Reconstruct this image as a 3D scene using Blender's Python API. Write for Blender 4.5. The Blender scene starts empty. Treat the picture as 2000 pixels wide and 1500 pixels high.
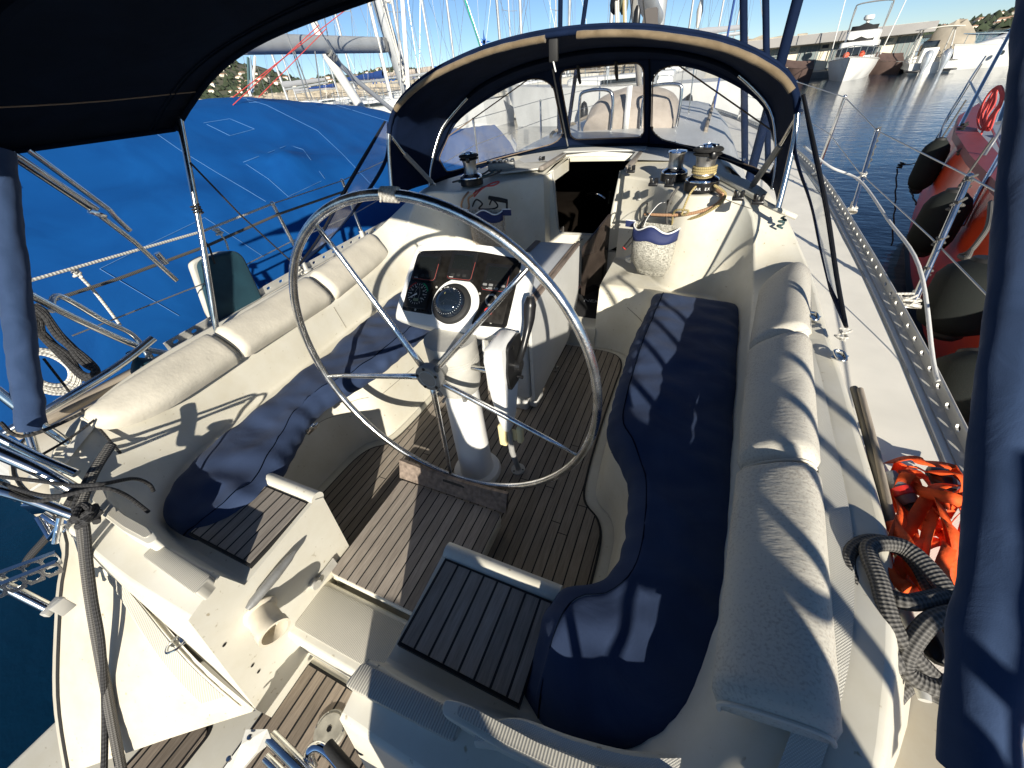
import bpy, bmesh, math, random
from mathutils import Vector, Matrix, noise
R = math.radians
rng = random.Random(7)
C = -0.765            # x of the yacht's centreline; the camera stands at x=0,y=0 a bit to starboard
CAMH = 1.55           # camera height above the cockpit sole (z = 0)
WATER = -0.56
scene = bpy.context.scene
col = scene.collection

# ---------------------------------------------------------------- camera frame
_f = 750.0            # focal length in photo pixels (13.5 mm on 36 mm, 2000 px wide)
Fc = Vector((420.0, -643.0, _f)).normalized()
_H = Vector((-580.0, -543.0, _f))
Uc = _H.cross(Fc).normalized()
if Uc.y > 0: Uc = -Uc
Sc = Fc.cross(Uc)
if Sc.x < 0: Sc = -Sc
def ray(px, py):
    r = Vector((px-1000.0, py-750.0, _f))
    return Vector((r.dot(Sc), r.dot(Fc), r.dot(Uc)))
def on(px, py, z=None, x=None, y=None):
    """point of the scene seen at photo pixel (px,py) on a plane of known height / side distance / depth"""
    r = ray(px, py)
    if z is not None: t = (z-CAMH)/r.z
    elif x is not None: t = x/r.x
    else: t = y/r.y
    return Vector((r.x*t, r.y*t, r.z*t+CAMH))

# ---------------------------------------------------------------- object helpers
def tag(o, label=None, cat=None, group=None, kind=None):
    if label: o['label'] = label
    if cat: o['category'] = cat
    if group: o['group'] = group
    if kind: o['kind'] = kind
    return o
def thing(name, loc, label, cat, group=None, rz=0.0):
    o = bpy.data.objects.new(name, None); col.objects.link(o)
    o.empty_display_size = 0.1
    o.location = loc; o.rotation_euler = (0, 0, rz)
    return tag(o, label, cat, group)
def world_of(o):
    m = Matrix.Translation(o.location) @ o.rotation_euler.to_matrix().to_4x4()
    if o.parent: m = world_of(o.parent) @ o.matrix_parent_inverse @ m
    return m
class G:
    """collects geometry in scene coordinates; build() links it as ONE mesh object"""
    def __init__(s): s.v=[]; s.f=[]; s.uv={}
    def add(s, vs, fs, uvs=None):
        b=len(s.v); s.v += [Vector(p) for p in vs]
        for k,f in enumerate(fs):
            if uvs: s.uv[len(s.f)] = uvs[k]
            s.f.append([i+b for i in f])
        return s
    def grid(s, rows, cu=False, cv=False, uv=None, flip=False):
        n=len(rows); m=len(rows[0]); vs=[p for r in rows for p in r]; fs=[]
        for i in range(n if cv else n-1):
            for j in range(m if cu else m-1):
                a=i*m+j; b=i*m+(j+1)%m; c=((i+1)%n)*m+(j+1)%m; d=((i+1)%n)*m+j
                fs.append([a,d,c,b] if flip else [a,b,c,d])
        return s.add(vs, fs)
    def tube(s, pts, r, n=8, closed=False, cap=True, tw=0.0):
        pts=[Vector(p) for p in pts]; N=len(pts)
        if isinstance(r,(list,tuple)):
            rs=[]
            for i in range(N):
                f=i/max(N-1,1)*(len(r)-1); k=min(int(f),len(r)-2); rs.append(r[k]+(r[k+1]-r[k])*(f-k))
        else: rs=[r]*N
        T=[]
        for i in range(N):
            if closed: d=pts[(i+1)%N]-pts[i-1]
            else: d=pts[min(i+1,N-1)]-pts[max(i-1,0)]
            T.append(d.normalized() if d.length>1e-9 else Vector((0,0,1)))
        up=Vector((0,0,1)) if abs(T[0].z)<.9 else Vector((1,0,0))
        nrm=(up-T[0]*up.dot(T[0])).normalized(); vs=[]; L=0; Ls=[]
        for i in range(N):
            nrm=(nrm-T[i]*nrm.dot(T[i]))
            nrm = nrm.normalized() if nrm.length>1e-6 else T[i].orthogonal().normalized()
            bi=T[i].cross(nrm)
            if i: L+=(pts[i]-pts[i-1]).length
            Ls.append(L)
            for k in range(n):
                a=2*math.pi*k/n
                vs.append(pts[i]+(nrm*math.cos(a)+bi*math.sin(a))*rs[i])
        fs=[];uvs=[]
        for i in range(N if closed else N-1):
            i2=(i+1)%N; l1=Ls[i]; l2=Ls[i2] if i2 else L+(pts[0]-pts[-1]).length
            for k in range(n):
                fs.append([i*n+k, i*n+(k+1)%n, i2*n+(k+1)%n, i2*n+k])
                uvs.append([(k/n,l1),((k+1)/n,l1),((k+1)/n,l2),(k/n,l2)])
        if cap and not closed:
            fs.append(list(range(n))[::-1]); uvs.append([(0,0)]*n)
            fs.append([(N-1)*n+k for k in range(n)]); uvs.append([(0,0)]*n)
        return s.add(vs,fs,uvs)
    def bar(s, a, b, r, n=8): return s.tube([a,b], r, n)
    def box(s, c, d, rot=None, bev=0.0, seg=2):
        bm=bmesh.new(); bmesh.ops.create_cube(bm,size=1.0)
        for v in bm.verts: v.co=Vector((v.co.x*d[0],v.co.y*d[1],v.co.z*d[2]))
        if bev>0: bmesh.ops.bevel(bm,geom=list(bm.edges),offset=bev,segments=seg,profile=.5,affect='EDGES')
        M=Matrix.Translation(Vector(c))
        if rot is not None: M = M @ (rot if isinstance(rot,Matrix) else Matrix.Rotation(rot,4,'Z'))
        bm.transform(M); s.bm(bm); return s
    def bm(s, bm):
        bm.verts.index_update()
        s.add([v.co.copy() for v in bm.verts],[[v.index for v in f.verts] for f in bm.faces]); bm.free(); return s
    def prism(s, poly, z0, z1, bev=0.0, seg=2, M=None):
        """poly: xy list (ccw); extruded between z0 and z1, rim bevelled"""
        bm=bmesh.new()
        a=[bm.verts.new((p[0],p[1],z0)) for p in poly]; b=[bm.verts.new((p[0],p[1],z1)) for p in poly]
        n=len(poly)
        bm.faces.new(a[::-1]); top=bm.faces.new(b)
        for i in range(n): bm.faces.new([a[i],a[(i+1)%n],b[(i+1)%n],b[i]])
        bm.normal_update()
        if bev>0: bmesh.ops.bevel(bm,geom=list(top.edges),offset=bev,segments=seg,profile=.5,affect='EDGES',clamp_overlap=True)
        if M is not None: bm.transform(M)
        return s.bm(bm)
    def lathe(s, prof, c=(0,0,0), axis=(0,0,1), n=24, cap=True):
        ax=Vector(axis).normalized(); u=ax.orthogonal().normalized(); w=ax.cross(u); c=Vector(c)
        rows=[]
        for (r,z) in prof:
            rows.append([c+ax*z+(u*math.cos(2*math.pi*k/n)+w*math.sin(2*math.pi*k/n))*max(r,1e-4) for k in range(n)])
        return s.grid(rows, cu=True)
    def sphere(s, c, r, n=12, sc=(1,1,1)):
        rows=[]
        for i in range(n//2+1):
            a=math.pi*i/(n//2)
            rows.append([Vector(c)+Vector((math.sin(a)*math.cos(2*math.pi*k/n)*r*sc[0],math.sin(a)*math.sin(2*math.pi*k/n)*r*sc[1],math.cos(a)*r*sc[2])) for k in range(n)])
        return s.grid(rows,cu=True)
    def build(s, name, m, parent=None, smooth=True, angle=40, sub=0, solid=0.0, recalc=True, local=None):
        me=bpy.data.meshes.new(name)
        me.from_pydata([tuple(p) for p in s.v],[],s.f)
        if s.uv:
            uvl=me.uv_layers.new(name='UVMap')
            for p in me.polygons:
                u=s.uv.get(p.index)
                if u:
                    for k,li in enumerate(p.loop_indices): uvl.data[li].uv=u[k%len(u)]
        if recalc:
            bm=bmesh.new(); bm.from_mesh(me)
            bmesh.ops.remove_doubles(bm,verts=bm.verts,dist=1e-5)
            bmesh.ops.recalc_face_normals(bm,faces=bm.faces); bm.to_mesh(me); bm.free()
        o=bpy.data.objects.new(name,me); col.objects.link(o)
        if parent is not None:
            o.parent=parent
            o.matrix_parent_inverse = world_of(parent).inverted()
        if m is not None:
            for mm in (m if isinstance(m,(list,tuple)) else [m]): me.materials.append(mm)
        if smooth:
            me.polygons.foreach_set('use_smooth',[True]*len(me.polygons))
            if angle<180: me.set_sharp_from_angle(angle=R(angle))
        if sub:
            md=o.modifiers.new('s','SUBSURF'); md.levels=sub; md.render_levels=sub
        if solid:
            md=o.modifiers.new('t','SOLIDIFY'); md.thickness=abs(solid); md.offset=-1 if solid>0 else 1
        return o
def rebase(o, p):
    """put the origin of a one-mesh thing at its base point p"""
    p=Vector(p); o.data.transform(Matrix.Translation(-p)); o.location=p; return o
def sm(pts, k=6, closed=False):
    """Catmull-Rom through the points"""
    P=[Vector(p) for p in pts]; n=len(P); out=[]
    rngi = range(n) if closed else range(n-1)
    for i in rngi:
        if closed: a,b,c,d=P[i-1],P[i],P[(i+1)%n],P[(i+2)%n]
        else: a,b,c,d=P[max(i-1,0)],P[i],P[i+1],P[min(i+2,n-1)]
        for j in range(k):
            t=j/k
            out.append(0.5*((2*b)+(c-a)*t+(2*a-5*b+4*c-d)*t*t+(3*b-a-3*c+d)*t*t*t))
    if not closed: out.append(P[-1])
    return out
def resample(pts,n):
    P=[Vector(p) for p in pts]; L=[0]
    for a,b in zip(P,P[1:]): L.append(L[-1]+(b-a).length)
    out=[];j=0
    for i in range(n):
        t=L[-1]*i/(n-1)
        while j<len(L)-2 and L[j+1]<t: j+=1
        s=(t-L[j])/max(L[j+1]-L[j],1e-9); out.append(P[j].lerp(P[j+1],min(max(s,0),1)))
    return out
def rpoly(poly, r, k=5):
    """polygon with rounded corners; r one number or one per corner"""
    n=len(poly); out=[]
    for i in range(n):
        p=Vector(poly[i][:2]); a=Vector(poly[i-1][:2]); b=Vector(poly[(i+1)%n][:2])
        rr=r[i] if isinstance(r,(list,tuple)) else r
        rr=min(rr,(a-p).length*.48,(b-p).length*.48)
        if rr<1e-4: out.append((p.x,p.y)); continue
        s=p+(a-p).normalized()*rr; e=p+(b-p).normalized()*rr
        for j in range(k+1):
            t=j/k; q=s*(1-t)**2+p*2*t*(1-t)+e*t*t; out.append((q.x,q.y))
    return out
def M(u, y, z, s=1): return Vector((C+s*u, y, z))     # u = distance off the centreline, s=+1 starboard, -1 port
def fbm(p, sc=1.0, o=3):
    return noise.fractal(Vector(p)*sc, 1.0, 2.0, o)
# ---------------------------------------------------------------- materials
def mat(name, base, rough=.5, metal=0.0, spec=.5, bump=0.0, bscale=50.0, var=0.0, vscale=4.0, trans=0.0, ior=1.45, alpha=1.0, coat=0.0, sheen=0.0, detail=3.0, stretch=None, var2=None):
    m=bpy.data.materials.new(name); m.use_nodes=True; nt=m.node_tree; N=nt.nodes; L=nt.links
    p=N['Principled BSDF']
    p.inputs['Base Color'].default_value=(*base,1); p.inputs['Roughness'].default_value=rough
    p.inputs['Metallic'].default_value=metal; p.inputs['Specular IOR Level'].default_value=spec
    p.inputs['Transmission Weight'].default_value=trans; p.inputs['IOR'].default_value=ior
    p.inputs['Alpha'].default_value=alpha; p.inputs['Coat Weight'].default_value=coat
    p.inputs['Sheen Weight'].default_value=sheen
    tc=N.new('ShaderNodeTexCoord'); src=tc.outputs['Object']
    if stretch:
        mp=N.new('ShaderNodeMapping'); mp.inputs['Scale'].default_value=stretch; L.new(src,mp.inputs['Vector']); src=mp.outputs['Vector']
    if var>0:
        n=N.new('ShaderNodeTexNoise'); n.inputs['Scale'].default_value=vscale; n.inputs['Detail'].default_value=5; L.new(src,n.inputs['Vector'])
        r=N.new('ShaderNodeValToRGB'); r.color_ramp.elements[0].position=.3; r.color_ramp.elements[1].position=.7
        lo=var2 if var2 else tuple(c*(1-var) for c in base)
        r.color_ramp.elements[0].color=(*lo,1); r.color_ramp.elements[1].color=(*[min(1,c*(1+var*.5)) for c in base],1)
        L.new(n.outputs['Fac'],r.inputs['Fac']); L.new(r.outputs['Color'],p.inputs['Base Color'])
        r2=N.new('ShaderNodeMapRange'); r2.inputs['To Min'].default_value=max(0,rough-.08); r2.inputs['To Max'].default_value=min(1,rough+.1)
        L.new(n.outputs['Fac'],r2.inputs['Value']); L.new(r2.outputs['Result'],p.inputs['Roughness'])
    if bump>0:
        n2=N.new('ShaderNodeTexNoise'); n2.inputs['Scale'].default_value=bscale; n2.inputs['Detail'].default_value=detail; L.new(src,n2.inputs['Vector'])
        b=N.new('ShaderNodeBump'); b.inputs['Strength'].default_value=bump; b.inputs['Distance'].default_value=.004
        L.new(n2.outputs['Fac'],b.inputs['Height']); L.new(b.outputs['Normal'],p.inputs['Normal'])
    return m
def pbsdf(m): return m.node_tree.nodes['Principled BSDF']
def gel_mat(name, base, dirt):
    """gelcoat with grime streaks, scuffs and small specks"""
    m=mat(name,base,.42,bump=.04,bscale=9); nt=m.node_tree; N=nt.nodes; L=nt.links; p=pbsdf(m)
    tc=N.new('ShaderNodeTexCoord')
    n=N.new('ShaderNodeTexNoise'); n.inputs['Scale'].default_value=2.3; n.inputs['Detail'].default_value=8; n.inputs['Roughness'].default_value=.65; L.new(tc.outputs['Object'],n.inputs['Vector'])
    r=N.new('ShaderNodeValToRGB'); r.color_ramp.elements[0].position=.34; r.color_ramp.elements[1].position=.62
    r.color_ramp.elements[0].color=(*[c*d for c,d in zip(base,dirt)],1); r.color_ramp.elements[1].color=(*base,1)
    L.new(n.outputs['Fac'],r.inputs['Fac'])
    n2=N.new('ShaderNodeTexNoise'); n2.inputs['Scale'].default_value=55; n2.inputs['Detail'].default_value=6; L.new(tc.outputs['Object'],n2.inputs['Vector'])
    r2=N.new('ShaderNodeValToRGB'); r2.color_ramp.elements[0].position=.255; r2.color_ramp.elements[1].position=.33
    r2.color_ramp.elements[0].color=(.62,.56,.46,1); r2.color_ramp.elements[1].color=(1,1,1,1); L.new(n2.outputs['Fac'],r2.inputs['Fac'])
    mx=N.new('ShaderNodeMix'); mx.data_type='RGBA'; mx.blend_type='MULTIPLY'; mx.inputs['Factor'].default_value=1
    L.new(r.outputs['Color'],mx.inputs[6]); L.new(r2.outputs['Color'],mx.inputs[7])
    L.new(mx.outputs[2],p.inputs['Base Color'])
    return m
def teak_mat(name, pitch=.043, axis='X', base=(.20,.165,.132), base2=(.36,.32,.27), off=0.0, gap=.13, butt=True):
    m=bpy.data.materials.new(name); m.use_nodes=True; nt=m.node_tree; N=nt.nodes; L=nt.links; p=N['Principled BSDF']
    tc=N.new('ShaderNodeTexCoord'); sp=N.new('ShaderNodeSeparateXYZ'); L.new(tc.outputs['Object'],sp.inputs[0])
    ax=sp.outputs[axis]; other=sp.outputs['Y' if axis=='X' else 'X']
    def ma(op,a,b=None):
        n=N.new('ShaderNodeMath'); n.operation=op
        for i,v in enumerate((a,b)):
            if v is None: continue
            if isinstance(v,(int,float)): n.inputs[i].default_value=v
            else: L.new(v,n.inputs[i])
        return n.outputs[0]
    t=ma('DIVIDE',ma('ADD',ax,off+10.0),pitch); idx=ma('FLOOR',t); fr=ma('FRACT',t)
    caulk=ma('LESS_THAN',fr,gap)
    wn=N.new('ShaderNodeTexWhiteNoise'); wn.noise_dimensions='1D'; L.new(idx,wn.inputs['W'])
    # butt joints: one thin dark gap per plank at its own place
    ln=ma('FRACT',ma('DIVIDE',ma('ADD',ma('ADD',other,20.0),ma('MULTIPLY',wn.outputs['Value'],1.7)),1.7))
    bj=ma('LESS_THAN',ln,.0022)
    dark=ma('MAXIMUM',caulk,bj) if butt else caulk
    mp=N.new('ShaderNodeCombineXYZ')
    L.new(ma('MULTIPLY',ax,55.0),mp.inputs[0]); L.new(ma('MULTIPLY',other,4.0),mp.inputs[1]); L.new(ma('MULTIPLY',idx,7.31),mp.inputs[2])
    n=N.new('ShaderNodeTexNoise'); n.inputs['Scale'].default_value=3.0; n.inputs['Detail'].default_value=8; n.inputs['Roughness'].default_value=.7; L.new(mp.outputs[0],n.inputs['Vector'])
    n3=N.new('ShaderNodeTexNoise'); n3.inputs['Scale'].default_value=3.5; n3.inputs['Detail'].default_value=3; L.new(tc.outputs['Object'],n3.inputs['Vector'])
    r=N.new('ShaderNodeValToRGB'); r.color_ramp.elements[0].position=.3; r.color_ramp.elements[1].position=.72
    r.color_ramp.elements[0].color=(*base,1); r.color_ramp.elements[1].color=(*base2,1)
    L.new(n.outputs['Fac'],r.inputs['Fac'])
    v=ma('ADD',ma('ADD',.50,ma('MULTIPLY',wn.outputs['Value'],.42)),ma('MULTIPLY',n3.outputs['Fac'],.42))
    mx=N.new('ShaderNodeVectorMath'); mx.operation='SCALE'; L.new(r.outputs['Color'],mx.inputs[0]); L.new(v,mx.inputs['Scale'])
    mix=N.new('ShaderNodeMix'); mix.data_type='RGBA'; L.new(dark,mix.inputs['Factor']); L.new(mx.outputs[0],mix.inputs[6]); mix.inputs[7].default_value=(.008,.008,.009,1)
    L.new(mix.outputs[2],p.inputs['Base Color']); p.inputs['Roughness'].default_value=.72; p.inputs['Specular IOR Level'].default_value=.3
    b=N.new('ShaderNodeBump'); b.inputs['Strength'].default_value=.35; b.inputs['Distance'].default_value=.002
    L.new(ma('ADD',ma('MULTIPLY',n.outputs['Fac'],.5),ma('MULTIPLY',dark,-.8)),b.inputs['Height']); L.new(b.outputs['Normal'],p.inputs['Normal'])
    return m
def grip_mat(name, base, sc=220.0, kind='lines', ang=0.0, depth=.6, dark=.66):
    """moulded non-slip: fine lines or little diamonds"""
    m=bpy.data.materials.new(name); m.use_nodes=True; nt=m.node_tree; N=nt.nodes; L=nt.links; p=N['Principled BSDF']
    tc=N.new('ShaderNodeTexCoord'); mp=N.new('ShaderNodeMapping'); mp.inputs['Rotation'].default_value=(0,0,ang); L.new(tc.outputs['Object'],mp.inputs['Vector'])
    w=N.new('ShaderNodeTexWave'); w.wave_type='BANDS'; w.bands_direction='X'; w.inputs['Scale'].default_value=sc/6.28; w.inputs['Distortion'].default_value=0
    L.new(mp.outputs[0],w.inputs['Vector']); h=w.outputs['Fac']
    if kind!='lines':
        w2=N.new('ShaderNodeTexWave'); w2.wave_type='BANDS'; w2.bands_direction='Y'; w2.inputs['Scale'].default_value=sc/6.28; L.new(mp.outputs[0],w2.inputs['Vector'])
        q=N.new('ShaderNodeMath'); q.operation='MULTIPLY'; L.new(h,q.inputs[0]); L.new(w2.outputs['Fac'],q.inputs[1]); h=q.outputs[0]
    n=N.new('ShaderNodeTexNoise'); n.inputs['Scale'].default_value=6; n.inputs['Detail'].default_value=6; L.new(tc.outputs['Object'],n.inputs['Vector'])
    r=N.new('ShaderNodeValToRGB'); r.color_ramp.elements[0].color=(*[c*dark for c in base],1); r.color_ramp.elements[1].color=(*base,1); r.color_ramp.elements[0].position=.2; r.color_ramp.elements[1].position=.6
    L.new(h,r.inputs['Fac'])
    mr=N.new('ShaderNodeMapRange'); mr.inputs['To Min'].default_value=.82; mr.inputs['To Max'].default_value=1.08; L.new(n.outputs['Fac'],mr.inputs['Value'])
    mx=N.new('ShaderNodeVectorMath'); mx.operation='SCALE'; L.new(r.outputs['Color'],mx.inputs[0]); L.new(mr.outputs[0],mx.inputs['Scale'])
    L.new(mx.outputs[0],p.inputs['Base Color']); p.inputs['Roughness'].default_value=.6
    b=N.new('ShaderNodeBump'); b.inputs['Strength'].default_value=depth; b.inputs['Distance'].default_value=.0015; L.new(h,b.inputs['Height']); L.new(b.outputs['Normal'],p.inputs['Normal'])
    return m
def rope_mat(name, c1, c2, sc=90.0, rough=.8):
    """braided rope: crossing diagonals from the tube's own uv"""
    m=bpy.data.materials.new(name); m.use_nodes=True; nt=m.node_tree; N=nt.nodes; L=nt.links; p=N['Principled BSDF']
    uv=N.new('ShaderNodeUVMap'); sp=N.new('ShaderNodeSeparateXYZ'); L.new(uv.outputs[0],sp.inputs[0])
    def ma(op,a,b=None):
        n=N.new('ShaderNodeMath'); n.operation=op
        for i,v in enumerate((a,b)):
            if v is None: continue
            if isinstance(v,(int,float)): n.inputs[i].default_value=v
            else: L.new(v,n.inputs[i])
        return n.outputs[0]
    a=ma('MULTIPLY',sp.outputs['X'],5*6.2832); l=ma('MULTIPLY',sp.outputs['Y'],sc*6.2832)
    h=ma('ADD',ma('MULTIPLY',ma('MULTIPLY',ma('SINE',ma('ADD',a,l)),ma('SINE',ma('SUBTRACT',a,l))),.5),.5)
    r=N.new('ShaderNodeValToRGB'); r.color_ramp.elements[0].color=(*c1,1); r.color_ramp.elements[1].color=(*c2,1); r.color_ramp.elements[0].position=.25; r.color_ramp.elements[1].position=.7
    L.new(h,r.inputs['Fac']); L.new(r.outputs['Color'],p.inputs['Base Color']); p.inputs['Roughness'].default_value=rough
    b=N.new('ShaderNodeBump'); b.inputs['Strength'].default_value=.8; b.inputs['Distance'].default_value=.003; L.new(h,b.inputs['Height']); L.new(b.outputs['Normal'],p.inputs['Normal'])
    return m
def cloth_mat(name, base, base2, sheen=.3, wr=.5, wsc=9.0, weave=900.0, rough=.85, spec=.2, streak=(1,1,1)):
    m=bpy.data.materials.new(name); m.use_nodes=True; nt=m.node_tree; N=nt.nodes; L=nt.links; p=N['Principled BSDF']
    tc=N.new('ShaderNodeTexCoord'); mp=N.new('ShaderNodeMapping'); mp.inputs['Scale'].default_value=streak; L.new(tc.outputs['Object'],mp.inputs['Vector'])
    n=N.new('ShaderNodeTexNoise'); n.inputs['Scale'].default_value=wsc; n.inputs['Detail'].default_value=6; n.inputs['Distortion'].default_value=.8; L.new(mp.outputs[0],n.inputs['Vector'])
    r=N.new('ShaderNodeValToRGB'); r.color_ramp.elements[0].color=(*base,1); r.color_ramp.elements[1].color=(*base2,1); r.color_ramp.elements[0].position=.3; r.color_ramp.elements[1].position=.75
    L.new(n.outputs['Fac'],r.inputs['Fac']); L.new(r.outputs['Color'],p.inputs['Base Color'])
    p.inputs['Roughness'].default_value=rough; p.inputs['Specular IOR Level'].default_value=spec; p.inputs['Sheen Weight'].default_value=sheen
    n2=N.new('ShaderNodeTexNoise'); n2.inputs['Scale'].default_value=weave; L.new(tc.outputs['Object'],n2.inputs['Vector'])
    b=N.new('ShaderNodeBump'); b.inputs['Strength'].default_value=wr; b.inputs['Distance'].default_value=.012; L.new(n.outputs['Fac'],b.inputs['Height'])
    b2=N.new('ShaderNodeBump'); b2.inputs['Strength'].default_value=.25; b2.inputs['Distance'].default_value=.001; L.new(n2.outputs['Fac'],b2.inputs['Height']); L.new(b.outputs['Normal'],b2.inputs['Normal'])
    L.new(b2.outputs['Normal'],p.inputs['Normal'])
    return m
def weave_mat(name,c1,c2):
    """coarse open weave: thick and thin threads crossing"""
    m=bpy.data.materials.new(name); m.use_nodes=True; nt=m.node_tree; N=nt.nodes; L=nt.links; p=N['Principled BSDF']
    tc=N.new('ShaderNodeTexCoord'); hs_=[]
    for sc_ in ((60,60,420),(420,420,60)):
        mp=N.new('ShaderNodeMapping'); mp.inputs['Scale'].default_value=sc_; L.new(tc.outputs['Object'],mp.inputs['Vector'])
        n=N.new('ShaderNodeTexNoise'); n.inputs['Scale'].default_value=1; n.inputs['Detail'].default_value=3; L.new(mp.outputs[0],n.inputs['Vector']); hs_.append(n.outputs['Fac'])
    q=N.new('ShaderNodeMath'); q.operation='MULTIPLY'; L.new(hs_[0],q.inputs[0]); L.new(hs_[1],q.inputs[1])
    r=N.new('ShaderNodeValToRGB'); r.color_ramp.elements[0].position=.17; r.color_ramp.elements[1].position=.34
    r.color_ramp.elements[0].color=(*c1,1); r.color_ramp.elements[1].color=(*c2,1); L.new(q.outputs[0],r.inputs['Fac']); L.new(r.outputs['Color'],p.inputs['Base Color']); p.inputs['Roughness'].default_value=.9
    b=N.new('ShaderNodeBump'); b.inputs['Strength'].default_value=.6; b.inputs['Distance'].default_value=.003; L.new(q.outputs[0],b.inputs['Height']); L.new(b.outputs['Normal'],p.inputs['Normal'])
    return m
def film_mat(name, tint=(.9,.92,.95), haze=.12, amt=.10):
    """clear vinyl window: mostly see-through with a thin milky, scratched film"""
    m=bpy.data.materials.new(name); m.use_nodes=True; nt=m.node_tree; N=nt.nodes; L=nt.links
    p=N['Principled BSDF']; out=N['Material Output']; p.inputs['Base Color'].default_value=(.75,.75,.72,1); p.inputs['Roughness'].default_value=.25
    tr=N.new('ShaderNodeBsdfTransparent'); tr.inputs['Color'].default_value=(*tint,1)
    gl=N.new('ShaderNodeBsdfGlossy'); gl.inputs['Roughness'].default_value=.06
    tc=N.new('ShaderNodeTexCoord'); mp=N.new('ShaderNodeMapping'); mp.inputs['Scale'].default_value=(6,6,1.2); L.new(tc.outputs['Object'],mp.inputs['Vector'])
    n=N.new('ShaderNodeTexNoise'); n.inputs['Scale'].default_value=3; n.inputs['Detail'].default_value=9; n.inputs['Roughness'].default_value=.75; L.new(mp.outputs[0],n.inputs['Vector'])
    mr=N.new('ShaderNodeMapRange'); mr.inputs['From Min'].default_value=.35; mr.inputs['From Max'].default_value=.8; mr.inputs['To Min'].default_value=amt; mr.inputs['To Max'].default_value=amt+haze; L.new(n.outputs['Fac'],mr.inputs['Value'])
    mx=N.new('ShaderNodeMixShader'); L.new(mr.outputs[0],mx.inputs[0]); L.new(tr.outputs[0],mx.inputs[1]); L.new(p.outputs[0],mx.inputs[2])
    lw=N.new('ShaderNodeLayerWeight'); lw.inputs['Blend'].default_value=.5; pw=N.new('ShaderNodeMath'); pw.operation='POWER'; pw.inputs[1].default_value=4; L.new(lw.outputs['Facing'],pw.inputs[0]); fr=N.new('ShaderNodeMath'); fr.operation='MULTIPLY_ADD'; fr.inputs[1].default_value=.35; fr.inputs[2].default_value=.03; L.new(pw.outputs[0],fr.inputs[0])
    m2=N.new('ShaderNodeMixShader'); L.new(fr.outputs[0],m2.inputs[0]); L.new(mx.outputs[0],m2.inputs[1]); L.new(gl.outputs[0],m2.inputs[2])
    L.new(m2.outputs[0],out.inputs['Surface']); return m
GEL=gel_mat('gelcoat',(.70,.68,.60),(.86,.83,.76))
GELH=gel_mat('gelcoat_hull',(.60,.57,.49),(.84,.78,.68))
GREYG=gel_mat('grey_gelcoat',(.60,.60,.58),(.88,.88,.86))
PED=mat('pedestal_white',(.78,.78,.76),.3,var=.06,vscale=6,bump=.02,bscale=30)
GRIP=grip_mat('nonslip_lines',(.56,.535,.46),330,'lines',R(0))
GRIPD=grip_mat('nonslip_diamonds',(.76,.74,.66),600,'dots',R(45),depth=.4,dark=.78)
DECK=grip_mat('nonslip_deck',(.90,.86,.76),500,'dots',R(45),depth=.12,dark=.96)
TEAK=teak_mat('teak_sole')
TEAK2=teak_mat('teak_seat',pitch=.0425,base=(.20,.175,.15),base2=(.36,.325,.285),off=.003,gap=.14,butt=False)
TEAK3=teak_mat('teak_platform',pitch=.048,base=(.19,.155,.12),base2=(.36,.30,.24),off=.01,gap=.15,butt=True)
TEAKL=teak_mat('teak_lid',pitch=.0432,base=(.23,.195,.165),base2=(.40,.355,.305),off=.012,gap=.12,butt=False)
WOOD=mat('weathered_wood',(.25,.20,.165),.7,var=.45,vscale=5,bump=.4,bscale=14,stretch=(9,1.2,9),spec=.25)
WOODG=mat('greyed_rubbing_wood',(.36,.31,.25),.8,var=.4,vscale=6,bump=.4,bscale=14,stretch=(9,.8,9),spec=.2)
CAULK=mat('black_caulk',(.010,.010,.011),.55)
STEEL=mat('polished_steel',(.72,.72,.70),.16,metal=1.0,var=.18,vscale=14,bump=.03,bscale=60)
STEELW=mat('brushed_wheel_steel',(.88,.88,.86),.24,metal=1.0,var=.3,vscale=22,bump=.12,bscale=170)
ALU=mat('anodised_aluminium',(.60,.59,.55),.45,metal=.35,var=.15,vscale=10)
ALUG=mat('mast_aluminium',(.46,.48,.49),.5,metal=.35,var=.12,vscale=6)
CASTG=mat('cast_grey',(.30,.30,.29),.5,metal=.4,var=.15,vscale=30,bump=.15,bscale=260)
CASTL=mat('cast_light_grey',(.50,.49,.45),.55,metal=.15,var=.2,vscale=12,bump=.1,bscale=160)
BLACKP=mat('black_plastic',(.012,.012,.013),.3,var=.2,vscale=30)
BLACKR=mat('black_rubber',(.018,.018,.018),.65,bump=.2,bscale=200)
SCREEN=mat('dark_screen',(.010,.012,.013),.08,coat=.5)
CHROME=mat('chrome',(.85,.85,.86),.06,metal=1.0)
VINYL=mat('cream_vinyl',(.60,.56,.47),.55,var=.16,vscale=7,bump=.32,bscale=60,detail=8,spec=.35,stretch=(1,1.3,1.3))
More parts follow.
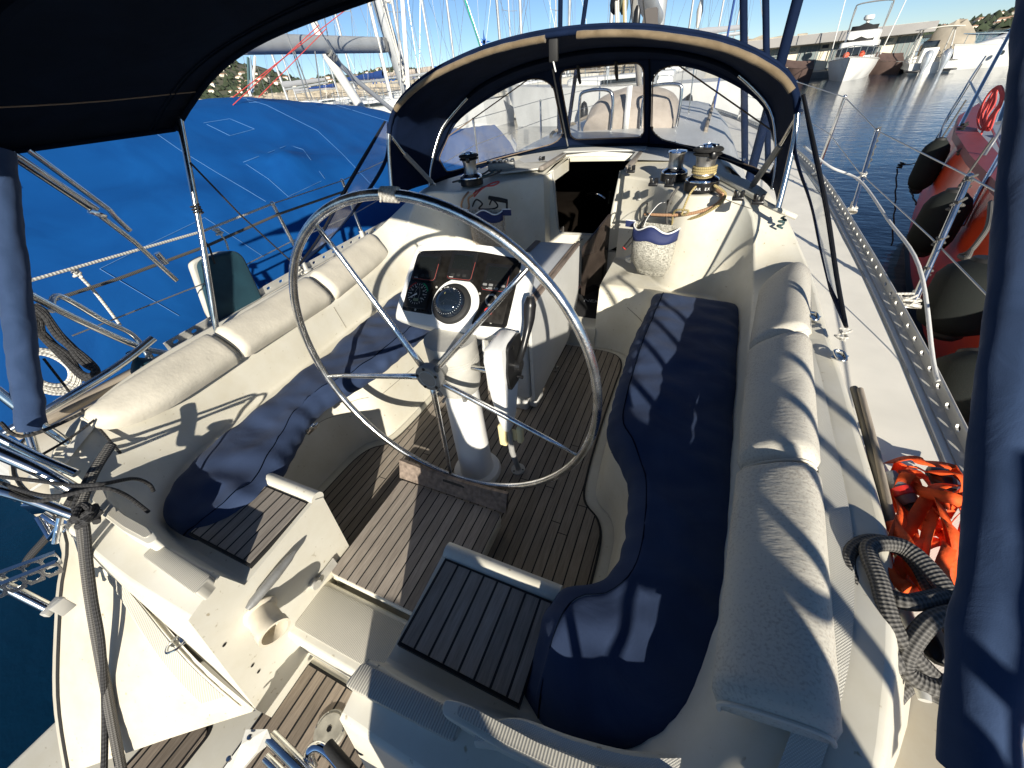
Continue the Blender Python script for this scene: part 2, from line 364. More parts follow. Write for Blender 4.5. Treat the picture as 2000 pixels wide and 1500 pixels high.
def grimy_vinyl(name):
    m=mat(name,(.58,.55,.47),.58,bump=.30,bscale=48,detail=9,spec=.3,stretch=(.7,2.2,1.2)); nt=m.node_tree; N=nt.nodes; L=nt.links; p=pbsdf(m)
    tc=N.new('ShaderNodeTexCoord')
    a=N.new('ShaderNodeTexNoise'); a.inputs['Scale'].default_value=190; a.inputs['Detail'].default_value=4; L.new(tc.outputs['Object'],a.inputs['Vector'])
    b=N.new('ShaderNodeTexNoise'); b.inputs['Scale'].default_value=3.2; b.inputs['Detail'].default_value=5; L.new(tc.outputs['Object'],b.inputs['Vector'])
    q=N.new('ShaderNodeMath'); q.operation='MULTIPLY_ADD'; q.inputs[1].default_value=.55; L.new(b.outputs['Fac'],q.inputs[0]); L.new(a.outputs['Fac'],q.inputs[2])
    r=N.new('ShaderNodeValToRGB'); r.color_ramp.elements[0].position=.76; r.color_ramp.elements[1].position=1.0
    r.color_ramp.elements[0].color=(.60,.57,.49,1); r.color_ramp.elements[1].color=(.43,.39,.33,1); L.new(q.outputs[0],r.inputs['Fac']); L.new(r.outputs['Color'],p.inputs['Base Color'])
    return m
VINYLS=grimy_vinyl('grimy_cream_vinyl')
PIPING=mat('cream_piping',(.66,.62,.53),.6)
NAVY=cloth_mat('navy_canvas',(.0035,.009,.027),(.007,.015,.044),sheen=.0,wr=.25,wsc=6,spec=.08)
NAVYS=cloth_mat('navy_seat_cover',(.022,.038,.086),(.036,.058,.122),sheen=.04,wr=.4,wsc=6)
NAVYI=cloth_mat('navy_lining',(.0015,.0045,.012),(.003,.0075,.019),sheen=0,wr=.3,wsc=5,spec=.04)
SLEEVE=cloth_mat('navy_sleeve',(.020,.042,.098),(.030,.056,.125),sheen=.12,wr=.25,wsc=12)
BINDING=mat('brown_binding',(.16,.12,.09),.8)
BEIGEB=cloth_mat('beige_arch_sleeve',(.13,.095,.055),(.21,.16,.10),sheen=.2,wr=.35,wsc=14)
TARP=cloth_mat('blue_tarp',(.0015,.060,.235),(.004,.090,.32),sheen=.0,wr=.5,wsc=2.2,weave=500,rough=.75,spec=.18)
STITCH=mat('pale_stitching',(.09,.22,.45),.8)
MESHW=weave_mat('woven_mesh',(.16,.155,.13),(.62,.60,.52))
MESHB=weave_mat('brown_woven_mesh',(.30,.22,.15),(.66,.58,.47))
NAVYT=mat('navy_trim',(.018,.028,.10),.7)
WHITET=mat('white_trim',(.80,.80,.78),.6)
FILM=film_mat('clear_vinyl_window')
FILMS=film_mat('clear_vinyl_side',(.82,.85,.88),.14,.08)
ROPEG=rope_mat('grey_braided_rope',(.055,.053,.050),(.135,.13,.122),75)
ROPEK=rope_mat('black_braided_rope',(.008,.008,.009),(.035,.035,.037),42)
ROPEW=rope_mat('white_rope',(.50,.48,.42),(.80,.78,.72),40)
ROPEO=rope_mat('orange_fleck_rope',(.35,.15,.06),(.55,.36,.22),55)
ROPEY=rope_mat('yellow_fleck_rope',(.28,.21,.08),(.55,.45,.22),55)
ROPER=rope_mat('red_rope',(.55,.04,.04),(.80,.12,.10),50)
ROPEB=rope_mat('pale_blue_rope',(.15,.30,.45),(.45,.6,.7),50)
ROPET=rope_mat('teal_cord',(.03,.08,.09),(.10,.18,.19),60)
WIRE=mat('lifeline_wire',(.42,.42,.41),.35,metal=.8)
WEB=mat('pale_webbing',(.72,.72,.70),.8,bump=.3,bscale=300)
ORANGE=mat('orange_webbing',(.85,.10,.012),.72,var=.25,vscale=20,bump=.35,bscale=150)
RED=mat('red_cap',(.70,.04,.03),.35)
REDH=mat('red_hull',(.80,.075,.020),.34,var=.22,vscale=3,coat=.25)
REDC=mat('faded_maroon_caprail',(.22,.045,.05),.5,var=.2,vscale=5)
BLACKH=mat('black_stripe',(.012,.013,.016),.4)
FEND=mat('dark_fender_sock',(.007,.010,.009),.85,var=.25,vscale=8,bump=.3,bscale=300)
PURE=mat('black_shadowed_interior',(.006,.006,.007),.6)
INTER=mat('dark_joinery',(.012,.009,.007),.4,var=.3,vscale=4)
ACRY=mat('smoked_acrylic',(.045,.035,.03),.10,var=.3,vscale=9,coat=.3)
FOAM=mat('yellow_foam',(.78,.66,.36),.8,bump=.4,bscale=160)
RUBG=mat('cream_vent',(.70,.63,.50),.5,var=.2,vscale=14)
TEALC=cloth_mat('teal_lifebuoy_case',(.010,.040,.060),(.016,.06,.085),sheen=.1,wr=.1,wsc=8,rough=.6)
BUOYG=mat('weathered_white_foam',(.50,.49,.44),.7,var=.15,vscale=8)
GLASS=mat('dark_glass',(.02,.025,.03),.06,coat=.3)
WHITEB=mat('white_boat_gelcoat',(.72,.72,.69),.3,var=.08,vscale=1.2)
WHITEC=mat('cream_boat_gelcoat',(.68,.65,.57),.35,var=.1,vscale=1.2)
SAILC=mat('sailcloth_grey',(.30,.31,.33),.8,bump=.3,bscale=10)
BLUECV=mat('blue_canvas',(.015,.05,.20),.75,bump=.3,bscale=10)
BEIGEC=cloth_mat('beige_canvas_bundle',(.36,.31,.26),(.48,.42,.36),sheen=.1,wr=.5,wsc=7)
LETTER=mat('blue_letters',(.02,.10,.38),.5)
WALLB=mat('cream_render',(.74,.67,.53),.85,var=.12,vscale=1.0)
ROOFB=mat('grey_concrete_band',(.30,.29,.28),.85,var=.12,vscale=.6)
DOORB=mat('grey_green_doors',(.16,.20,.20),.5)
BROWNB=mat('brown_boat_cover',(.10,.065,.055),.8,var=.2,vscale=3)
STAINR=mat('rust_stain',(.42,.22,.09),.8)
# ================================================================ THE YACHT WE STAND ON
YA=thing('sailing_yacht',(C,1.5,WATER),'cream white sailing yacht whose teak floored cockpit and steering wheel fill the foreground','sailing yacht')
LV={
 'foot':[(.28,2.30,0),(.42,2.30,0),(.52,2.26,0),(.565,2.15,0),(.565,1.95,0),(.565,1.6,0),(.575,1.25,0),(.60,1.08,0),(.68,1.0,0),(.715,.90,0),(.72,.70,0),(.72,.52,0),(.70,.44,0),(.50,.43,0),(.265,.43,0)],
 'sin':[(.28,2.40,.40),(.45,2.40,.40),(.59,2.36,.40),(.62,2.22,.40),(.62,2.0,.40),(.62,1.6,.40),(.62,1.25,.40),(.655,1.1,.40),(.73,.98,.40),(.765,.88,.40),(.775,.70,.40),(.77,.56,.41),(.72,.47,.42),(.50,.455,.425),(.265,.455,.425)],
 'sout':[(.28,2.92,.42),(.47,2.79,.42),(.68,2.46,.42),(.95,2.40,.42),(1.06,2.15,.42),(1.05,1.6,.42),(1.03,1.25,.42),(1.01,1.05,.42),(1.0,.90,.42),(.99,.72,.42),(.96,.50,.42),(.90,.33,.42),(.76,.20,.42),(.55,.14,.42),(.265,.13,.42)],
 'tin':[(.29,2.94,.97),(.48,2.80,.97),(.69,2.46,.97),(1.0,2.38,.955),(1.10,2.14,.66),(1.075,1.6,.595),(1.065,1.25,.61),(1.06,1.0,.62),(1.055,.85,.62),(1.05,.70,.63),(1.025,.45,.63),(.96,.25,.59),(.84,.14,.54),(.57,.11,.53),(.265,.11,.52)],
 'tout':[(.29,3.2,1.0),(.50,3.2,1.0),(.82,3.0,1.0),(1.12,2.62,.95),(1.29,2.14,.77),(1.30,1.6,.725),(1.30,1.25,.72),(1.29,1.0,.72),(1.285,.85,.72),(1.27,.65,.72),(1.22,.40,.71),(1.14,.17,.66),(.95,.04,.56),(.60,.0,.515),(.265,.0,.49)],
 'low':[(.29,3.45,1.0),(.50,3.45,1.0),(.86,3.4,.99),(1.20,2.85,.62),(1.37,2.14,.61),(1.37,1.6,.60),(1.37,1.25,.60),(1.365,1.0,.60),(1.36,.85,.60),(1.35,.65,.59),(1.30,.40,.57),(1.18,.17,.50),(.97,.02,.45),(.60,-.03,.30),(.265,-.09,-.04)]}
def lvl(name,s): return [M(u,y,z,s) for u,y,z in LV[name]]
for s in (1,-1):
    g=G(); rows=[sm(lvl(k,s),5) for k in ('foot','sin','sout','tin','tout','low')]
    # rounded seat nosing: an extra row just above the inner edge
    nose=[p+Vector((0,0,.022)) + (q-p).normalized()*.028 for p,q in zip(rows[1],rows[2])]
    mid=[a.lerp(b,.5)+Vector((0,0,.0)) for a,b in zip(rows[0],rows[1])]
    tmid=[]
    for i_,(p_,q_) in enumerate(zip(rows[3],rows[4])):
        f_=min(max((i_/5-3.5)/1.0,0),1)*min(max((12.5-i_/5)/1.0,0),1)
        a_=p_.lerp(q_,.5); d_=(p_-q_).normalized(); b_=Vector((q_.x+d_.x*.115,q_.y+d_.y*.115,q_.z-.012)); tmid.append(a_.lerp(b_,f_))
    rows=[rows[0],mid,rows[1],nose,rows[2],rows[3],tmid,rows[4],rows[5]]
    rows=[[Vector(p) for p in r] for r in rows]
    g.grid(rows)
    o=g.build('cockpit_moulding',GEL,YA,angle=60)
    b=o.modifiers.new('b','BEVEL'); b.width=.02; b.segments=3; b.limit_method='ANGLE'; b.angle_limit=R(35); b.harden_normals=False
    # walls of the walk-through, facing the centreline
    u=.265
    prof=[(.43,-.16),(.43,0),(.455,.425),(.427,.447),(.13,.42),(.11,.52),(.0,.49),(-.05,.2),(-.09,-.04),(-.09,-.16)]
    g=G(); a=[M(u,y,z,s) for y,z in prof]; b_=[M(u+.03,y,z,s) for y,z in prof]
    n=len(prof); g.add(a+b_,[list(range(n)),[n+i for i in range(n)][::-1]])
    g.build('walkthrough_wall',GEL,YA,smooth=False)
    # quarter surface between the coaming and the hull edge
    L6=[on(165,975,z=.50),on(170,1070,z=.45),on(260,1150,z=.35),on(385,1290,z=.20),on(500,1388,z=-.04)]
    EE=[on(133,975,z=.50),on(129,1038,z=.45),on(122,1168,z=.30),on(117,1360,z=.10),on(138,1510,z=-.08)]
    def mir(p): return p if s<0 else Vector((2*C-p.x,p.y,p.z))
    # forward continuation to the side deck
    L6=[M(1.30,.50,.57,-1),M(1.26,.33,.56,-1),M(1.18,.17,.51,-1)]+L6[1:]
    EE=[M(1.60,.50,.578,-1),M(1.55,.22,.57,-1),M(1.36,.07,.54,-1)]+EE[:]; EE=EE[:3]+EE[4:]
    a=sm([mir(p) for p in L6],5); b_=sm([mir(p) for p in EE],5)
    rows=[[p.lerp(q,t)+Vector((0,0,.012*math.sin(math.pi*t))) for p,q in zip(a,b_)] for t in (0,.25,.5,.75,1)]
    G().grid(rows).build('stern_quarter',GELH,YA,angle=60)
    k0=int(len(a)*.60); strip_=[[p.lerp(q,t)+Vector((0,0,h_+.012*math.sin(math.pi*t))) for p,q in list(zip(a,b_))[k0:-1]] for t,h_ in ((.035,.0),(.04,.016),(.10,.017),(.205,.016),(.215,.0))]
    G().grid(strip_).build('quarter_step',GEL,YA,angle=60)
    strip_=[[p.lerp(q,t)+Vector((0,0,.020+.012*math.sin(math.pi*t))) for p,q in list(zip(a,b_))[k0+1:-2]] for t in (.055,.12,.19)]
    G().grid(strip_).build('quarter_nonslip',GRIP,YA,smooth=False)
    # rounded hull edge outside it down to the water
    hull=[]
    for p in b_:
        d=Vector((s*1.0,-.25,0))
        hull.append([p,p+d*.05+Vector((0,0,-.02)),p+d*.13+Vector((0,0,-.10)),p+d*.17+Vector((0,0,-.26)),p+d*.12+Vector((0,0,-.5)),Vector((p.x-s*.1,p.y+.15,WATER-.3))])
    G().grid([list(r) for r in zip(*hull)]).build('hull_quarter',GELH,YA,angle=80)
    # black joint line
    G().tube([p+Vector((s*.006,0,.004)) for p in b_],.0045,6).build('deck_joint',BLACKR,YA)
# ---- sole with its teak
def sole_outline(d=0.0, zz=0.0):
    st=[(.28,2.30),(.42,2.30),(.52,2.26),(.565,2.15),(.565,1.95),(.565,1.6),(.575,1.25),(.60,1.08),(.68,1.0),(.715,.90),(.72,.70),(.72,.52),(.70,.44),(.50,.43)]
    pts=sm([M(u-d,y-d*.6,zz) for u,y in st],5); L_=[Vector((2*C-p.x,p.y,p.z)) for p in pts]
    return pts, L_
a,b=sole_outline(-.06,-.004); g=G(); g.grid([a,b]); g.build('cockpit_sole',GEL,YA,smooth=False)
a,b=sole_outline(.045,.003); g=G(); g.grid([a,b]); g.build('sole_caulk_border',CAULK,YA,smooth=False)
a,b=sole_outline(.055,.007); g=G(); g.grid([a,b]); g.build('teak_sole',TEAK,YA,smooth=False)
# entry step in front of the companionway
G().prism([(C-.29,2.30),(C+.29,2.30),(C+.29,3.02),(C-.29,3.02)],-.01,.15,.02).build('entry_step',GEL,YA)
for s in (1,-1):
    G().grid([[M(.285,2.30,0,s),M(.285,2.40,.40,s)],[M(.285,3.02,0,s),M(.285,3.02,.42,s)]]).build('entry_side',GEL,YA,smooth=False)
# ---- centre lid (teak grating panel), upright footrest board, step and swim platform
lx0,lx1=-1.028,-.502
g=G(); g.prism(rpoly([(lx0,.32),(lx1,.32),(lx1,.79),(lx0,.79)],.03),.085,.116,.004); lid=g.build('walkthrough_lid',GEL,YA)
G().prism(rpoly([(lx0+.004,.325),(lx1-.004,.325),(lx1-.004,.785),(lx0+.004,.785)],.02),.116,.1215,.001).build('lid_teak',TEAKL,lid,smooth=False)
G().prism([(lx0+.01,.32),(lx0+.03,.32),(lx0+.03,.78),(lx0+.01,.78)],0,.088).build('lid_side',GEL,lid,smooth=False)
G().prism([(lx1-.03,.45),(lx1-.01,.45),(lx1-.01,.78),(lx1-.03,.78)],.03,.088).build('lid_side',GEL,lid,smooth=False)
# footrest: slanted, curved wooden board across the front of the lid
rows=[]
for i in range(13):
    t=i/12; x=lx0-.005+t*(lx1-lx0+.02); hh=.085+.02*math.cos((t-.5)*math.pi)*-.9
    rows.append([Vector((x,.79+dy*1.0,.124+dz)) for dy,dz in ((.0,0),(.022,.0),(.05,hh),(.034,hh+.004),(.0,0))])
fb=G().grid([list(r) for r in zip(*rows)]).build('footrest_board',WOOD,YA,angle=50,recalc=True)
g=G(); cx=(lx0+lx1)/2+.02
g.prism(rpoly([(cx-.055,0),(cx+.055,0),(cx+.055,.012),(cx-.055,.012)],.006),0,.003,M=Matrix.Translation((0,.8155,.172))@Matrix.Rotation(R(62),4,'X')@Matrix.Translation((0,0,.0))); g.build('hand_slot',CAULK,fb,smooth=False)
# hinge bracket of the lid on the port walk-through wall
g=G(); g.tube([(-1.028,.262,.16),(-1.005,.262,.16)],.018,14); g.prism([( -1.022,.262),(-1.016,.262),(-1.016,.36),(-1.022,.36)],.125,.165); g.build('lid_hinge',ALU,lid)
# moulded step
g=G(); g.prism(rpoly([(-1.06,.105),(-.47,.105),(-.47,.305),(-1.06,.305)],.02),-.16,.088,.014,3); st=g.build('boarding_step',GEL,YA)
G().prism(rpoly([(-1.03,.135),(-.49,.135),(-.49,.287),(-1.03,.287)],.015),.088,.0915,.0015).build('step_nonslip',GRIP,st)
G().prism([(-1.06,.305),(-.47,.305),(-.47,.44),(-1.06,.44)],-.16,.03).build('lid_sill',GEL,YA,smooth=False)
# swim platform with teak panels
pl=G().prism(rpoly([(C-1.05,-1.0),(C+1.05,-1.0),(C+1.0,.12),(C-1.0,.12)],.05),-.24,-.150,.01).build('swim_platform',GEL,YA)
for poly,nm in (([( -1.075,-1.0),(-.45,-1.0),(-.45,.088),(-1.075,.088)],'a'),([(-1.46,-1.0),(-1.22,-1.0),(-1.20,-.19),(-1.38,-.19)],'b'),([(-.31,-1.0),(-.07,-1.0),(-.15,-.19),(-.33,-.19)],'c')):
    G().prism(rpoly(poly,.03),-.150,-.146).build('platform_caulk',CAULK,pl,smooth=False)
    q=[(x+(.01 if x<(poly[0][0]+poly[1][0])/2 else -.01),y-.01 if y>-.5 else y) for x,y in poly]
    G().prism(rpoly(q,.025),-.146,-.1425).build('platform_teak',TEAK3,pl,smooth=False)
# hatch plate in the platform (round, grey) with hexagonal socket
hp=on(645,1425,z=-.14)
g=G(); g.lathe([(0,.012),(.043,.012),(.045,.009),(.052,.009),(.056,.0)],(hp.x,hp.y,-.1425),n=40); hpo=g.build('deck_plate',mat('stained_plate',(.42,.40,.34),.7,var=.35,vscale=24),pl)
g=G(); g.lathe([(0,.0135),(.009,.0135),(.009,.011)],(hp.x,hp.y,-.1425),n=6); g.build('socket',BLACKP,hpo,smooth=False)
for k in range(6):
    a=k*math.pi/3+.3; G().lathe([(0,.0115),(.0025,.0115),(.003,.009)],(hp.x+.049*math.cos(a),hp.y+.049*math.sin(a),-.1425),n=8).build('screw',STEEL,hpo)
# ---- slatted teak on the two helm seats
for x0,x1 in ((-1.345,-1.045),(-.487,-.150)):
    t=G().prism([(x0,.172),(x1,.172),(x1,.412),(x0,.412)],.43,.4465,.001).build('seat_caulk',CAULK,YA,smooth=False)
    G().prism([(x0+.007,.180),(x1-.004,.180),(x1-.004,.404),(x0+.007,.404)],.4465,.451).build('helm_seat_teak',TEAK2,YA,smooth=False)
    # raised rounded nosing in front
    g=G(); g.tube([(x0-.01,.438,.437),(x1+.012,.438,.437)],.026,14); g.build('seat_nosing',GEL,YA)
# ---- raised non-slip pads on the aft coaming
for s in (-1,1):
    pts=[on(283,1090,z=.53),on(312,1062,z=.53),on(418,1128,z=.53),on(388,1166,z=.53)]
    q=[(p.x if s<0 else 2*C-p.x,p.y) for p in pts]
    g=G(); g.prism(rpoly(q if s<0 else q[::-1],.012),.50,.545,.004); g.build('coaming_pad',GRIP,YA)
    pts=[(178,975),(205,1010),(250,1045),(300,1072),(318,1060),(308,1045),(255,1015),(222,985),(212,955),(190,950)]
    q=[on(*p,z=.56) for p in pts]; q=[(p.x if s<0 else 2*C-p.x,p.y) for p in q]
    g=G(); g.prism(rpoly(q if s<0 else q[::-1],.01),.50,.583,.008,3); ty=g.build('coaming_tray_rim',GEL,YA)
    cx=sum(p[0] for p in q)/len(q); cy=sum(p[1] for p in q)/len(q)
    q2=[(cx+(x-cx)*.86,cy+(y-cy)*.72) for x,y in q]
    G().prism(rpoly(q2 if s<0 else q2[::-1],.01),.583,.586,.001).build('tray_nonslip',GRIP,ty,smooth=False)
# starboard perforated non-slip band that follows the aft coaming (big, near the camera)
inn=[(935,1415),(1010,1395),(1120,1432),(1250,1462),(1370,1455),(1480,1405),(1560,1330)]
out=[(925,1455),(1000,1470),(1090,1530),(1230,1580),(1400,1590),(1560,1550),(1680,1430)]
a=sm([on(*p,z=.565) for p in inn],6); b=sm([on(*p,z=.565) for p in out],6)
rows=[[p.lerp(q,t) for p,q in zip(a,b)] for t in (.0,.10,.5,.9,1)]
for r_,dz in zip(rows,(-.03,.0,.004,.0,-.03)):
    for p in r_: p.z+=dz
G().grid(rows).build('coaming_top_moulding',GEL,YA,angle=80)
rows=[[p.lerp(q,t)+Vector((0,0,.0075)) for p,q in zip(a,b)] for t in (.16,.5,.84)]
G().grid(rows).build('coaming_nonslip',GRIPD,YA,smooth=False)
for s in (1,-1):
    # non-slip strip outside the cushions
    rows=[[p_+Vector((0,0,.0035)) for p_ in sm([M(u-o_,y,z-.012*o_/.115,s) for u,y,z in LV['tout'][4:12]],5)[3:]] for o_ in (.060,.082,.108)]
    G().grid(rows).build('coaming_edge_nonslip',GRIPD,YA,smooth=False)
# ---- stern details, port
stars=G()
def star4(cx,cy,r,z):
    p=[]; c=on(cx,cy,z=z)
    for k in range(16):
        a=math.pi*k/8; rr=r if k%4==0 else (r*.55 if k%2==0 else r*.25); p.append(Vector((c.x+rr*math.cos(a),c.y-.012,c.z+rr*math.sin(a))))
    stars.add(p,[list(range(16))])
star4(243,1118,.011,.44); star4(256,1114,.012,.44)
stars.add([on(204,1056,z=.46)+Vector((0,-.012,0)),on(198,1064,z=.46)+Vector((0,-.012,0)),on(203,1073,z=.46)+Vector((0,-.012,0)),on(209,1093,z=.45)+Vector((0,-.012,0)),on(206,1072,z=.46)+Vector((0,-.012,0))],[[0,1,2,3,4]])
stars.build('blue_star_stickers',LETTER,YA,smooth=False,recalc=False)
# U-bolt on the ledge
g=G(); c=on(362,1246,z=.245)
g.box(c+Vector((.0,-.004,.012)),(.052,.014,.006),R(-18),.002)
g.tube(sm([c+Vector((-.018,0,.01)),c+Vector((-.018,-.03,.014)),c+Vector((0,-.048,.016)),c+Vector((.018,-.03,.014)),c+Vector((.018,0,.01))],5),.0042,8)
g.build('u_bolt',STEEL,YA)
# vent cowl on the port walk-through wall + flat grey handle above it
vc=Vector((-1.03,.105,.285))
g=G(); ax=Vector((1,-.25,-.10)).normalized()
g.lathe([(.054,0),(.054,.004),(.050,.008),(.043,.012),(.043,.062),(.047,.072),(.047,.096),(.039,.096),(.036,.06),(.038,.057),(.036,.054),(.034,.02),(.0,.02)],vc,ax,32); vt=g.build('vent_cowl',RUBG,YA)
g=G(); g.lathe([(.033,.022),(.0,.022)],vc,ax,24); g.build('vent_throat',PURE,vt)
g=G(); a=on(483,1190,x=-1.0); b=on(578,1075,x=-1.0)
g.tube([a,a.lerp(b,.1),a.lerp(b,.55),a.lerp(b,.85),b],[.008,.014,.016,.012,.004],10); g.build('emergency_handle',CASTG,YA)
for p in ((438,1260),(493,1300),(505,1312)):
    q=on(*p,x=-1.028); g=G(); g.lathe([(0,.0),(.0055,.0)],q,(1,0,0),10); g.build('bolt_hole',PURE,YA,smooth=False)
# gate latch hook on the starboard stern face
g=G(); c=on(712,1447,x=-.49); g.tube(sm([c+Vector((-.012,-.01,.012)),c+Vector((-.006,-.02,.0)),c+Vector((0,-.022,-.006)),c+Vector((.012,-.02,.0)),c+Vector((.02,-.01,.004))],4),.003,6); g.bar(c+Vector((.0,-.02,-.004)),c+Vector((-.004,-.02,-.03)),.002); g.build('latch_hook',BLACKP,YA)

# ---- coachroof, side decks, hull
def rz(y): return 1.0+min(max((y-3.0)/3.0,0),1)*.09
ys=[3.2,3.45,3.5,4.0,4.6,5.4,6.2,7.0,7.8,8.6]; wu=[1.0,.99,.985,.97,.95,.90,.82,.72,.58,.40]
for s in (1,-1):
    rows=[]
    for y,w in zip(ys,wu):
        z=rz(y)-(.0 if y<7 else (y-7)*.17)
        rows.append([M(0 if y>=3.5 else .27,y,z+.02,s),M(.30,y,z+.015,s),M(w*.7,y,z,s),M(w*.92,y,z-.035,s),M(w,y,z-.09,s),M(w*1.14+.05,y,.66,s),M(w*1.16+.06,y,.63,s)])
    G().grid(rows).build('coachroof',GREYG,YA,angle=50)
    # side deck with its bulwark foot, from the stern to the bow
    yy=[.50,.80,1.2,1.7,2.3,3.0,4.0,5.0,6.0,7.0,8.0,9.0,10.0,10.8]
    uo=[1.60,1.61,1.63,1.66,1.69,1.715,1.73,1.70,1.61,1.46,1.20,.85,.42,.03]
    zo=[.57,.58,.59,.60,.605,.61,.63,.65,.67,.70,.73,.77,.81,.85]
    ui=[1.30,1.35,1.37,1.37,1.36,1.10,.9,.85,.8,.7,.5,.2,0,0]
    rows=[[M(a_+(b_-a_)*t,y,z+.006*math.sin(math.pi*t),s) for t in (0,.3,.7,1)] for y,a_,b_,z in zip(yy,ui,uo,zo)]
    G().grid(rows).build('side_deck',DECK,YA,angle=60)
    # grey-bordered edge line
    e=sm([M(u-.07,y,z+.007,s) for y,u,z in zip(yy,uo,zo)][:12],4)
    G().tube(e,.004,6).build('deck_edge_groove',CASTG,YA)
    # topsides
    rows=[]
    for y,u,z in zip(yy,uo,zo):
        rows.append([M(u,y,z,s),M(u+.025,y,z-.03,s),M(u+.02,y,z-.35,s),M(max(u-.06,0.01),y,WATER-.02,s),M(max(u-.3,0),y,WATER-.4,s)])
    G().grid(rows).build('hull',GELH,YA,angle=60)
    # perforated aluminium toe rail
    path=sm([M(u-.008,y,z+.004,s) for y,u,z in zip(yy,uo,zo)][1:13],6); path=resample(path,92)
    g=G(); H=.038
    for i in range(len(path)-1):
        a_,b_=path[i],path[i+1]; d=b_-a_; t=Vector((-d.y,d.x,0)).normalized()*.003
        def P3(f,h,k): return a_+d*f+Vector((0,0,h))+t*k
        # frame round an oval hole: 8-sided hole in a rectangular plate
        outer=[(0,0),(.5,0),(1,0),(1,H/2),(1,H),(.5,H),(0,H),(0,H/2)]
        inner=[(.39,.012),(.5,.010),(.61,.012),(.65,H/2),(.61,H-.012),(.5,H-.010),(.39,H-.012),(.35,H/2)]
        for k in (-1,1):
            g.add([P3(f,h,k) for f,h in outer]+[P3(f,h,k) for f,h in inner],[[j,(j+1)%8,8+(j+1)%8,8+j] for j in range(8)])
        g.add([P3(f,h,-1) for f,h in inner]+[P3(f,h,1) for f,h in inner],[[j,(j+1)%8,8+(j+1)%8,8+j] for j in range(8)])
    tr=g.build('toe_rail',ALU,YA,smooth=False)
    G().tube([p+Vector((0,0,H)) for p in path],.005,6).build('toe_rail_cap',ALU,tr)
    # base flange on the deck
    G().grid([[p+Vector((-s*.0,0,.003)) for p in path],[p+Vector((-s*.035,0,.003)) for p in path]]).build('toe_rail_foot',ALU,tr,smooth=False)
# ---- bulkhead recess, companionway
fy=3.02
for s in (1,-1):
    g=G()
    g.grid([[M(.29,2.94,.42,s),M(.29,2.94,.97,s)],[M(.265,fy+.02,.42,s),M(.265,fy+.02,.985,s)]])
    g.grid([[M(.265,fy+.0,.985,s),M(.265,3.5,.985,s)],[M(.265,fy+.0,.90,s),M(.265,3.5,.90,s)]])
    g.grid([[M(.29,2.94,.97,s),M(.29,3.5,1.0,s)],[M(.255,2.99,.978,s),M(.255,3.5,1.005,s)]])
    g.build('companionway_recess',GEL,YA,smooth=False)
# door frame: a plate with an opening that widens upwards
g=G(); ou=[(-.27,.42),(.27,.42),(.27,.985),(-.27,.985)]
inn=[(x,z) for x,z in rpoly([(-.245,.985),(-.205,.545),(.185,.545),(.245,.985),(0,1.6)],[0,.04,.04,0,0],5) if z<1.0]
n=len(inn); outer=resample([Vector((x,z,0)) for x,z in [(-.272,.985),(-.272,.42),(.272,.42),(.272,.985)]],n)
for k,yy_ in ((0,fy),(1,fy+.03)):
    g.add([(C+x,yy_,z) for x,z in inn]+[(C+p.x,yy_,p.y) for p in outer],[[j,j+1,n+j+1,n+j] for j in range(n-1)])
g.add([(C+x,fy,z) for x,z in inn]+[(C+x,fy+.03,z) for x,z in inn],[[j,j+1,n+j+1,n+j] for j in range(n-1)])
g.build('companionway_frame',GEL,YA,angle=40)
g=G(); g.tube([(C+x,fy-.004,z) for x,z in inn],.007,8); g.build('frame_gasket',CASTL,YA)
G().prism([(C-.27,fy+.002),(C+.27,fy+.002),(C+.27,fy+.035),(C-.27,fy+.035)],.10,.42).build('sill_wall',GEL,YA,smooth=False)
# the cabin below
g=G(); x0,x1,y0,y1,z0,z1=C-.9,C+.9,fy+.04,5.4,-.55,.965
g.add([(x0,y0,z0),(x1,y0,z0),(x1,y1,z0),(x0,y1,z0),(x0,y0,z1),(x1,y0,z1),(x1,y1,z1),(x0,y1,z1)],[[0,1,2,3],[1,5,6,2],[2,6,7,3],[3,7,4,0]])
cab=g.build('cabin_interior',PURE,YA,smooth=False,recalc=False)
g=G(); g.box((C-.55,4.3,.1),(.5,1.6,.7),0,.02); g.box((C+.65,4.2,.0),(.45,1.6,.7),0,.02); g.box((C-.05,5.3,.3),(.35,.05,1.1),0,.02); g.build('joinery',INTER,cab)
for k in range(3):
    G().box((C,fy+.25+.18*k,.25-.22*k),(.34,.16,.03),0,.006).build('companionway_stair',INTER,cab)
g=G(); g.tube(sm([(C-.2,3.9,.62),(C-.1,3.86,.64),(C-.02,3.86,.60)],5),.012,8); g.tube([(C+.02,3.85,.56),(C+.02,3.85,.66)],.012); g.build('galley_fittings',STEEL,cab)
# sliding hatch + garage, roof trims
G().prism(rpoly([(C-.33,3.5),(C+.33,3.5),(C+.33,4.5),(C-.33,4.5)],.04),.985,1.040,.015,3).build('hatch_garage',GREYG,YA)
g=G(); g.box((C,3.485,.985),(.50,.03,.034),0,.006); g.build('hatch_front_frame',GEL,YA)
for s in (1,-1):
    g=G(); rows=[[M(.285+.0*k,2.97,.985,s) for k in (0,)]]
    g=G(); g.box(M(.305,3.22,1.018,s),(.035,.56,.028),R(0),.006); g.build('hatch_runner',mat('grey_brown_runner',(.26,.23,.20),.6,var=.3,vscale=9),YA)
g=G(); g.prism(rpoly([(C-.60,2.84),(C-.30,3.02),(C-.30,3.50),(C-.66,3.50)],.02),1.0,1.012,.003); g.build('roof_pad',CASTL,YA)
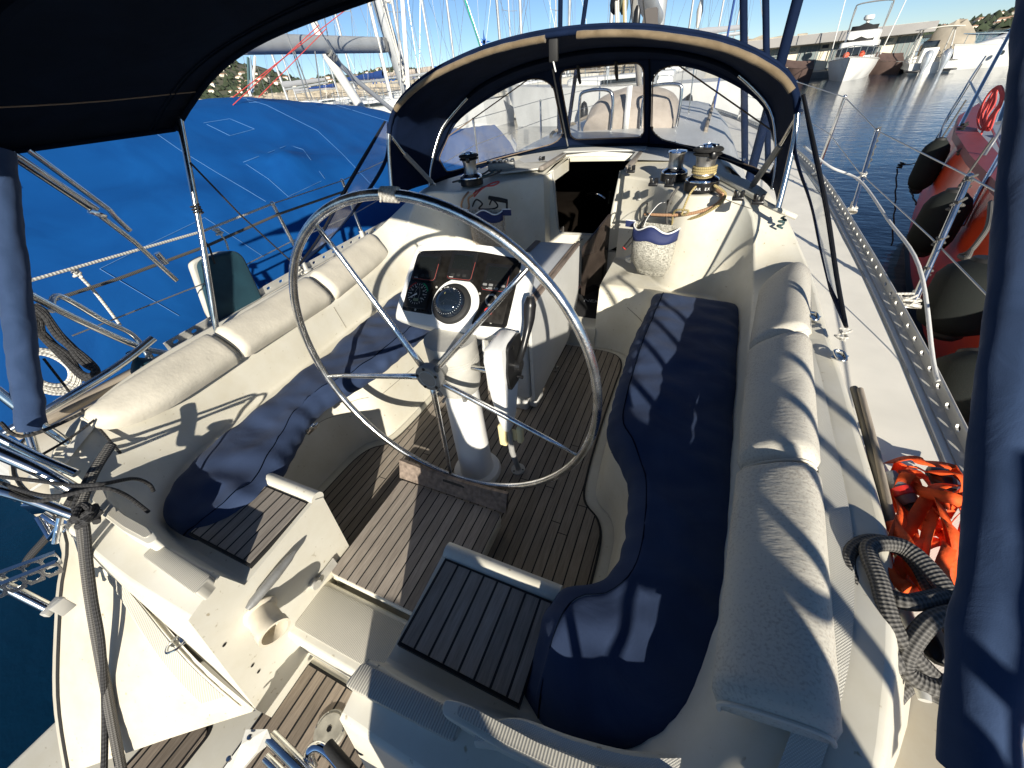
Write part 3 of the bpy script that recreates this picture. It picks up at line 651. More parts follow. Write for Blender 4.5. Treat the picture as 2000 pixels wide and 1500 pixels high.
# smoked acrylic door leaf, swung open to starboard of the entry
g=G(); a=Vector((C+.20,fy-.02,.15)); d=Vector((-.11,-.33,0)); L1=d.length; d.normalize(); nrm=Vector((d.y,-d.x,0))*.008
poly=rpoly([(0,.0),(.34,.04),(.35,.42),(0,.56)],[.005,.03,.03,.01])
vs=[a+d*p[0]+Vector((0,0,p[1]))+nrm*k for k in (-1,1) for p in poly]; n=len(poly)
g.add(vs,[list(range(n))[::-1],[n+i for i in range(n)]]+[[i,(i+1)%n,n+(i+1)%n,n+i] for i in range(n)])
dr=g.build('companionway_door',ACRY,YA,smooth=False)
g=G()
for h in (.10,.22,.34): g.box(a+d*.30+Vector((-.012,0,h)),(.012,.05,.012),0,.002)
g.build('door_clips',CHROME,dr)
g=G(); c=Vector((C-.03,fy-.012,.50)); g.tube(sm([c+Vector((-.02,-.0,-.014)),c,c+Vector((.012,-.012,.006)),c+Vector((.03,-.004,.014))],3),.005,6); g.build('door_latch',CHROME,YA)
# ================================================================ helm, table, winches, rails
# ---- pedestal
PX,PY=C+.005,1.03
pd=G().lathe([(0,0),(.118,0),(.120,.012),(.112,.030),(.086,.036),(.081,.045),(.077,.30),(.073,.60),(0,.60)],(PX,PY,.007),n=40).build('helm_pedestal',PED,YA,angle=35)
g=G(); g.lathe([(.0,.56),(.082,.56),(.092,.60),(.098,.66),(.099,.70),(.096,.702),(.099,.706),(.099,.712),(.096,.714),(.099,.718),(.099,.724),(.096,.726),(.099,.73),(.100,.80),(.0,.80)],(PX,PY,0),n=40); g.build('pedestal_head',CASTL,pd,angle=35)
g=G()
for k in (-1,1):
    g.box((PX+.055*k,PY-.062,.57),(.012,.02,.05),0,.002)
    for j in (0,1): g.lathe([(0,.01),(.006,.01),(.006,0)],(PX+.055*k+.01*k,PY-.066,.558+j*.02),(0,-1,0),8)
g.tube([(PX-.03,PY-.075,.575),(PX+.035,PY-.075,.575)],.004); g.bar((PX-.01,PY-.075,.575),(PX-.02,PY-.11,.555),.005); g.build('brake_clamp',CASTG,pd)
for k in range(4):
    a=k*math.pi/2+.75; G().lathe([(0,.003),(.007,.003),(.007,0)],(PX+.088*math.cos(a),PY+.088*math.sin(a),.036),n=10).build('base_bolt',BLACKP,pd)
# ---- steering wheel
WY,WZ,WR=.885,.727,.605
wc=Vector((C,WY,WZ))
sw=G().tube([wc+Vector((math.cos(2*math.pi*k/96)*WR,0,math.sin(2*math.pi*k/96)*WR)) for k in range(96)],.0145,14,closed=True).build('steering_wheel',STEELW,YA,angle=180)
g=G(); g.lathe([(0,-.030),(.050,-.030),(.053,-.026),(.053,.0),(.045,.004),(.038,.02),(.036,.075),(0,.075)],wc,(0,1,0),36); hb=g.build('wheel_hub',CASTG,sw,angle=30)
g=G(); g.lathe([(.032,-.031),(.034,-.0325),(.036,-.031)],wc,(0,1,0),36); g.build('hub_ring',CASTL,hb)
for k in range(5):
    a=R(18+72*k+9); G().lathe([(0,-.033),(.0045,-.033),(.006,-.0325),(.006,-.029)],wc+Vector((math.cos(a)*.043,0,math.sin(a)*.043)),(0,1,0),10).build('hub_bolt',BLACKP,hb)
def ang_of(px,py):
    q=on(px,py,y=WY)-wc; return math.atan2(q.z,q.x)
for px,py in ((632,458),(640,735),(1032,522),(1125,888),(882,935)):
    a=ang_of(px,py); d=Vector((math.cos(a),0,math.sin(a)))
    G().tube([wc+d*.030+Vector((0,-.012,0)),wc+d*.10+Vector((0,-.010,0)),wc+d*(WR-.12)+Vector((0,0,0)),wc+d*(WR-.008)],[.0125,.0115,.0085,.0072],12).build('wheel_spoke',STEELW,sw,angle=180)
# rope whipping on the top of the rim
a=ang_of(768,403); g=G(); pts=[]
for k in range(90):
    t=k/89; b=a+(t-.5)*.075; c=wc+Vector((math.cos(b)*WR,0,math.sin(b)*WR)); r_=Vector((math.cos(b),0,math.sin(b))); f=2*math.pi*t*9
    pts.append(c+r_*math.cos(f)*.0170+Vector((0,math.sin(f)*.0170,0)))
g.tube(pts,.0038,6); e=pts[-1]; g.tube(sm([e,e+Vector((.01,-.02,-.01)),e+Vector((.005,-.025,-.03))],4),.003,5); g.build('rope_marker',ROPEW,sw)
# ---- binnacle with the instrument panel
top=Vector((0,.215,.20)).normalized()     # up-slope direction of the panel (forward and up)
nv=Vector((0,-top.z,top.y))
po=Vector((C-.02,1.115,.845))
def PP(x,t,h=0.0): return po+Vector((x,0,0))+top*t+nv*h
def rr(x0,x1,t0,t1,r=.01,k=3): return rpoly([(x0,t0),(x1,t0),(x1,t1),(x0,t1)],r,k)
def slab(poly,h0,h1,name,m,parent,bev=.002,smooth=True):
    g=G(); n=len(poly)
    Mx=Matrix(((1,0,0,po.x),(0,top.y,nv.y,po.y),(0,top.z,nv.z,po.z),(0,0,0,1)))
    g.prism(poly,h0,h1,bev,2,M=Mx); return g.build(name,m,parent,smooth=smooth)
# housing: loft from the panel outline down to a narrow collar
outl=[(-.275,-.03),(-.235,-.055),(-.12,-.065),(.12,-.065),(.235,-.055),(.275,-.03),(.272,.12),(.262,.262),(.20,.288),(0,.300),(-.20,.288),(-.262,.262),(-.272,.12)]
n=len(outl)
def ring(fx,ft,h,dt=0,dz=0): return [PP(x*fx,(t-.1)*ft+.1+dt,h)+Vector((0,0,dz)) for x,t in outl]
rows=[ring(.90,.90,.006),ring(.955,.96,.004),ring(1,1,-.012),ring(1.0,1.0,-.05),ring(.95,.95,-.10),ring(.72,.72,-.17),ring(.45,.45,-.22,dt=-.03)]
rows=[sm(r_,4,closed=True) for r_ in rows]
g=G(); g.grid(rows,cu=True); m0=len(g.v); g.add(rows[0],[list(range(len(rows[0])))]); bn=g.build('binnacle',PED,YA,angle=50)
pan=slab(rpoly([(-.235,-.012),(-.09,-.014),(-.085,.03),(-.08,.10),(.09,.10),(.10,.03),(.09,-.030),(.235,-.022),(.232,.245),(.0,.268),(-.232,.245)],[.012,.01,.05,.06,.06,.05,.015,.015,.03,.1,.03],6),.004,.010,'instrument_panel',mat('scuffed_black_panel',(.012,.011,.010),.28,var=.5,vscale=30,bump=.1,bscale=120),bn)
# raised round pod and compass
cc=PP(-.005,.035,.0); cax=(nv*.75+Vector((0,-.25,.35))).normalized()
g=G(); cc=cc+top*.010+Vector((.006,0,0)); g.lathe([(.106,-.06),(.107,-.01),(.104,.008),(.098,.016),(.0,.016)],cc,cax,48); pod=g.build('compass_pod',PED,bn,angle=50); cc=cc-top*.010-Vector((.006,0,0))
g=G(); g.lathe([(.080,.016),(.081,.030),(.076,.036),(.062,.038),(.060,.032)],cc,cax,48); cp=g.build('compass',BLACKR,bn,angle=60)
G().lathe([(.062,.034),(.060,.046),(.051,.060),(.035,.070),(.017,.075),(0,.076)],cc,cax,40).build('compass_dome',mat('compass_glass',(.008,.013,.022),.05,coat=.4),cp,angle=180)
u_=Vector((1,0,0)); w_=cax.cross(u_).normalized()
def cring(r,a,h): return cc+cax*h+(u_*math.cos(a)-w_*math.sin(a))*r
g=G()
for k in range(36):
    a=2*math.pi*k/36; r0=.0545; L_=.004 if k%3 else .007
    z0=.0555; g.add([cring(r0,a-.012,z0),cring(r0,a+.012,z0),cring(r0-L_,a+.012,z0+L_*.9),cring(r0-L_,a-.012,z0+L_*.9)],[[0,1,2,3]])
g.build('compass_ticks',WHITET,cp,smooth=False,recalc=False)
def text(body,name,m,parent,M4,size=.01,ext=.0004,align='CENTER',mirror=False):
    cu=bpy.data.curves.new(name,'FONT'); cu.body=body; cu.size=size; cu.align_x=align; cu.align_y='CENTER'; cu.extrude=ext; cu.resolution_u=3
    ob=bpy.data.objects.new('tmp',cu); col.objects.link(ob); bpy.context.view_layer.update()
    me=bpy.data.meshes.new_from_object(ob.evaluated_get(bpy.context.evaluated_depsgraph_get())); bpy.data.objects.remove(ob)
    if mirror:
        me.transform(Matrix.Scale(-1,4,(1,0,0))); me.flip_normals()
    me.transform(M4); me.name=name; me.materials.clear(); me.materials.append(m)
    o=bpy.data.objects.new(name,me); col.objects.link(o)
    if parent is not None: o.parent=parent; o.matrix_parent_inverse=world_of(parent).inverted()
    return o
def frameM(o,x,y,z):
    return Matrix(((x.x,y.x,z.x,o.x),(x.y,y.y,z.y,o.y),(x.z,y.z,z.z,o.z),(0,0,0,1)))
for t_,a in (('30',-1.75),('60',-1.15),('33',-2.35),('0',-2.0)):
    p=cring(.043,a,.070); x=(u_*-math.sin(a)-w_*math.cos(a)); z=(p-cc).normalized()
    y=z.cross(-x if False else x).normalized(); x=y.cross(z)
    text(t_,'compass_figure',WHITET,cp,frameM(cring(.049,a,.0665),x,y,z),.010)
g=G(); g.bar(cring(.056,-1.95,.055),cring(.020,-1.95,.076),.0008,5); g.build('lubber_line',mat('yellow_line',(.8,.7,.25),.5),cp)
# instruments: three displays, one dial, autopilot keypad
def display(x0,x1,t0,t1,nm,keys=0):
    d=slab(rr(x0,x1,t0,t1,.010),.010,.020,nm,BLACKP,bn,.003)
    slab(rr(x0+.014,x1-.014,t0+(t1-t0)*.38,t1-.012,.004),.020,.0208,'screen',SCREEN,d,.0003)
    # red edge line along the lower rim
    g=G(); g.tube([PP(x0+.004,t0+.012,.0205),PP(x0+.010,t0+.004,.0205),PP(x1-.010,t0+.004,.0205),PP(x1-.004,t0+.012,.0205),PP(x1-.003,t1-.04,.0205)],.0009,5); g.build('red_trim_line',mat('dull_red_line',(.30,.05,.04),.5),d)
    for k in range(keys):
        slab(rr(x0+.018+k*.026,x0+.034+k*.026,t0+.014,t0+.026,.003),.020,.0222,'key',BLACKR,d,.0008)
    g=G(); g.box(PP(x0+.022,t0+.0095,.0206),(.018,.003,.0006),frameM(Vector((0,0,0)),Vector((1,0,0)),top,nv)); g.build('maker_mark',mat('grey_print',(.45,.45,.43),.6),d,smooth=False)
    return d
display(-.222,-.108,.118,.232,'depth_display',3)
display(-.062,.052,.135,.252,'plotter_display',3)
ap=display(.098,.205,.105,.215,'autopilot_keypad',0)
for i in range(4):
    for j in range(2): slab(rr(.104+i*.025,.121+i*.025,.112+j*.013,.121+j*.013,.003),.020,.0225,'key',mat('grey_key',(.20,.20,.20),.6) if (i+j)%3 else BLACKR,ap,.0008)
dl=slab(rr(-.228,-.118,.002,.112,.010),.010,.020,'wind_dial',BLACKP,bn,.003)
dc=(-.173,.060)
g=G()
for k in range(24):
    a=2*math.pi*k/24; r1=.044; r0=.038 if k%2 else .035
    def q(r,da): return PP(dc[0]+r*math.sin(a+da),dc[1]+r*math.cos(a+da),.0212)
    g.add([q(r0,-.02),q(r0,.02),q(r1,.02),q(r1,-.02)],[[0,1,2,3]])
g.build('dial_ticks',WHITET,dl,smooth=False,recalc=False)
for (a0,a1,m_) in ((.35,1.25,mat('green_arc',(.02,.30,.12),.5)),(-1.25,-.35,mat('red_arc',(.40,.03,.02),.5))):
    g=G(); g.grid([[PP(dc[0]+r*math.sin(a0+(a1-a0)*k/8),dc[1]+r*math.cos(a0+(a1-a0)*k/8),.0210) for k in range(9)] for r in (.045,.050)]); g.build('dial_arc',m_,dl,smooth=False)
g=G(); a=-2.15; g.add([PP(dc[0]+.004*math.cos(a),dc[1]-.004*math.sin(a),.023),PP(dc[0]-.004*math.cos(a),dc[1]+.004*math.sin(a),.023),PP(dc[0]+.040*math.sin(a),dc[1]+.040*math.cos(a),.023)],[[0,1,2]]); g.build('dial_needle',WHITET,dl,smooth=False,recalc=False)
g=G(); hullp=[PP(dc[0]+x,dc[1]+t,.0212) for x,t in [(-.009,-.018),(-.012,0),(-.009,.014),(0,.030),(.009,.014),(.012,0),(.009,-.018)]]; g.tube(hullp,.0007,4); g.build('dial_boat_outline',mat('grey_print2',(.4,.4,.38),.6),dl)
slab(rr(dc[0]-.012,dc[0]+.012,dc[1]-.030,dc[1]-.019,.002),.020,.0212,'dial_lcd',mat('lcd_green',(.22,.26,.16),.4),dl,.0002)
for k,(t_,a) in enumerate((('30',-.45),('60',-1.1),('90',-1.6),('120',-2.2),('30',.45),('60',1.1),('90',1.6),('120',2.2))):
    p=PP(dc[0]+.030*math.sin(a),dc[1]+.030*math.cos(a),.0212); text(t_,'dial_figure',WHITET,dl,frameM(p,Vector((1,0,0)),top,nv),.0085,.0002)
for x,t in ((-.225,.24),(.225,.235),(-.17,-.003),(.17,-.010),(-.10,.10),(.095,.095)):
    g=G(); g.lathe([(0,.002),(.004,.002),(.005,0)],PP(x,t,.010),nv,10); g.build('panel_screw',ALU,pan)
# engine start panel (lower right): scuffed plate with a key switch
slab(rr(.112,.218,-.012,.085,.006),.010,.013,'engine_panel',mat('scuffed_black',(.016,.014,.012),.5,var=.6,vscale=40),bn,.001)
g=G(); g.lathe([(0,.012),(.010,.012),(.012,.004),(.016,.0)],PP(.15,.03,.013),nv,18); g.build('start_button',RED,bn)
g=G(); g.lathe([(.016,.004),(.020,.006),(.024,.004)],PP(.15,.075,.012),nv,24); g.build('gauge_ring',CASTG,bn)
# overhang cap of the binnacle with its small blind print
# ---- throttle box starboard of the pedestal
g=G(); rows=[]
for z,x0,x1,y0,y1 in ((.44,-.545,-.515,.955,1.01),(.50,-.555,-.505,.945,1.03),(.64,-.562,-.498,.925,1.06),(.80,-.565,-.495,.915,1.08),(.842,-.562,-.498,.925,1.075),(.850,-.55,-.51,.94,1.06)):
    rows.append([Vector((*p,z)) for p in rpoly([(x0,y0),(x1,y0),(x1,y1),(x0,y1)],.016,4)])
g.grid(rows,cu=True); g.add(rows[-1],[list(range(len(rows[-1])))]); g.add(rows[0],[list(range(len(rows[0])))[::-1]])
th=g.build('throttle_housing',PED,YA,angle=40)
g=G(); 
poly=rpoly([(.955,.66),(1.06,.66),(1.085,.74),(1.075,.845),(.97,.845),(.945,.74)],.02,4)
n=len(poly); vs=[(xx,p[0],p[1]) for xx in (-.497,-.487) for p in poly]; g.add(vs,[list(range(n)),[n+i for i in range(n)]]+[[i,(i+1)%n,n+(i+1)%n,n+i] for i in range(n)])
g.build('throttle_plate',BLACKP,th,angle=40)
g=G(); g.tube(sm([(-.480,1.02,.74),(-.462,1.03,.80),(-.455,1.075,.87),(-.455,1.10,.93),(-.455,1.11,.965)],5),[.012,.012,.013,.020,.022,.012],12); g.lathe([(0,.03),(.022,.03),(.026,0)],(-.497,1.02,.735),(1,0,0),20); g.build('throttle_lever',BLACKP,th)
g=G(); g.lathe([(0,.02),(.007,.02),(.007,0)],(-.476,1.0,.70),(1,0,0),10); g.build('neutral_knob',BLACKP,th)
g=G(); g.bar((-.665,1.0,.70),(-.562,1.0,.70),.011,12); g.build('throttle_bracket',STEEL,th)
# grey cable tube down to a flange on the sole
fl=on(1012,916,z=.01)
g=G(); g.tube([(-.53,.985,.46),(-.525,.98,.30),(fl.x,fl.y,.02)],.0125,14); g.build('cable_tube',mat('grey_tube',(.33,.33,.32),.5),YA)
G().lathe([(0,.012),(.013,.012),(.015,.006),(.034,.006),(.036,0)],(fl.x,fl.y,.008),n=28).build('tube_flange',CASTL,YA)
for k in range(3): G().lathe([(0,.009),(.004,.009),(.004,.006)],(fl.x+.026*math.cos(k*2.1),fl.y+.026*math.sin(k*2.1),.008),n=8).build('flange_screw',BLACKP,YA)
# yellow foam wrapped round the tube
g=G()
for (px_,w,h_) in ((983,.034,.115),(1016,.024,.085)):
    c=on(px_,848,y=.975); g.box(c,(w,.030,h_),frameM(Vector((0,0,0)),Vector((1,0,0)),Vector((0,1,0)),Vector((0,0,1))),.008,3)
g.box(on(998,848,y=.995),(.05,.012,.06),None,.004)
tag(g.build('foam_pad',FOAM,None),'split pale yellow foam pad clipped round the thin grey tube beside the pedestal','foam pad')
# curved white pipe guards of the pedestal (two uprights forward)
# ---- cockpit table, leaves folded down
g=G(); g.box((-.765,1.90,.40),(.235,.80,.56),0,.02,3); tb=g.build('cockpit_table',GREYG,YA)
g=G(); g.box((-.765,1.84,.05),(.16,.62,.14),0,.015,3); g.box((-.66,1.62,.075),(.05,.12,.13),0,.012); g.build('table_foot',GREYG,tb)
for s,xx in ((1,-.628),(-1,-.902)):
    poly=rpoly([(1.50,.10),(2.16,.14),(2.36,.34),(2.36,.70),(1.50,.70)],[.04,.05,.05,.02,.02],4); n=len(poly)
    g=G(); vs=[(xx+k,p[0],p[1]) for k in (-.009,.009) for p in poly]; g.add(vs,[list(range(n))[::-1],[n+i for i in range(n)]]+[[i,(i+1)%n,n+(i+1)%n,n+i] for i in range(n)])
    lf=g.build('table_leaf',GREYG,tb,smooth=False)
    G().box((xx,1.93,.704),(.024,.87,.012),0,.003).build('leaf_wood_edge',WOOD,lf)
G().prism(rpoly([(-.885,1.48),(-.645,1.48),(-.645,2.36),(-.885,2.36)],.02),.68,.705,.005).build('table_top',mat('pale_grey_top',(.52,.54,.56),.35,var=.06),tb)
for x_ in (-.648,-.882): G().box((x_,1.92,.707),(.012,.88,.008),0,.002).build('top_wood_edge',WOOD,tb)
g=G(); c=Vector((-.62,1.86,.075))
for k in range(3): g.box(c+Vector((.0,.02*k,.012*(k%2))),(.02,.014,.02),0,.003)
g.build('table_hinge',STEEL,tb)
# ---- door mat with its compass star and letters
mt=G().prism(rpoly([(C-.25,2.44),(C+.27,2.44),(C+.27,2.93),(C-.25,2.93)],.02),.150,.157,.002).build('doormat',mat('black_mat',(.016,.016,.018),.95,bump=.6,bscale=500),None)
tag(mt,'small black doormat with a red and white compass star at the foot of the companionway','doormat')
g1=G(); g2=G(); sc_=on(1131,560,z=.158)
for k in range(8):
    a=math.pi*k/4+.2; r_=.062 if k%2==0 else .040; b0=a-math.pi/8; b1=a+math.pi/8
    t=Vector((math.cos(a)*r_,math.sin(a)*r_,0)); p0=Vector((math.cos(b0),math.sin(b0),0))*.018; p1=Vector((math.cos(b1),math.sin(b1),0))*.018
    o=Vector((sc_.x,sc_.y,.1575)); g1.add([o,o+p0,o+t],[[0,1,2]]); g2.add([o,o+t,o+p1],[[0,1,2]])
g1.build('star_red',mat('mat_red',(.55,.05,.05),.9),mt,smooth=False,recalc=False); g2.build('star_white',mat('mat_white',(.6,.6,.58),.9),mt,smooth=False,recalc=False)
tp=on(1158,588,z=.158); text('NEXU','mat_letters',mat('mat_grey',(.45,.46,.46),.9),mt,frameM(Vector((tp.x+.01,tp.y,.1576)),Vector((1,0,0)),Vector((0,1,0)),Vector((0,0,1))),.06)
# ---- winches
def winch(name,x,y,z,k=1.0,selftail=True,rope=None,label=None,lettered=False,handle=False):
    Z=lambda h: z+h*k
    w=G().lathe([(0,0),(.075*k,0),(.076*k,.034*k),(.073*k,.038*k),(.074*k,.040*k),(.070*k,.052*k),(.060*k,.056*k)],(x,y,z),n=48).build(name,BLACKP,YA,angle=35)
    if label: w['label']=label
    G().lathe([(.0735*k,.0395*k),(.0745*k,.0445*k),(.070*k,.052*k),(.055*k,.060*k),(.046*k,.066*k)],(x,y,z),n=48).build('winch_skirt',CHROME,w,angle=60)
    G().lathe([(.050*k,.058*k),(.043*k,.072*k),(.041*k,.10*k),(.042*k,.125*k),(.046*k,.137*k),(.046*k,.142*k),(0,.142*k)],(x,y,z),n=48).build('drum',mat('winch_drum',(.45,.44,.42),.33,metal=.9,bump=.3,bscale=300),w,angle=40)
    if selftail:
        G().lathe([(.038*k,.142*k),(.058*k,.145*k),(.062*k,.150*k),(.047*k,.155*k),(.062*k,.160*k),(.064*k,.166*k),(.058*k,.172*k),(.030*k,.176*k),(0,.176*k)],(x,y,z),n=32).build('self_tailer',BLACKR,w,angle=35)
        g=G(); g.box((x+.02*k,y-.052*k,Z(.150)),(.022*k,.05*k,.03*k),R(20),.006*k); g.build('feeder_arm',BLACKP,w)
        g=G(); g.lathe([(.030*k,.176*k),(.026*k,.186*k),(.012*k,.188*k),(.010*k,.180*k),(0,.180*k)],(x,y,z),n=24)
        for q in range(4):
            a=q*math.pi/2+.4; g.box((x+math.cos(a)*.034*k,y+math.sin(a)*.034*k,Z(.178)),(.018*k,.012*k,.01*k),a,.003*k)
        g.build('winch_cap',CHROME,w,angle=50)
    else:
        G().lathe([(.046*k,.142*k),(.052*k,.146*k),(.050*k,.152*k),(.026*k,.156*k),(.012*k,.157*k),(.010*k,.150*k),(0,.150*k)],(x,y,z),n=40).build('winch_cap',CHROME,w,angle=40)
    if rope:
        pts=[]; n=3
        for i in range(n*24+1):
            a=2*math.pi*i/24; pts.append(Vector((x+math.cos(a)*.048*k,y+math.sin(a)*.048*k,Z(.070)+i/(24)*.0098*k)))
        G().tube(pts,.0057*k,7).build('rope_turns',rope,w)
    return w
wS=Vector((0.005,2.52,.985)); wP=Vector((-1.46,2.60,.985)); w2=Vector((-.155,2.73,.99))
winch('winch',wS.x,wS.y,wS.z,1.16,True,ROPEY,'large starboard winch with rope turns and white letters on its black base')
winch('winch',wP.x,wP.y,wP.z,1.05,True,None,'port winch with a black self-tailing top and bare silver drum')
winch('winch',w2.x,w2.y,w2.z,1.0,False,None,'smaller low winch with a plain silver cap beside the large one')
# lettering on the big winch base (partly worn: HA  EX)
for i,ch in enumerate('HARKEX'):
    a=R(-90-25+i*9.5+4); r_=.0768*1.16; p=Vector((wS.x+math.cos(a)*r_*1.0,wS.y+math.sin(a)*r_,wS.z+.020))
    z=Vector((math.cos(a),math.sin(a),0)); x=Vector((-math.sin(a),math.cos(a),0)); 
    if i in(3,): continue
    text(ch,'base_letter',WHITET,YA,frameM(p,x,Vector((0,0,1)),z),.019,.0004)
# rope clutches (port), organizer, small cleats and blocks
g=G(); cl=on(955,335,z=1.03)
cb=G().box((cl.x+.02,cl.y+.18,1.035),(.20,.10,.06),R(20),.012,3).build('rope_clutch',CASTG,YA)
for k in range(5):
    a=Vector((cl.x-.07+k*.042,cl.y+.145+k*.015,1.065)); G().box(a,(.026,.085,.020),R(20),.006).build('clutch_lever',BLACKP,cb)
for k in range(3):
    a=Vector((cl.x-.05+k*.05,cl.y+.10,1.02)); G().tube(sm([a,a+Vector((.0,-.12,-.005)),a+Vector((-.05,-.25,-.005)),a+Vector((-.12,-.34,-.01))],5),.006,7).build('control_line',ROPET if k%2 else ROPEG,YA)
def cam_cleat(p,name='cam_cleat'):
    g=G(); g.box(p+Vector((0,0,.010)),(.05,.03,.016),0,.004); g.box(p+Vector((-.012,0,.03)),(.014,.034,.03),R(15),.004); g.box(p+Vector((.014,0,.03)),(.014,.034,.03),R(-15),.004); return g.build(name,BLACKP,YA)
for q in ((1232,338),(1275,364),(1306,366),(1440,392),(1478,400),(1058,318)): cam_cleat(on(*q,z=1.0))
# grey traveller-like moulding strip behind the starboard winch
g=G(); g.tube(sm([on(1395,340,z=1.0),on(1440,365,z=.99),on(1500,400,z=.97),on(1555,425,z=.93)],6),.013,8); g.build('spray_rail',GEL,YA)
# ribbed roll on the bulkhead edge and small catch plate, starboard
g=G(); c=on(1250,383,y=2.86); g.lathe([(0,-.022),(.014,-.022),(.016,-.014),(.013,-.007),(.016,0),(.013,.007),(.016,.014),(.014,.022),(0,.022)],c,(0,0,1),16); g.build('grey_plug',ALU,YA)
# folding pad-eyes on the starboard coaming
for q in ((1588,620),(1640,697)):
    c=on(*q,z=.735); g=G(); g.box(c,(.036,.05,.004),R(-30),.001)
    g.tube(sm([c+Vector((-.012,-.022,.006)),c+Vector((-.014,.022,.006)),c+Vector((.0,.032,.006)),c+Vector((.014,.022,.006)),c+Vector((.012,-.022,.006)),c+Vector((0,-.03,.006))],4,closed=True),.004,8,closed=True); g.build('pad_eye',STEEL,YA)
# locker latch on the port seat front, drain hole, seams
g=G(); c=on(607,838,x=C-.60); g.box(c,(.012,.05,.03),0,.003); g.box(c+Vector((.012,.02,.006)),(.012,.03,.014),0,.003); g.build('locker_latch',STEEL,YA)
# ---- side-deck stanchions and lifelines
ST=[]
def stanchion(x,y,z0,h,lean=(0,0)):
    b=Vector((x,y,z0)); t=b+Vector((lean[0],lean[1],h))
    st_=G().tube([b+Vector((0,0,.03)),t],.0125,12).build('stanchion',STEEL,YA)
    G().lathe([(0,.075),(.016,.075),(.018,.02),(.035,.012),(.036,0)],b,(t-b).normalized(),18).build('stanchion_base',ALU,st_)
    G().sphere(t,.015,10).build('stanchion_tip',STEEL,st_); return b,t
bS1=on(1662,415,z=.60); tS1=on(1713,255,x=bS1.x+.03)
bS2=on(1778,600,z=.595); tS2=on(1893,345,x=bS2.x+.05)
bP1=on(640,500,z=.60); 
stanchion(bS1.x,bS1.y,.60,tS1.z-.60,(tS1.x-bS1.x,tS1.y-bS1.y)); stanchion(bS2.x,bS2.y,.595,tS2.z-.595,(tS2.x-bS2.x,tS2.y-bS2.y))
pu=lambda y:(1.50 if y<.5 else 1.6 if y<1.3 else 1.66)
P1=on(532,398,x=C-1.66); P2=on(668,353,x=C-1.69)
PB1=Vector((C-1.635,P1.y+.02,.60)); PB2=Vector((C-1.675,P2.y+.02,.605))
stanchion(PB1.x,PB1.y,.60,P1.z-.60,(P1.x-PB1.x,P1.y-PB1.y)); stanchion(PB2.x,PB2.y,.60,P2.z-.60,(P2.x-PB2.x,P2.y-PB2.y))
print('stanchions',bS1,tS1,bS2,tS2,P1,P2)
for (y,u) in ((4.6,1.70),(6.4,1.55),(8.2,1.12)):
    for s in (1,-1): stanchion(C+s*u,y,.64+(y-4)*.02,.56)
P0=on(395,452,x=C-1.62); PP0=on(45,552,x=C-1.56)
up=[PP0,P0,P1,P2,M(1.70,4.6,1.21,-1),M(1.55,6.4,1.25,-1),M(1.12,8.2,1.30,-1)]
G().tube(up[2:],.0035,6).build('lifeline',WIRE,YA); 
G().tube(up[:2]+[up[2]],.0062,8).build('lifeline_white_rope',ROPEW,YA)
lo=[Vector((p.x,p.y,p.z-.24)) for p in up]; G().tube(lo,.0035,6).build('lifeline',WIRE,YA)
q=[on(60,600,x=C-1.58),on(230,545,x=C-1.60),on(400,482,x=C-1.62),on(545,418,x=C-1.64),P2+Vector((0,0,-.07))]
G().tube(q,.0075,8).build('lifeline_padded',ROPEG,YA)
upS=[tS2+(tS2-tS1)*1.1+Vector((-.05,0,0)),tS2,tS1,M(1.70,4.6,1.21),M(1.55,6.4,1.25),M(1.12,8.2,1.30)]
G().tube(upS,.0038,6).build('lifeline',WIRE,YA)
loS=[p+Vector((-.01,0,-.25)) for p in upS]; G().tube(loS,.0035,6).build('lifeline',WIRE,YA)
# pale webbing jackline that runs down from the hood to the stanchion feet
def strap(pts,w,name,m,parent,nrm=Vector((0,0,1)),solid=.002,tw=None):
    P=[Vector(p) for p in pts]; a=[];b=[]
    for i,p in enumerate(P):
        d=(P[min(i+1,len(P)-1)]-P[max(i-1,0)]).normalized(); n_=nrm if tw is None else Matrix.Rotation(tw*i/len(P),3,d)@nrm
        s_=d.cross(n_).normalized()*w/2; a.append(p-s_); b.append(p+s_)
    return G().grid([a,b]).build(name,m,parent,solid=solid)
strap(sm([on(1570,285,x=.62),on(1620,325,x=.75),on(1678,352,x=.885),on(1735,430,x=.885),on(1795,520,x=.88),on(1822,700,x=.87),on(1832,745,x=.86)],6),.013,'jackline_webbing',WEB,YA,Vector((-.6,-.5,.55)).normalized())
# cord lashings on the stanchions
def knot(c,r,n,rr_,m,name,parent,seed=1,sc=(1,1,1)):
    g=G(); q=random.Random(seed); pts=[]
    for k in range(n):
        a=k*2.4; pts.append(Vector(c)+Vector((math.cos(a)*r*q.uniform(.6,1.1)*sc[0],math.sin(a)*r*q.uniform(.6,1.1)*sc[1],(k/n-.5)*r*2.2*sc[2]+q.uniform(-.2,.2)*r)))
    g.tube(sm(pts,5),rr_,7); return g.build(name,m,parent)
mS=bS1.lerp(tS1,.45); knot(mS,.026,12,.0055,ROPEW,'cord_lashing',YA,3); knot(tS1,.016,9,.005,ROPEG,'cord_lashing',YA,4,(1,1,1.2))
knot(bS1+Vector((0,0,.03)),.03,8,.006,ROPEW,'cord_lashing',YA,5,(1,1,.6)); knot(bS2+Vector((-.03,0,.04)),.04,10,.005,ROPEW,'cord_lashing',YA,6,(1.4,1,.5))
for k,f in enumerate((.30,.52,.80,.97)): knot(bS2.lerp(tS2,f),.022,9,.0055,ROPEG,'cord_lashing',YA,20+k)
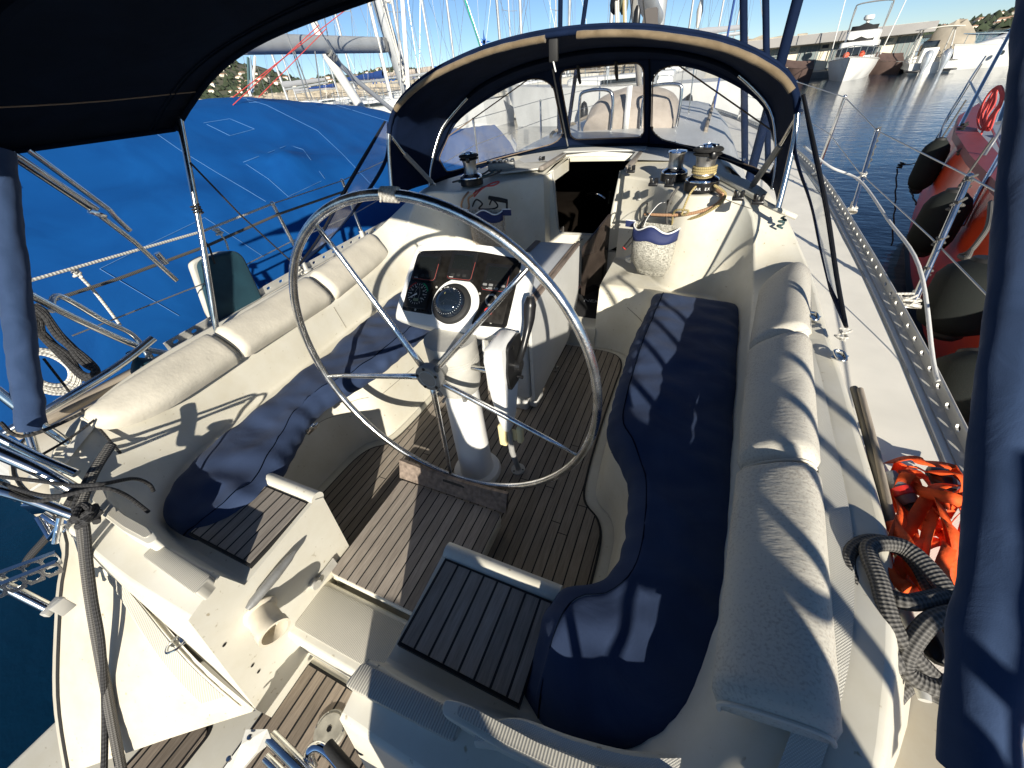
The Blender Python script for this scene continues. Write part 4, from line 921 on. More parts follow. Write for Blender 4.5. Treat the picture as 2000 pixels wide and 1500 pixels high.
a=bS1.lerp(tS1,.55); b=tS1; G().tube([a+(b-a)*t+Vector((math.sin(t*37)*.008,0,0))+Vector((.016,0,0)) for t in [i/14 for i in range(15)]],.005,6).build('cord_wrap',ROPEG,YA)
# ---- navy canvas-covered steel post of the bimini next to the camera, starboard; and the port one
def sleeve(a,b,r,name,seed,lab=None):
    P=resample([a,b],60); g=G(); rows=[]; d=(Vector(b)-Vector(a)).normalized(); u=d.orthogonal().normalized(); w=d.cross(u)
    for i,p in enumerate(P):
        row=[]
        for k in range(28):
            an=2*math.pi*k/28; e=noise.noise(Vector((math.cos(an)*1.2,math.sin(an)*1.2,i*.12+seed)))*.12+noise.noise(Vector((math.cos(an)*2,math.sin(an)*2,i*.5+seed)))*.07+.04*math.sin(i*1.1+2*math.sin(an))*(1 if (i<12 or i>50) else .25)
            row.append(p+(u*math.cos(an)+w*math.sin(an))*r*(1+e))
        rows.append(row)
    g.grid(rows,cu=True); return g.build(name,SLEEVE,YA,angle=180)

from mathutils.bvhtree import BVHTree
def make_cast(names):
    vs=[];fs=[]
    for o_ in bpy.data.objects:
        if o_.type=='MESH' and o_.name.split('.')[0] in names and o_.parent is YA:
            b_=len(vs); vs+=[v.co.copy() for v in o_.data.vertices]; fs+=[tuple(b_+i for i in p_.vertices) for p_ in o_.data.polygons]
    bv=BVHTree.FromPolygons(vs,fs)
    def c_(px,py):
        d=ray(px,py).normalized(); h_=bv.ray_cast(Vector((0,0,CAMH)),d)
        return (h_[0]-d*.0012) if h_[0] is not None else None
    return c_
cst=make_cast(('cockpit_moulding',))
SEAM=mat('moulding_seam',(.22,.20,.16),.8)
for pts in ([(525,912),(546,880),(595,845),(640,817),(700,803)],[(676,789),(696,781),(720,776)],[(746,770),(808,718)],[(1194,884),(1210,894),(1230,912),(1246,936)],[(652,600),(676,640)],[(1388,378),(1440,398),(1481,414),(1481,430)],[(1225,600),(1262,640),(1262,690)]):
    P_=[cst(p_.x,p_.y) for p_ in sm([(x,y,0) for x,y in pts],6)]; P_=[p_ for p_ in P_ if p_ is not None]
    if len(P_)>2: G().tube(P_,.0016,5).build('moulding_seam',SEAM,YA)
# ---- bimini: dark canvas overhead, port edge and front edge visible
def bz(u,y): return 1.50+.26*(1-min(abs(u)/1.25,1)**2.2)**1.0
bim=thing('bimini_top',(C,.3,1.7),'dark navy bimini awning overhead, its rounded front corner hanging at the upper left','bimini')
rows=[]
n=34
def bim_pt(s,t):   # s -1..1 across, t 0 (front) .. 1 (aft)
    u=s*1.27; yf=1.03+.0*abs(s)-.07*abs(s)**8; y=yf-t*(1.15 if s<0.2 else 1.15)
    z=1.515+.245*(1-abs(s)**2.6)+.012*math.sin(t*9+s*4)*(1-abs(s))+.02*noise.noise(Vector((s*3,t*3,1)))
    return Vector((C+u,y,z))
crn=on(362,246,x=C-1.27)
fy0=crn.y
def bim_pt(s,t):
    u=s*1.27; y=fy0-(.42*max(0,s)**1.3) - t*1.25
    z=crn.z+.03+.25*(1-abs(s)**2.4)+.015*math.sin(t*9+s*5)*(1-abs(s)**2)
    if abs(s)>.97: z-=.03
    z+=.17*max(0,s)**2
    rc=max(0,(abs(s)-.93)/.07); y-= (1-t)*rc**2*.05
    return Vector((C+u,y,z))
S_=[-1+2*i/40 for i in range(41)]
rows=[[bim_pt(s,t/12) for s in S_] for t in range(13)]
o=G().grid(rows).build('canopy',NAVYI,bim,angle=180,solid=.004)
# folded hems and seams
g=G()
def hem(path,w,dz):
    a=[Vector(p)+Vector((0,0,-dz)) for p in path]; return a
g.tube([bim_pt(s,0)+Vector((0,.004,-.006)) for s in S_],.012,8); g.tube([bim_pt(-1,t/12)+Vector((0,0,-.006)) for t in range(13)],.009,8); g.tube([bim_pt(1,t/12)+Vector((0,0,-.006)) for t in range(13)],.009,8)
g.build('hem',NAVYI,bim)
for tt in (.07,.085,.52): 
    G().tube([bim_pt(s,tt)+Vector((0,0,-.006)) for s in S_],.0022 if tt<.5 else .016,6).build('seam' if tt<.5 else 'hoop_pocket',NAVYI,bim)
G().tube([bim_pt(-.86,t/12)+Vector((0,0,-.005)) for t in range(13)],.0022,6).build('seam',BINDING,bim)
# front bow tube down to the port coaming and its starboard twin
for s in (-1,1):
    top=on(364,252,x=C-1.24); foot=on(424,652,x=C-1.21)
    top=Vector((C+s*1.24,top.y,top.z)); foot=Vector((C+s*1.21,foot.y,foot.z))
    if s>0: continue
    G().tube([foot+Vector((0,0,-.1)),foot,foot.lerp(top,.5)+Vector((-.006,0,0)),top+Vector((0,0,.05))],.0125,14).build('front_post',STEEL,bim)
    k=foot.lerp(top,.62); G().tube([k+Vector((math.cos(a*.9)*.017,math.sin(a*.9)*.017,a*.0016)) for a in range(24)],.0038,6).build('cord_wrap',ROPEK,bim)
G().tube([on(372,318,x=C-1.22),on(470,420,x=C-1.28),on(590,530,x=C-1.33)],.004,6).build('stay_cord',ROPEK,bim)
# sleeved rear posts
def sleeve_obj(a,b,r,seed):
    o=sleeve(a,b,r,'sleeved_post',seed); o.parent=bim; o.matrix_parent_inverse=world_of(bim).inverted(); return o
sa=on(2052,-60,x=.415); sb=on(1905,1520,x=.40); sleeve_obj(sb,sa,.031,3.0)
pa=on(-6,290,x=C-1.18); pb=on(62,838,x=C-1.165); sleeve_obj(pb,pa,.036,8.0)
pf=on(82,928,z=.62); G().tube([pb+Vector((0,0,.02)),pf],.0125,12).build('post_tube',STEEL,bim)
G().lathe([(0,.05),(.017,.05),(.019,.01),(.034,.008),(.034,0)],pf,(0,0,1),18).build('post_base',ALU,bim)
# folded side struts hanging under the port edge
g=G(); xx=C-1.25
for (a,b) in (((12,300),(188,416)),((24,297),(191,409)),((18,304),(178,410))): g.bar(on(*a,x=xx),on(*b,x=xx),.0085,10)
g.build('folded_strut',STEEL,bim)
G().tube([on(186,414,x=xx),on(262,472,x=xx),on(345,548,x=xx)],.0095,10).build('strut_tube',STEEL,bim)
G().tube(sm([on(55,293,x=xx-.02),on(200,400,x=xx-.02),on(215,412,x=xx-.02),on(226,425,x=xx-.02),on(254,451,x=xx-.02)],4),.0095,10).build('strut_tube',STEEL,bim)
g=G(); g.box(on(190,418,x=xx),(.02,.02,.05),frameM(Vector((0,0,0)),Vector((1,0,0)),Vector((0,.7,.7)),Vector((0,-.7,.7))),.004); g.build('strut_clamp',CHROME,bim); g=G(); g.bar(on(306,494,x=xx+.01),on(325,515,x=xx+.01),.012,10); g.build('strut_clamp',CHROME,bim)

# ---- sprayhood
SH=thing('sprayhood',(C,2.3,.97),'navy canvas sprayhood with three clear windows over the companionway','sprayhood')
def crv(pts,n): return resample(sm(pts,8),n)
def both(half,n=61):
    """half: list of (u,y,z) from the centreline outwards -> full curve port..starboard"""
    L_=[M(u,y,z,-1) for u,y,z in half[::-1]]+[M(u,y,z,1) for u,y,z in half[1:]]
    return crv(L_,n)
arch=both([(0,2.36,1.69),(.3,2.36,1.675),(.55,2.36,1.635),(.78,2.36,1.575),(.97,2.35,1.485),(1.06,2.34,1.40),(1.10,2.31,1.28),(1.115,2.27,1.10),(1.12,2.24,.975)])
hoop=both([(0,3.02,1.645),(.3,3.02,1.627),(.55,3.0,1.585),(.78,2.97,1.51),(.96,2.93,1.39),(1.05,2.88,1.30),(1.10,2.82,1.18),(1.13,2.76,1.06),(1.14,2.72,.96)])
topl=both([(0,3.26,1.585),(.34,3.25,1.568),(.6,3.20,1.525),(.83,3.12,1.435),(1.0,3.02,1.33),(1.08,2.94,1.20),(1.12,2.86,1.12),(1.14,2.80,1.03),(1.145,2.77,.955)])
base=both([(0,3.70,1.05),(.36,3.67,1.045),(.62,3.56,1.03),(.86,3.36,1.01),(1.02,3.12,.985),(1.10,2.98,.965),(1.135,2.88,.955),(1.15,2.80,.95),(1.15,2.77,.95)])
def bulge(a,b,t,amt):
    return [p.lerp(q,t)+Vector((0,0,amt*math.sin(math.pi*t))) for p,q in zip(a,b)]
rows=[bulge(arch,hoop,t/8,.010) for t in range(9)]+[hoop2 for hoop2 in [bulge(hoop,topl,t/4,.006) for t in range(1,5)]]
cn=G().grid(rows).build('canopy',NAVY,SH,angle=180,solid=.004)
# front and side wall: a frame with window openings
NS,NT=180,40
def wall(sx,t):
    f=sx*(len(topl)-1); i=min(int(f),len(topl)-2); k=f-i
    a=topl[i].lerp(topl[i+1],k); b=base[i].lerp(base[i+1],k)
    p=b.lerp(a,t); out=Vector((p.x-C,p.y-2.6,0)); out.normalize(); return p+out*.012*math.sin(math.pi*t)
def sx_of(u_target):   # fraction along the curve whose base point has this signed u
    best=min(range(1001),key=lambda k: abs(((base[min(int(k/1000*60),59)].lerp(base[min(int(k/1000*60),59)+1],k/1000*60-min(int(k/1000*60),59))).x-C)-u_target)); return best/1000
wins=[]
m0,m1=.5-.092,.5+.094
wins.append((m0+.004,m1-.004,.10,.96,'mid'))
wins.append((.5+.108,.5+.450,.06,.95,'stb'))
wins.append((.5-.435,.5-.106,.06,.95,'port'))
def inside(sx,t,w,grow=0.0):
    a,b,c,d,_=w; a-=grow*.25; b+=grow*.25; c-=grow; d+=grow
    rx,rt=.018,.10
    if w[4]!='mid':
        # the outer top corner is cut by the falling roof line
        so=(sx-.5)*(1 if w[4]=='stb' else -1); rt=.20
        rx=.055
    if not(a<sx<b and c<t<d): return False
    dx=max(a+rx-sx,sx-(b-rx),0)/rx; dt=max(c+rt-t,t-(d-rt),0)/rt
    return dx*dx+dt*dt<=1
g=G(); vs=[[wall(i/NS,j/NT) for j in range(NT+1)] for i in range(NS+1)]
flat=[p for r_ in vs for p in r_]; fs=[]; bs=[]
for i in range(NS):
    for j in range(NT):
        c=((i+.5)/NS,(j+.5)/NT); q=[i*(NT+1)+j,(i+1)*(NT+1)+j,(i+1)*(NT+1)+j+1,i*(NT+1)+j+1]
        if any(inside(*c,w) for w in wins): continue
        fs.append(q)
g.add(flat,fs); g.build('hood_wall',NAVY,SH,angle=180,solid=.003)
for w in wins:
    g=G(); a,b,c,d,_=w; n1,n2=26,14
    rows=[[wall(a-.006+(b-a+.012)*i/n1,c-.03+(d-c+.06)*j/n2)+Vector((0,.0,.0)) for j in range(n2+1)] for i in range(n1+1)]
    g.grid(rows); wo=g.build('window',FILM,SH,angle=180,recalc=False)
    # brown binding around the opening
    path=[]
    K=90
    cxm,ctm=(a+b)/2,(c+d)/2
    rx=.018 if w[4]=='mid' else .055; rt=.10 if w[4]=='mid' else .20
    for k in range(K):
        an=2*math.pi*k/K; ca,sa_=math.cos(an),math.sin(an)
        hx,ht=(b-a)/2-rx,(d-c)/2-rt
        # rounded rectangle in parameter space
        t_=k/K*4; side=int(t_); f=t_-side
        cs=[(1,1),(-1,1),(-1,-1),(1,-1)][side]; a2=math.pi/2*(side+f)
        path.append((cxm+cs[0]*hx+rx*math.cos(a2),ctm+cs[1]*ht+rt*math.sin(a2)))
    G().tube([wall(*p)+Vector((0,-.004,0)) for p in path],.0042,6,closed=True).build('binding',BINDING,wo)
# middle window rolled-up straps
for sx in (.455,.535):
    p=wall(sx,.97); q=wall(sx,.80); G().tube([p+Vector((0,-.01,.01)),p.lerp(q,.6)+Vector((0,-.022,0)),q+Vector((0,-.012,0))],[.010,.013,.009],8).build('strap',BLACKR,SH)
# zips at both sides of the middle window, skirt at the base
for sx in (m0-.008,m1+.008): G().tube([wall(sx,t/10)+Vector((0,-.006,0)) for t in range(11)],.006,6).build('zip',CASTG if sx<.5 else NAVYI,SH)
G().tube([p+Vector((0,-.004,-.004)) for p in base],.016,8).build('skirt_roll',NAVYI,SH)
for k in (8,14,20,40,46,52): G().lathe([(0,.006),(.006,.005),(.007,0)],base[k]+Vector((0,-.01,.03)),(0,-1,.2),10).build('press_stud',CHROME,SH)
# beige padded sleeve round the aft arch, in two lengths, with a steel tube below the ends
for (i0,i1) in ((10,29),(32,51)):
    P=crv(arch[i0:i1+1],70); rad=[.0145+.002*noise.noise(Vector((i*.25,i0,0))) for i in range(70)]
    G().tube([p+Vector((0,-.012,-.012)) for p in P],rad,14).build('arch_sleeve',BEIGEB,SH)
G().tube(arch[7:54],.0125,12).build('aft_hoop',NAVY,SH)
for q_ in (arch[:8],arch[53:]): G().tube(q_,.0125,12).build('hoop_leg',STEEL,SH)
G().tube([p+Vector((0,.02,.016)) for p in arch[6:55]],.010,8).build('arch_edge',NAVY,SH)
G().tube([p+Vector((0,0,-.014)) for p in hoop[13:48]],.013,12).build('front_hoop',NAVYI,SH)
for q_ in (hoop[:14],hoop[47:]): G().tube([p+Vector((0,-.004,-.014)) for p in q_],.0115,12).build('hoop_leg',STEEL,SH)
# black tie with white plastic end near the top of the arch
p=arch[30]; i=on(1083,88,y=2.33); g=G(); g.box(i+Vector((0,-.014,-.02)),(.045,.018,.085),R(0),.006); tie=g.build('velcro_tie',BLACKR,SH)
G().tube([i+Vector((.0,-.02,-.06)),i+Vector((.012,-.02,-.10))],.0035,6).build('tie_end',WHITET,tie)
# slanting grab bars inside both hood legs (beige padded, steel)
for s in (1,-1):
    a=M(1.10,2.34,1.30,s); b=M(1.02,2.62,.97,s)
    G().tube([a+Vector((0,-.01,.04)),a.lerp(b,.25),b],[.010,.0105,.0105],10).build('side_strut',STEEL,SH)
    G().tube([a.lerp(b,.3),a.lerp(b,.93)],.0155,12).build('strut_collar',CASTG,SH)
    # side wings: canvas border with clear panel, running back down the coaming
    T=M(1.085,2.33,1.395,s); Fw=M(1.12,2.24,.975,s); Bw=M(1.17,2.10,.80,s) ; E_=M(1.325,1.52,.775,s); Em=M(1.33,1.60,.80,s)
    def mm(p): return p if s>0 else Vector((2*C-p.x,p.y,p.z))
    fr=crv([T,M(1.115,2.29,1.2,s),mm(on(1583,400,y=2.12)),mm(on(1600,480,y=1.92)),mm(on(1622,572,y=1.70))],24)
    bk=crv([T+Vector((0,-.01,0)),M(1.16,2.10,1.22,s),M(1.23,1.90,1.05,s),M(1.29,1.70,.88,s),E_],24)
    rows=[[p.lerp(q,t) for p,q in zip(fr,bk)] for t in (0,.16)]
    G().grid(rows).build('wing_border',NAVY,SH,solid=.003)
    rows=[[p.lerp(q,t) for p,q in zip(fr,bk)] for t in (.92,1.0)]
    G().grid(rows).build('wing_border',NAVY,SH,solid=.003)
    rows=[[p.lerp(q,t)+Vector((-.001*s,0,0)) for p,q in zip(fr,bk)] for t in (.14,.4,.7,.94)]
    G().grid([r_[:22] for r_ in rows]).build('wing_window',FILMS,SH,recalc=False)
    rows=[[p.lerp(q,t) for p,q in zip(fr,bk)][21:] for t in (.14,.5,.94)]
    G().grid(rows).build('wing_border',NAVY,SH,solid=.003)
    G().tube([p+Vector((.004*s,-.004,0)) for p in bk],.006,8).build('wing_edge_cord',BLACKP,SH)
    knot(E_+Vector((0,-.02,-.02)),.02,10,.0035,ROPEW,'wing_lashing',SH,40+s,(1,1.4,1))
# teal cords with knots inside starboard and port hood legs
for s,pt in ((1,on(1528,432,y=2.31)),(-1,on(799,420,y=2.40))):
    knot(pt,.018,9,.005,ROPET,'teal_cord_knot',SH,50+s,(1,1,1.6)); 

# ---- coaming cushions (three pads a side)
def cushion(s,y0,y1,label,rd=(0,0)):
    def lerp(tab,y):
        for (a,b),(c,d) in zip(tab,tab[1:]):
            if y<=c: return b+(d-b)*(y-a)/(c-a)
        return tab[-1][1]
    ui=[(0,.93),(.29,.962),(.83,1.02),(1.45,1.075),(2.12,1.165)]; zi=[(0,.655),(.29,.645),(.83,.627),(1.45,.600),(2.12,.60)]
    uo=[(0,1.09),(.29,1.13),(.83,1.175),(1.45,1.235),(2.12,1.30)]; zo=[(0,.70),(.29,.715),(.83,.725),(1.45,.725),(2.12,.77)]
    n=26; rows=[]; seams=[]
    for i in range(n+1):
        t=i/n; t=t if not(rd[0] or rd[1]) else (.5-.5*math.cos(math.pi*t)); y=y0+(y1-y0)*t
        # plumped ends
        e=min(t,1-t)*(y1-y0); k=1-.35*max(0,1-e/.03)**2; kk=1 if e>.012 else .88
        a=M(lerp(ui,y),y,lerp(zi,y),s); b=M(lerp(uo,y),y,lerp(zo,y),s)
        for dd,rr_ in ((t*(y1-y0),rd[0]),((1-t)*(y1-y0),rd[1])):
            if rr_ and dd<rr_:
                f=1-math.sqrt(max(0,1-(1-dd/rr_)**2)); a=a.lerp(b,.62*f); b=b.lerp(a,.22*f); k*=1-.45*f
        ch=b-a; up=Vector((-ch.z,0,ch.x)); up=up if up.z>0 else -up; up.normalize()
        row=[]; c=(a+b)/2
        for j in range(21):
            an=math.pi*j/20; w=math.copysign(abs(math.cos(an))**.75,math.cos(an)); h=math.sin(an)**.62
            nz=.005*fbm((c.x*2+j*.05,y*2.6,s),1.6)+.0012*fbm((j*.2,y*14,3*s),1.5)
            row.append(c-ch/2*w*kk+up*(.078*h*k*kk+nz*h)-up*.005)
        row+= [b.lerp(a,q)-up*.006 for q in (.2,.5,.8)]
        rows.append(row)
        if i in (0,n): seams.append(row[:21])
    g=G(); g.grid(rows,cu=True); g.add(rows[0],[list(range(len(rows[0])))]); g.add(rows[-1],[list(range(len(rows[0])))[::-1]])
    o=g.build('coaming_cushion',VINYL if s<0 else VINYLS,None,angle=70)
    tag(o,label,'cushion','vinyl pads lashed along the coamings')
    rebase(o,(C+s*lerp(uo,(y0+y1)/2),(y0+y1)/2,.66))
    for q in seams: G().tube([p+Vector((0,0,.001)) for p in q],.0042,7).build('piping',PIPING,o)
    return o
cushion(-1,.285,.818,'cream vinyl coaming pad at the port aft corner with a rounded end in half shade',(.24,0))
cushion(-1,.832,1.452,'middle cream vinyl pad on the port coaming, left of the steering wheel')
cushion(-1,1.466,2.10,'foremost cream pad on the port coaming behind the top of the steering wheel rim')
cushion(1,.275,.835,'biggest cream pad at the starboard aft end, striped by leaf-shaped shadows')
cushion(1,.85,1.50,'middle starboard coaming pad with dark grime specks along its outer side')
cushion(1,1.514,2.13,'foremost starboard coaming pad with a domed front end below the canvas wing',(0,.12))
# tie cords of the end cushions
G().tube(sm([on(1560,1398,z=.68),on(1575,1420,z=.62),on(1600,1480,z=.56)],4),.0045,6).build('cushion_tie',ROPEW,YA)
G().tube(sm([on(172,848,z=.66),on(150,880,z=.64),on(100,930,z=.64),on(60,958,z=.64)],4),.004,6).build('cushion_tie',WHITET,YA)

# ---- navy seat covers
def seatcover(s,inner,outer,label,seed,amp=.010,h=.085,zb=.425):
    N=90; A=resample(sm([M(u,y,0,s) for u,y in inner],8),N); B=resample(sm([M(u,y,0,s) for u,y in outer],8),N)
    rows=[]
    for i in range(N):
        a,b=A[i],B[i]; row=[]; w=(b-a).length; e=min(i,N-1-i)/5; k=min(1,e)**.5 if e<1 else 1
        prof=[(-.012,-.050),(-.022,-.02),(-.026,.01),(-.020,.04),(-.004,.068),(.03,.083),(.10,.088),(.2,.088),(.3,.088),(.4,.087),(.5,.088),(.6,.087),(.7,.086),(.8,.086),(.9,.082),(.96,.07),(1.0,.04),(1.0,.0)]
        for j,(t,zz) in enumerate(prof):
            off=t*w if t>0.05 else t; p=a+(b-a).normalized()*off
            q=Vector((p.x*1.0,p.y*1.0,seed))
            fold=-abs(noise.noise(Vector((p.x*5+p.y*3,p.y*8-p.x*3,seed+20))))*.9+.25+noise.noise(Vector((p.x*5,p.y*9,seed)))*.5+noise.noise(Vector((p.x*11,p.y*4,seed+4)))*.3+abs(noise.noise(Vector((p.x*5+p.y*9,p.y*3-p.x*6,seed+9))))*.9
            z=zb+zz*h/.085*(k if zz>0 else 1)+ (fold-.3)*amp*(1 if zz>.05 else .5)
            gath=math.sin(i*1.9+seed)*.004 if j<5 else 0
            p=Vector((p.x-s*(gath+fold*amp*.5*(1 if j<5 else 0)),p.y,z)); row.append(p)
        rows.append(row)
    g=G(); g.grid(rows); g.add(rows[0],[list(range(len(prof)))]); g.add(rows[-1],[list(range(len(prof)))[::-1]])
    o=g.build('seat_cover',NAVYS,None,angle=180,sub=1); tag(o,label,'seat cover','navy covers over the cockpit seat cushions'); rebase(o,M(.8,1.2,.42,s))
    G().tube([r_[5]+Vector((0,0,.001)) for r_ in rows],.0025,6).build('seam',NAVYI,o)
    return o
seatcover(1,[(.66,2.31),(.655,2.15),(.64,1.9),(.625,1.6),(.625,1.25),(.64,1.08),(.69,1.0),(.735,.92),(.765,.82),(.78,.64),(.765,.54),(.72,.475),(.665,.445),(.635,.40),(.625,.30),(.632,.19)],
            [(1.10,2.27),(1.10,2.1),(1.08,1.8),(1.07,1.55),(1.06,1.3),(1.06,1.12),(1.055,1.0),(1.055,.88),(1.05,.75),(1.045,.60),(1.035,.48),(1.015,.37),(.975,.28),(.91,.21),(.82,.17),(.70,.155)],
            'navy cover on the starboard bench seat, mostly in deep shade with a few sunlit patches',2.0,.017,.092)
seatcover(-1,[(.575,2.30),(.57,2.1),(.56,1.85),(.565,1.6),(.575,1.35),(.59,1.15),(.63,.98),(.665,.85),(.655,.75),(.60,.62),(.545,.50),(.51,.42),(.50,.36),(.52,.27),(.55,.20),(.575,.165)],
            [(.93,2.32),(.96,2.1),(.98,1.85),(.965,1.6),(.95,1.35),(.93,1.15),(.915,.98),(.905,.85),(.90,.75),(.895,.62),(.885,.50),(.875,.40),(.85,.31),(.80,.24),(.74,.185),(.68,.165)],
            'crumpled navy cover on the port bench seat behind the steering wheel, mostly sunlit',5.0,.024,.055)

# ---- woven rope bags hanging on the bulkhead
def bag(o3,x,up,out,w,h,label,m,deep,open_=1.0,strap_l=0.05):
    """pocket hanging on a surface: o3 = top centre, x right, up up, out away from the wall"""
    g=G(); rows=[]; n=24
    for i in range(15):
        t=i/14; row=[]
        ww=w*(1-.10*t-.55*max(0,t-.72)**1.2*2.2); dd=deep*(.55+.75*math.sin(math.pi*min(t*1.05+.12,1))**.8)*(1 if t<.9 else .55)
        top_dip=0
        for k in range(n+1):
            a=math.pi*k/n; px=-math.cos(a)*ww/2; dz=math.sin(a)**.8*dd
            dip=(.10*h*math.cos((px/ww)*math.pi*3.0) if t==0 else .10*h*math.cos((px/ww)*math.pi*3.0)*(1-t)**3)
            row.append(o3+x*px+out*dz-up*(h*t - dip*.6)+out*.004*fbm((px*30,t*6,1),1))
        rows.append(row)
    g.grid(rows); o=g.build('rope_bag',m,None,angle=180,solid=.002); tag(o,label,'rope bag','woven bags hung on the bulkhead'); rebase(o,o3-up*h)
    # navy trim band with white piping
    band=[[p+out*.0035 for p in r_] for r_ in rows[0:1]]+[[p.lerp(q,.0)+out*.0035 for p,q in zip(rows[0],rows[1])]]
    tr=[[p+(out+x*((k_/24)-.5)*1.6).normalized()*.005 for k_,p in enumerate(r_)] for r_ in rows[:4]]
    tb_=G().grid([[p for p in r_] for r_ in tr]).build('trim_band',NAVYT,o,solid=.0015)
    G().tube([p+out*.004+up*.002 for p in rows[0]],.0045,7).build('white_piping',WHITET,o)
    # back panel and side tabs
    g=G(); bk=[o3+x*a*w/2*1.12+up*b for a,b in ((-1,.01),(1,.01),(.95,-h*.8),(-.9,-h*.8))]; g.add([p+out*.001 for p in bk],[[0,1,2,3]]); g.build('back_panel',m,o,smooth=False,solid=.002)
    for sgn in (-1,1):
        g=G(); c=o3+x*sgn*w*.62-up*.01+out*.006; g.box(c,(.05,.0,.0) if False else (.062,.005,.038),frameM(Vector((0,0,0)),x,out,up),.001); g.build('side_tab',NAVYT,o)
        g=G(); g.box(c+up*.021,(.062,.006,.006),frameM(Vector((0,0,0)),x,out,up),.001); g.build('tab_piping',WHITET,o)
    return o
# starboard bag: on the aft-facing bulkhead between the companionway and the winch
upv=Vector((0,.05,1)).normalized()
a=on(1228,440,y=2.78); b=on(1345,445,y=2.56); xS=Vector((1,-.28,0)); xS.normalize(); outS=xS.cross(Vector((0,0,1))); outS=outS if outS.y<0 else -outS
oS=on(1284,440,y=2.50)
bS=bag(oS,xS,Vector((0,0,1)),outS,.27,.30,'grey woven bag with navy trim hanging below the large starboard winch, stuffed with orange rope',MESHW,.10)
c=oS+outS*.112-Vector((0,0,.055)); g=G(); g.box(c,(.075,.002,.018),frameM(Vector((0,0,0)),xS,outS,Vector((0,0,1))),.0); g.build('woven_label',WHITET,bS,smooth=False)
a=on(898,405,y=2.46); b=on(995,425,y=2.70); xP=Vector((1,.15,0)); xP.normalize(); outP=xP.cross(Vector((0,0,1))); outP=outP if outP.y<0 else -outP
oP=on(948,412,y=2.42)
bP=bag(oP,xP,Vector((0,0,1)),outP,.24,.26,'flatter brownish woven bag with navy trim hanging below the port winch',MESHB,.05)
# winch handles
def wh(path,r,name,lab,ringc=False):
    P=[Vector(p) for p in path]; g=G(); g.tube(P[:2],r*.55,10); o=g.build(name,BLACKP,None); tag(o,lab,'winch handle'); 
    g=G(); g.tube([P[1],P[1].lerp(P[2],.5),P[2]],[r*.95,r*1.05,r*.9],14); g.build('grip',BLACKR,o)
    for t in ((.06,.94) if ringc else ()): G().lathe([(r*1.02,-.002),(r*1.05,0),(r*1.02,.002)],P[1].lerp(P[2],t),(P[2]-P[1]),14).build('red_ring',RED,o)
    return o
wh([on(1262,425,y=2.52),on(1247,453,y=2.47),on(1218,486,y=2.45)],.014,'winch_handle','black winch handle with thin red rings leaning out of the starboard woven bag',True)
wh([on(990,418,y=2.58),on(990,393,y=2.60),on(955,386,y=2.50)],.014,'winch_handle','black winch handle with a fat grip sticking up from the port woven bag')
# ropes spilling from the bags
def rope(pts,r,name,m,lab=None,cat='rope',parent=None,k=8,n=8,grp=None):
    o=G().tube(sm(pts,k),r,n).build(name,m,parent,angle=180)
    if parent is None: tag(o,lab,cat,grp); rebase(o,pts[0])
    return o
b0=wS+Vector((0,0,0))
rope([on(1375,350,y=2.48),on(1352,372,y=2.42),on(1340,395,y=2.40),on(1332,420,y=2.40),on(1345,412,y=2.38),on(1318,412,y=2.42),on(1312,440,y=2.50),on(1305,470,y=2.56)],.0055,'jib_sheet_tail',ROPEY,'yellow flecked rope running from the large starboard winch down into its bag')
rope([on(1258,418,y=2.52),on(1300,420,y=2.46),on(1345,418,y=2.42),on(1390,405,y=2.40),on(1412,385,y=2.40),on(1400,372,y=2.42),on(1412,380,y=2.36)],.0085,'orange_rope',ROPEO,'thick orange flecked rope looping out beside the starboard bag')
rope([on(1395,362,y=2.44),on(1416,378,y=2.40),on(1406,398,y=2.37),on(1370,420,y=2.40),on(1335,432,y=2.46),on(1318,448,y=2.52),on(1310,462,y=2.56)],.0075,'flecked_rope',ROPEY,'yellow grey flecked rope looping below the orange one into the starboard bag')
rope([on(1325,365,y=2.50),on(1312,385,y=2.46),on(1303,410,y=2.46),on(1302,432,y=2.50),on(1306,455,y=2.55)],.0075,'dark_rope',ROPEG,'dark grey rope dropping straight into the middle of the starboard bag')
rope([on(1250,428,y=2.52),on(1252,402,y=2.52),on(1264,396,y=2.54),on(1264,418,y=2.5),on(1300,420,y=2.5),on(1304,392,y=2.54),on(1310,398,y=2.5)],.005,'wire_handle',BLACKR,'black wire loop standing behind the starboard bag opening','handle')
rope([on(915,375,y=2.48),on(905,388,y=2.42),on(901,402,y=2.44),on(908,412,y=2.48),on(916,405,y=2.46),on(915,388,y=2.46),on(925,380,y=2.45),on(930,372,y=2.5)],.0065,'red_brown_rope',ROPEO,'frayed red brown rope bunched above the port woven bag')
rope([on(925,378,z=1.0),on(945,365,z=1.0),on(965,362,z=1.005),on(975,355,z=1.01),on(960,358,z=1.005),on(940,370,z=1.0),on(926,384,z=.99)],.0045,'red_rope',ROPER,'thin red cord tangled on the coachroof beside the port winch')
rope([on(1300,395,y=2.56),on(1285,400,y=2.50),on(1262,430,y=2.44),on(1258,452,y=2.44)],.0018,'thin_wire',WHITET,'thin white wire hanging across the starboard bag')
rope([on(922,405,y=2.5),on(930,390,y=2.48),on(942,398,y=2.48),on(936,408,y=2.5),on(962,408,y=2.5),on(972,402,y=2.5),on(962,390,y=2.5),on(956,400,y=2.5)],.0055,'snap_shackle_cord',BLACKR,'black plastic loops poking out of the port bag','fittings')
kp=on(1228,505,y=2.60); knot(kp,.018,12,.008,WEB,'paper_wad',YA,9)
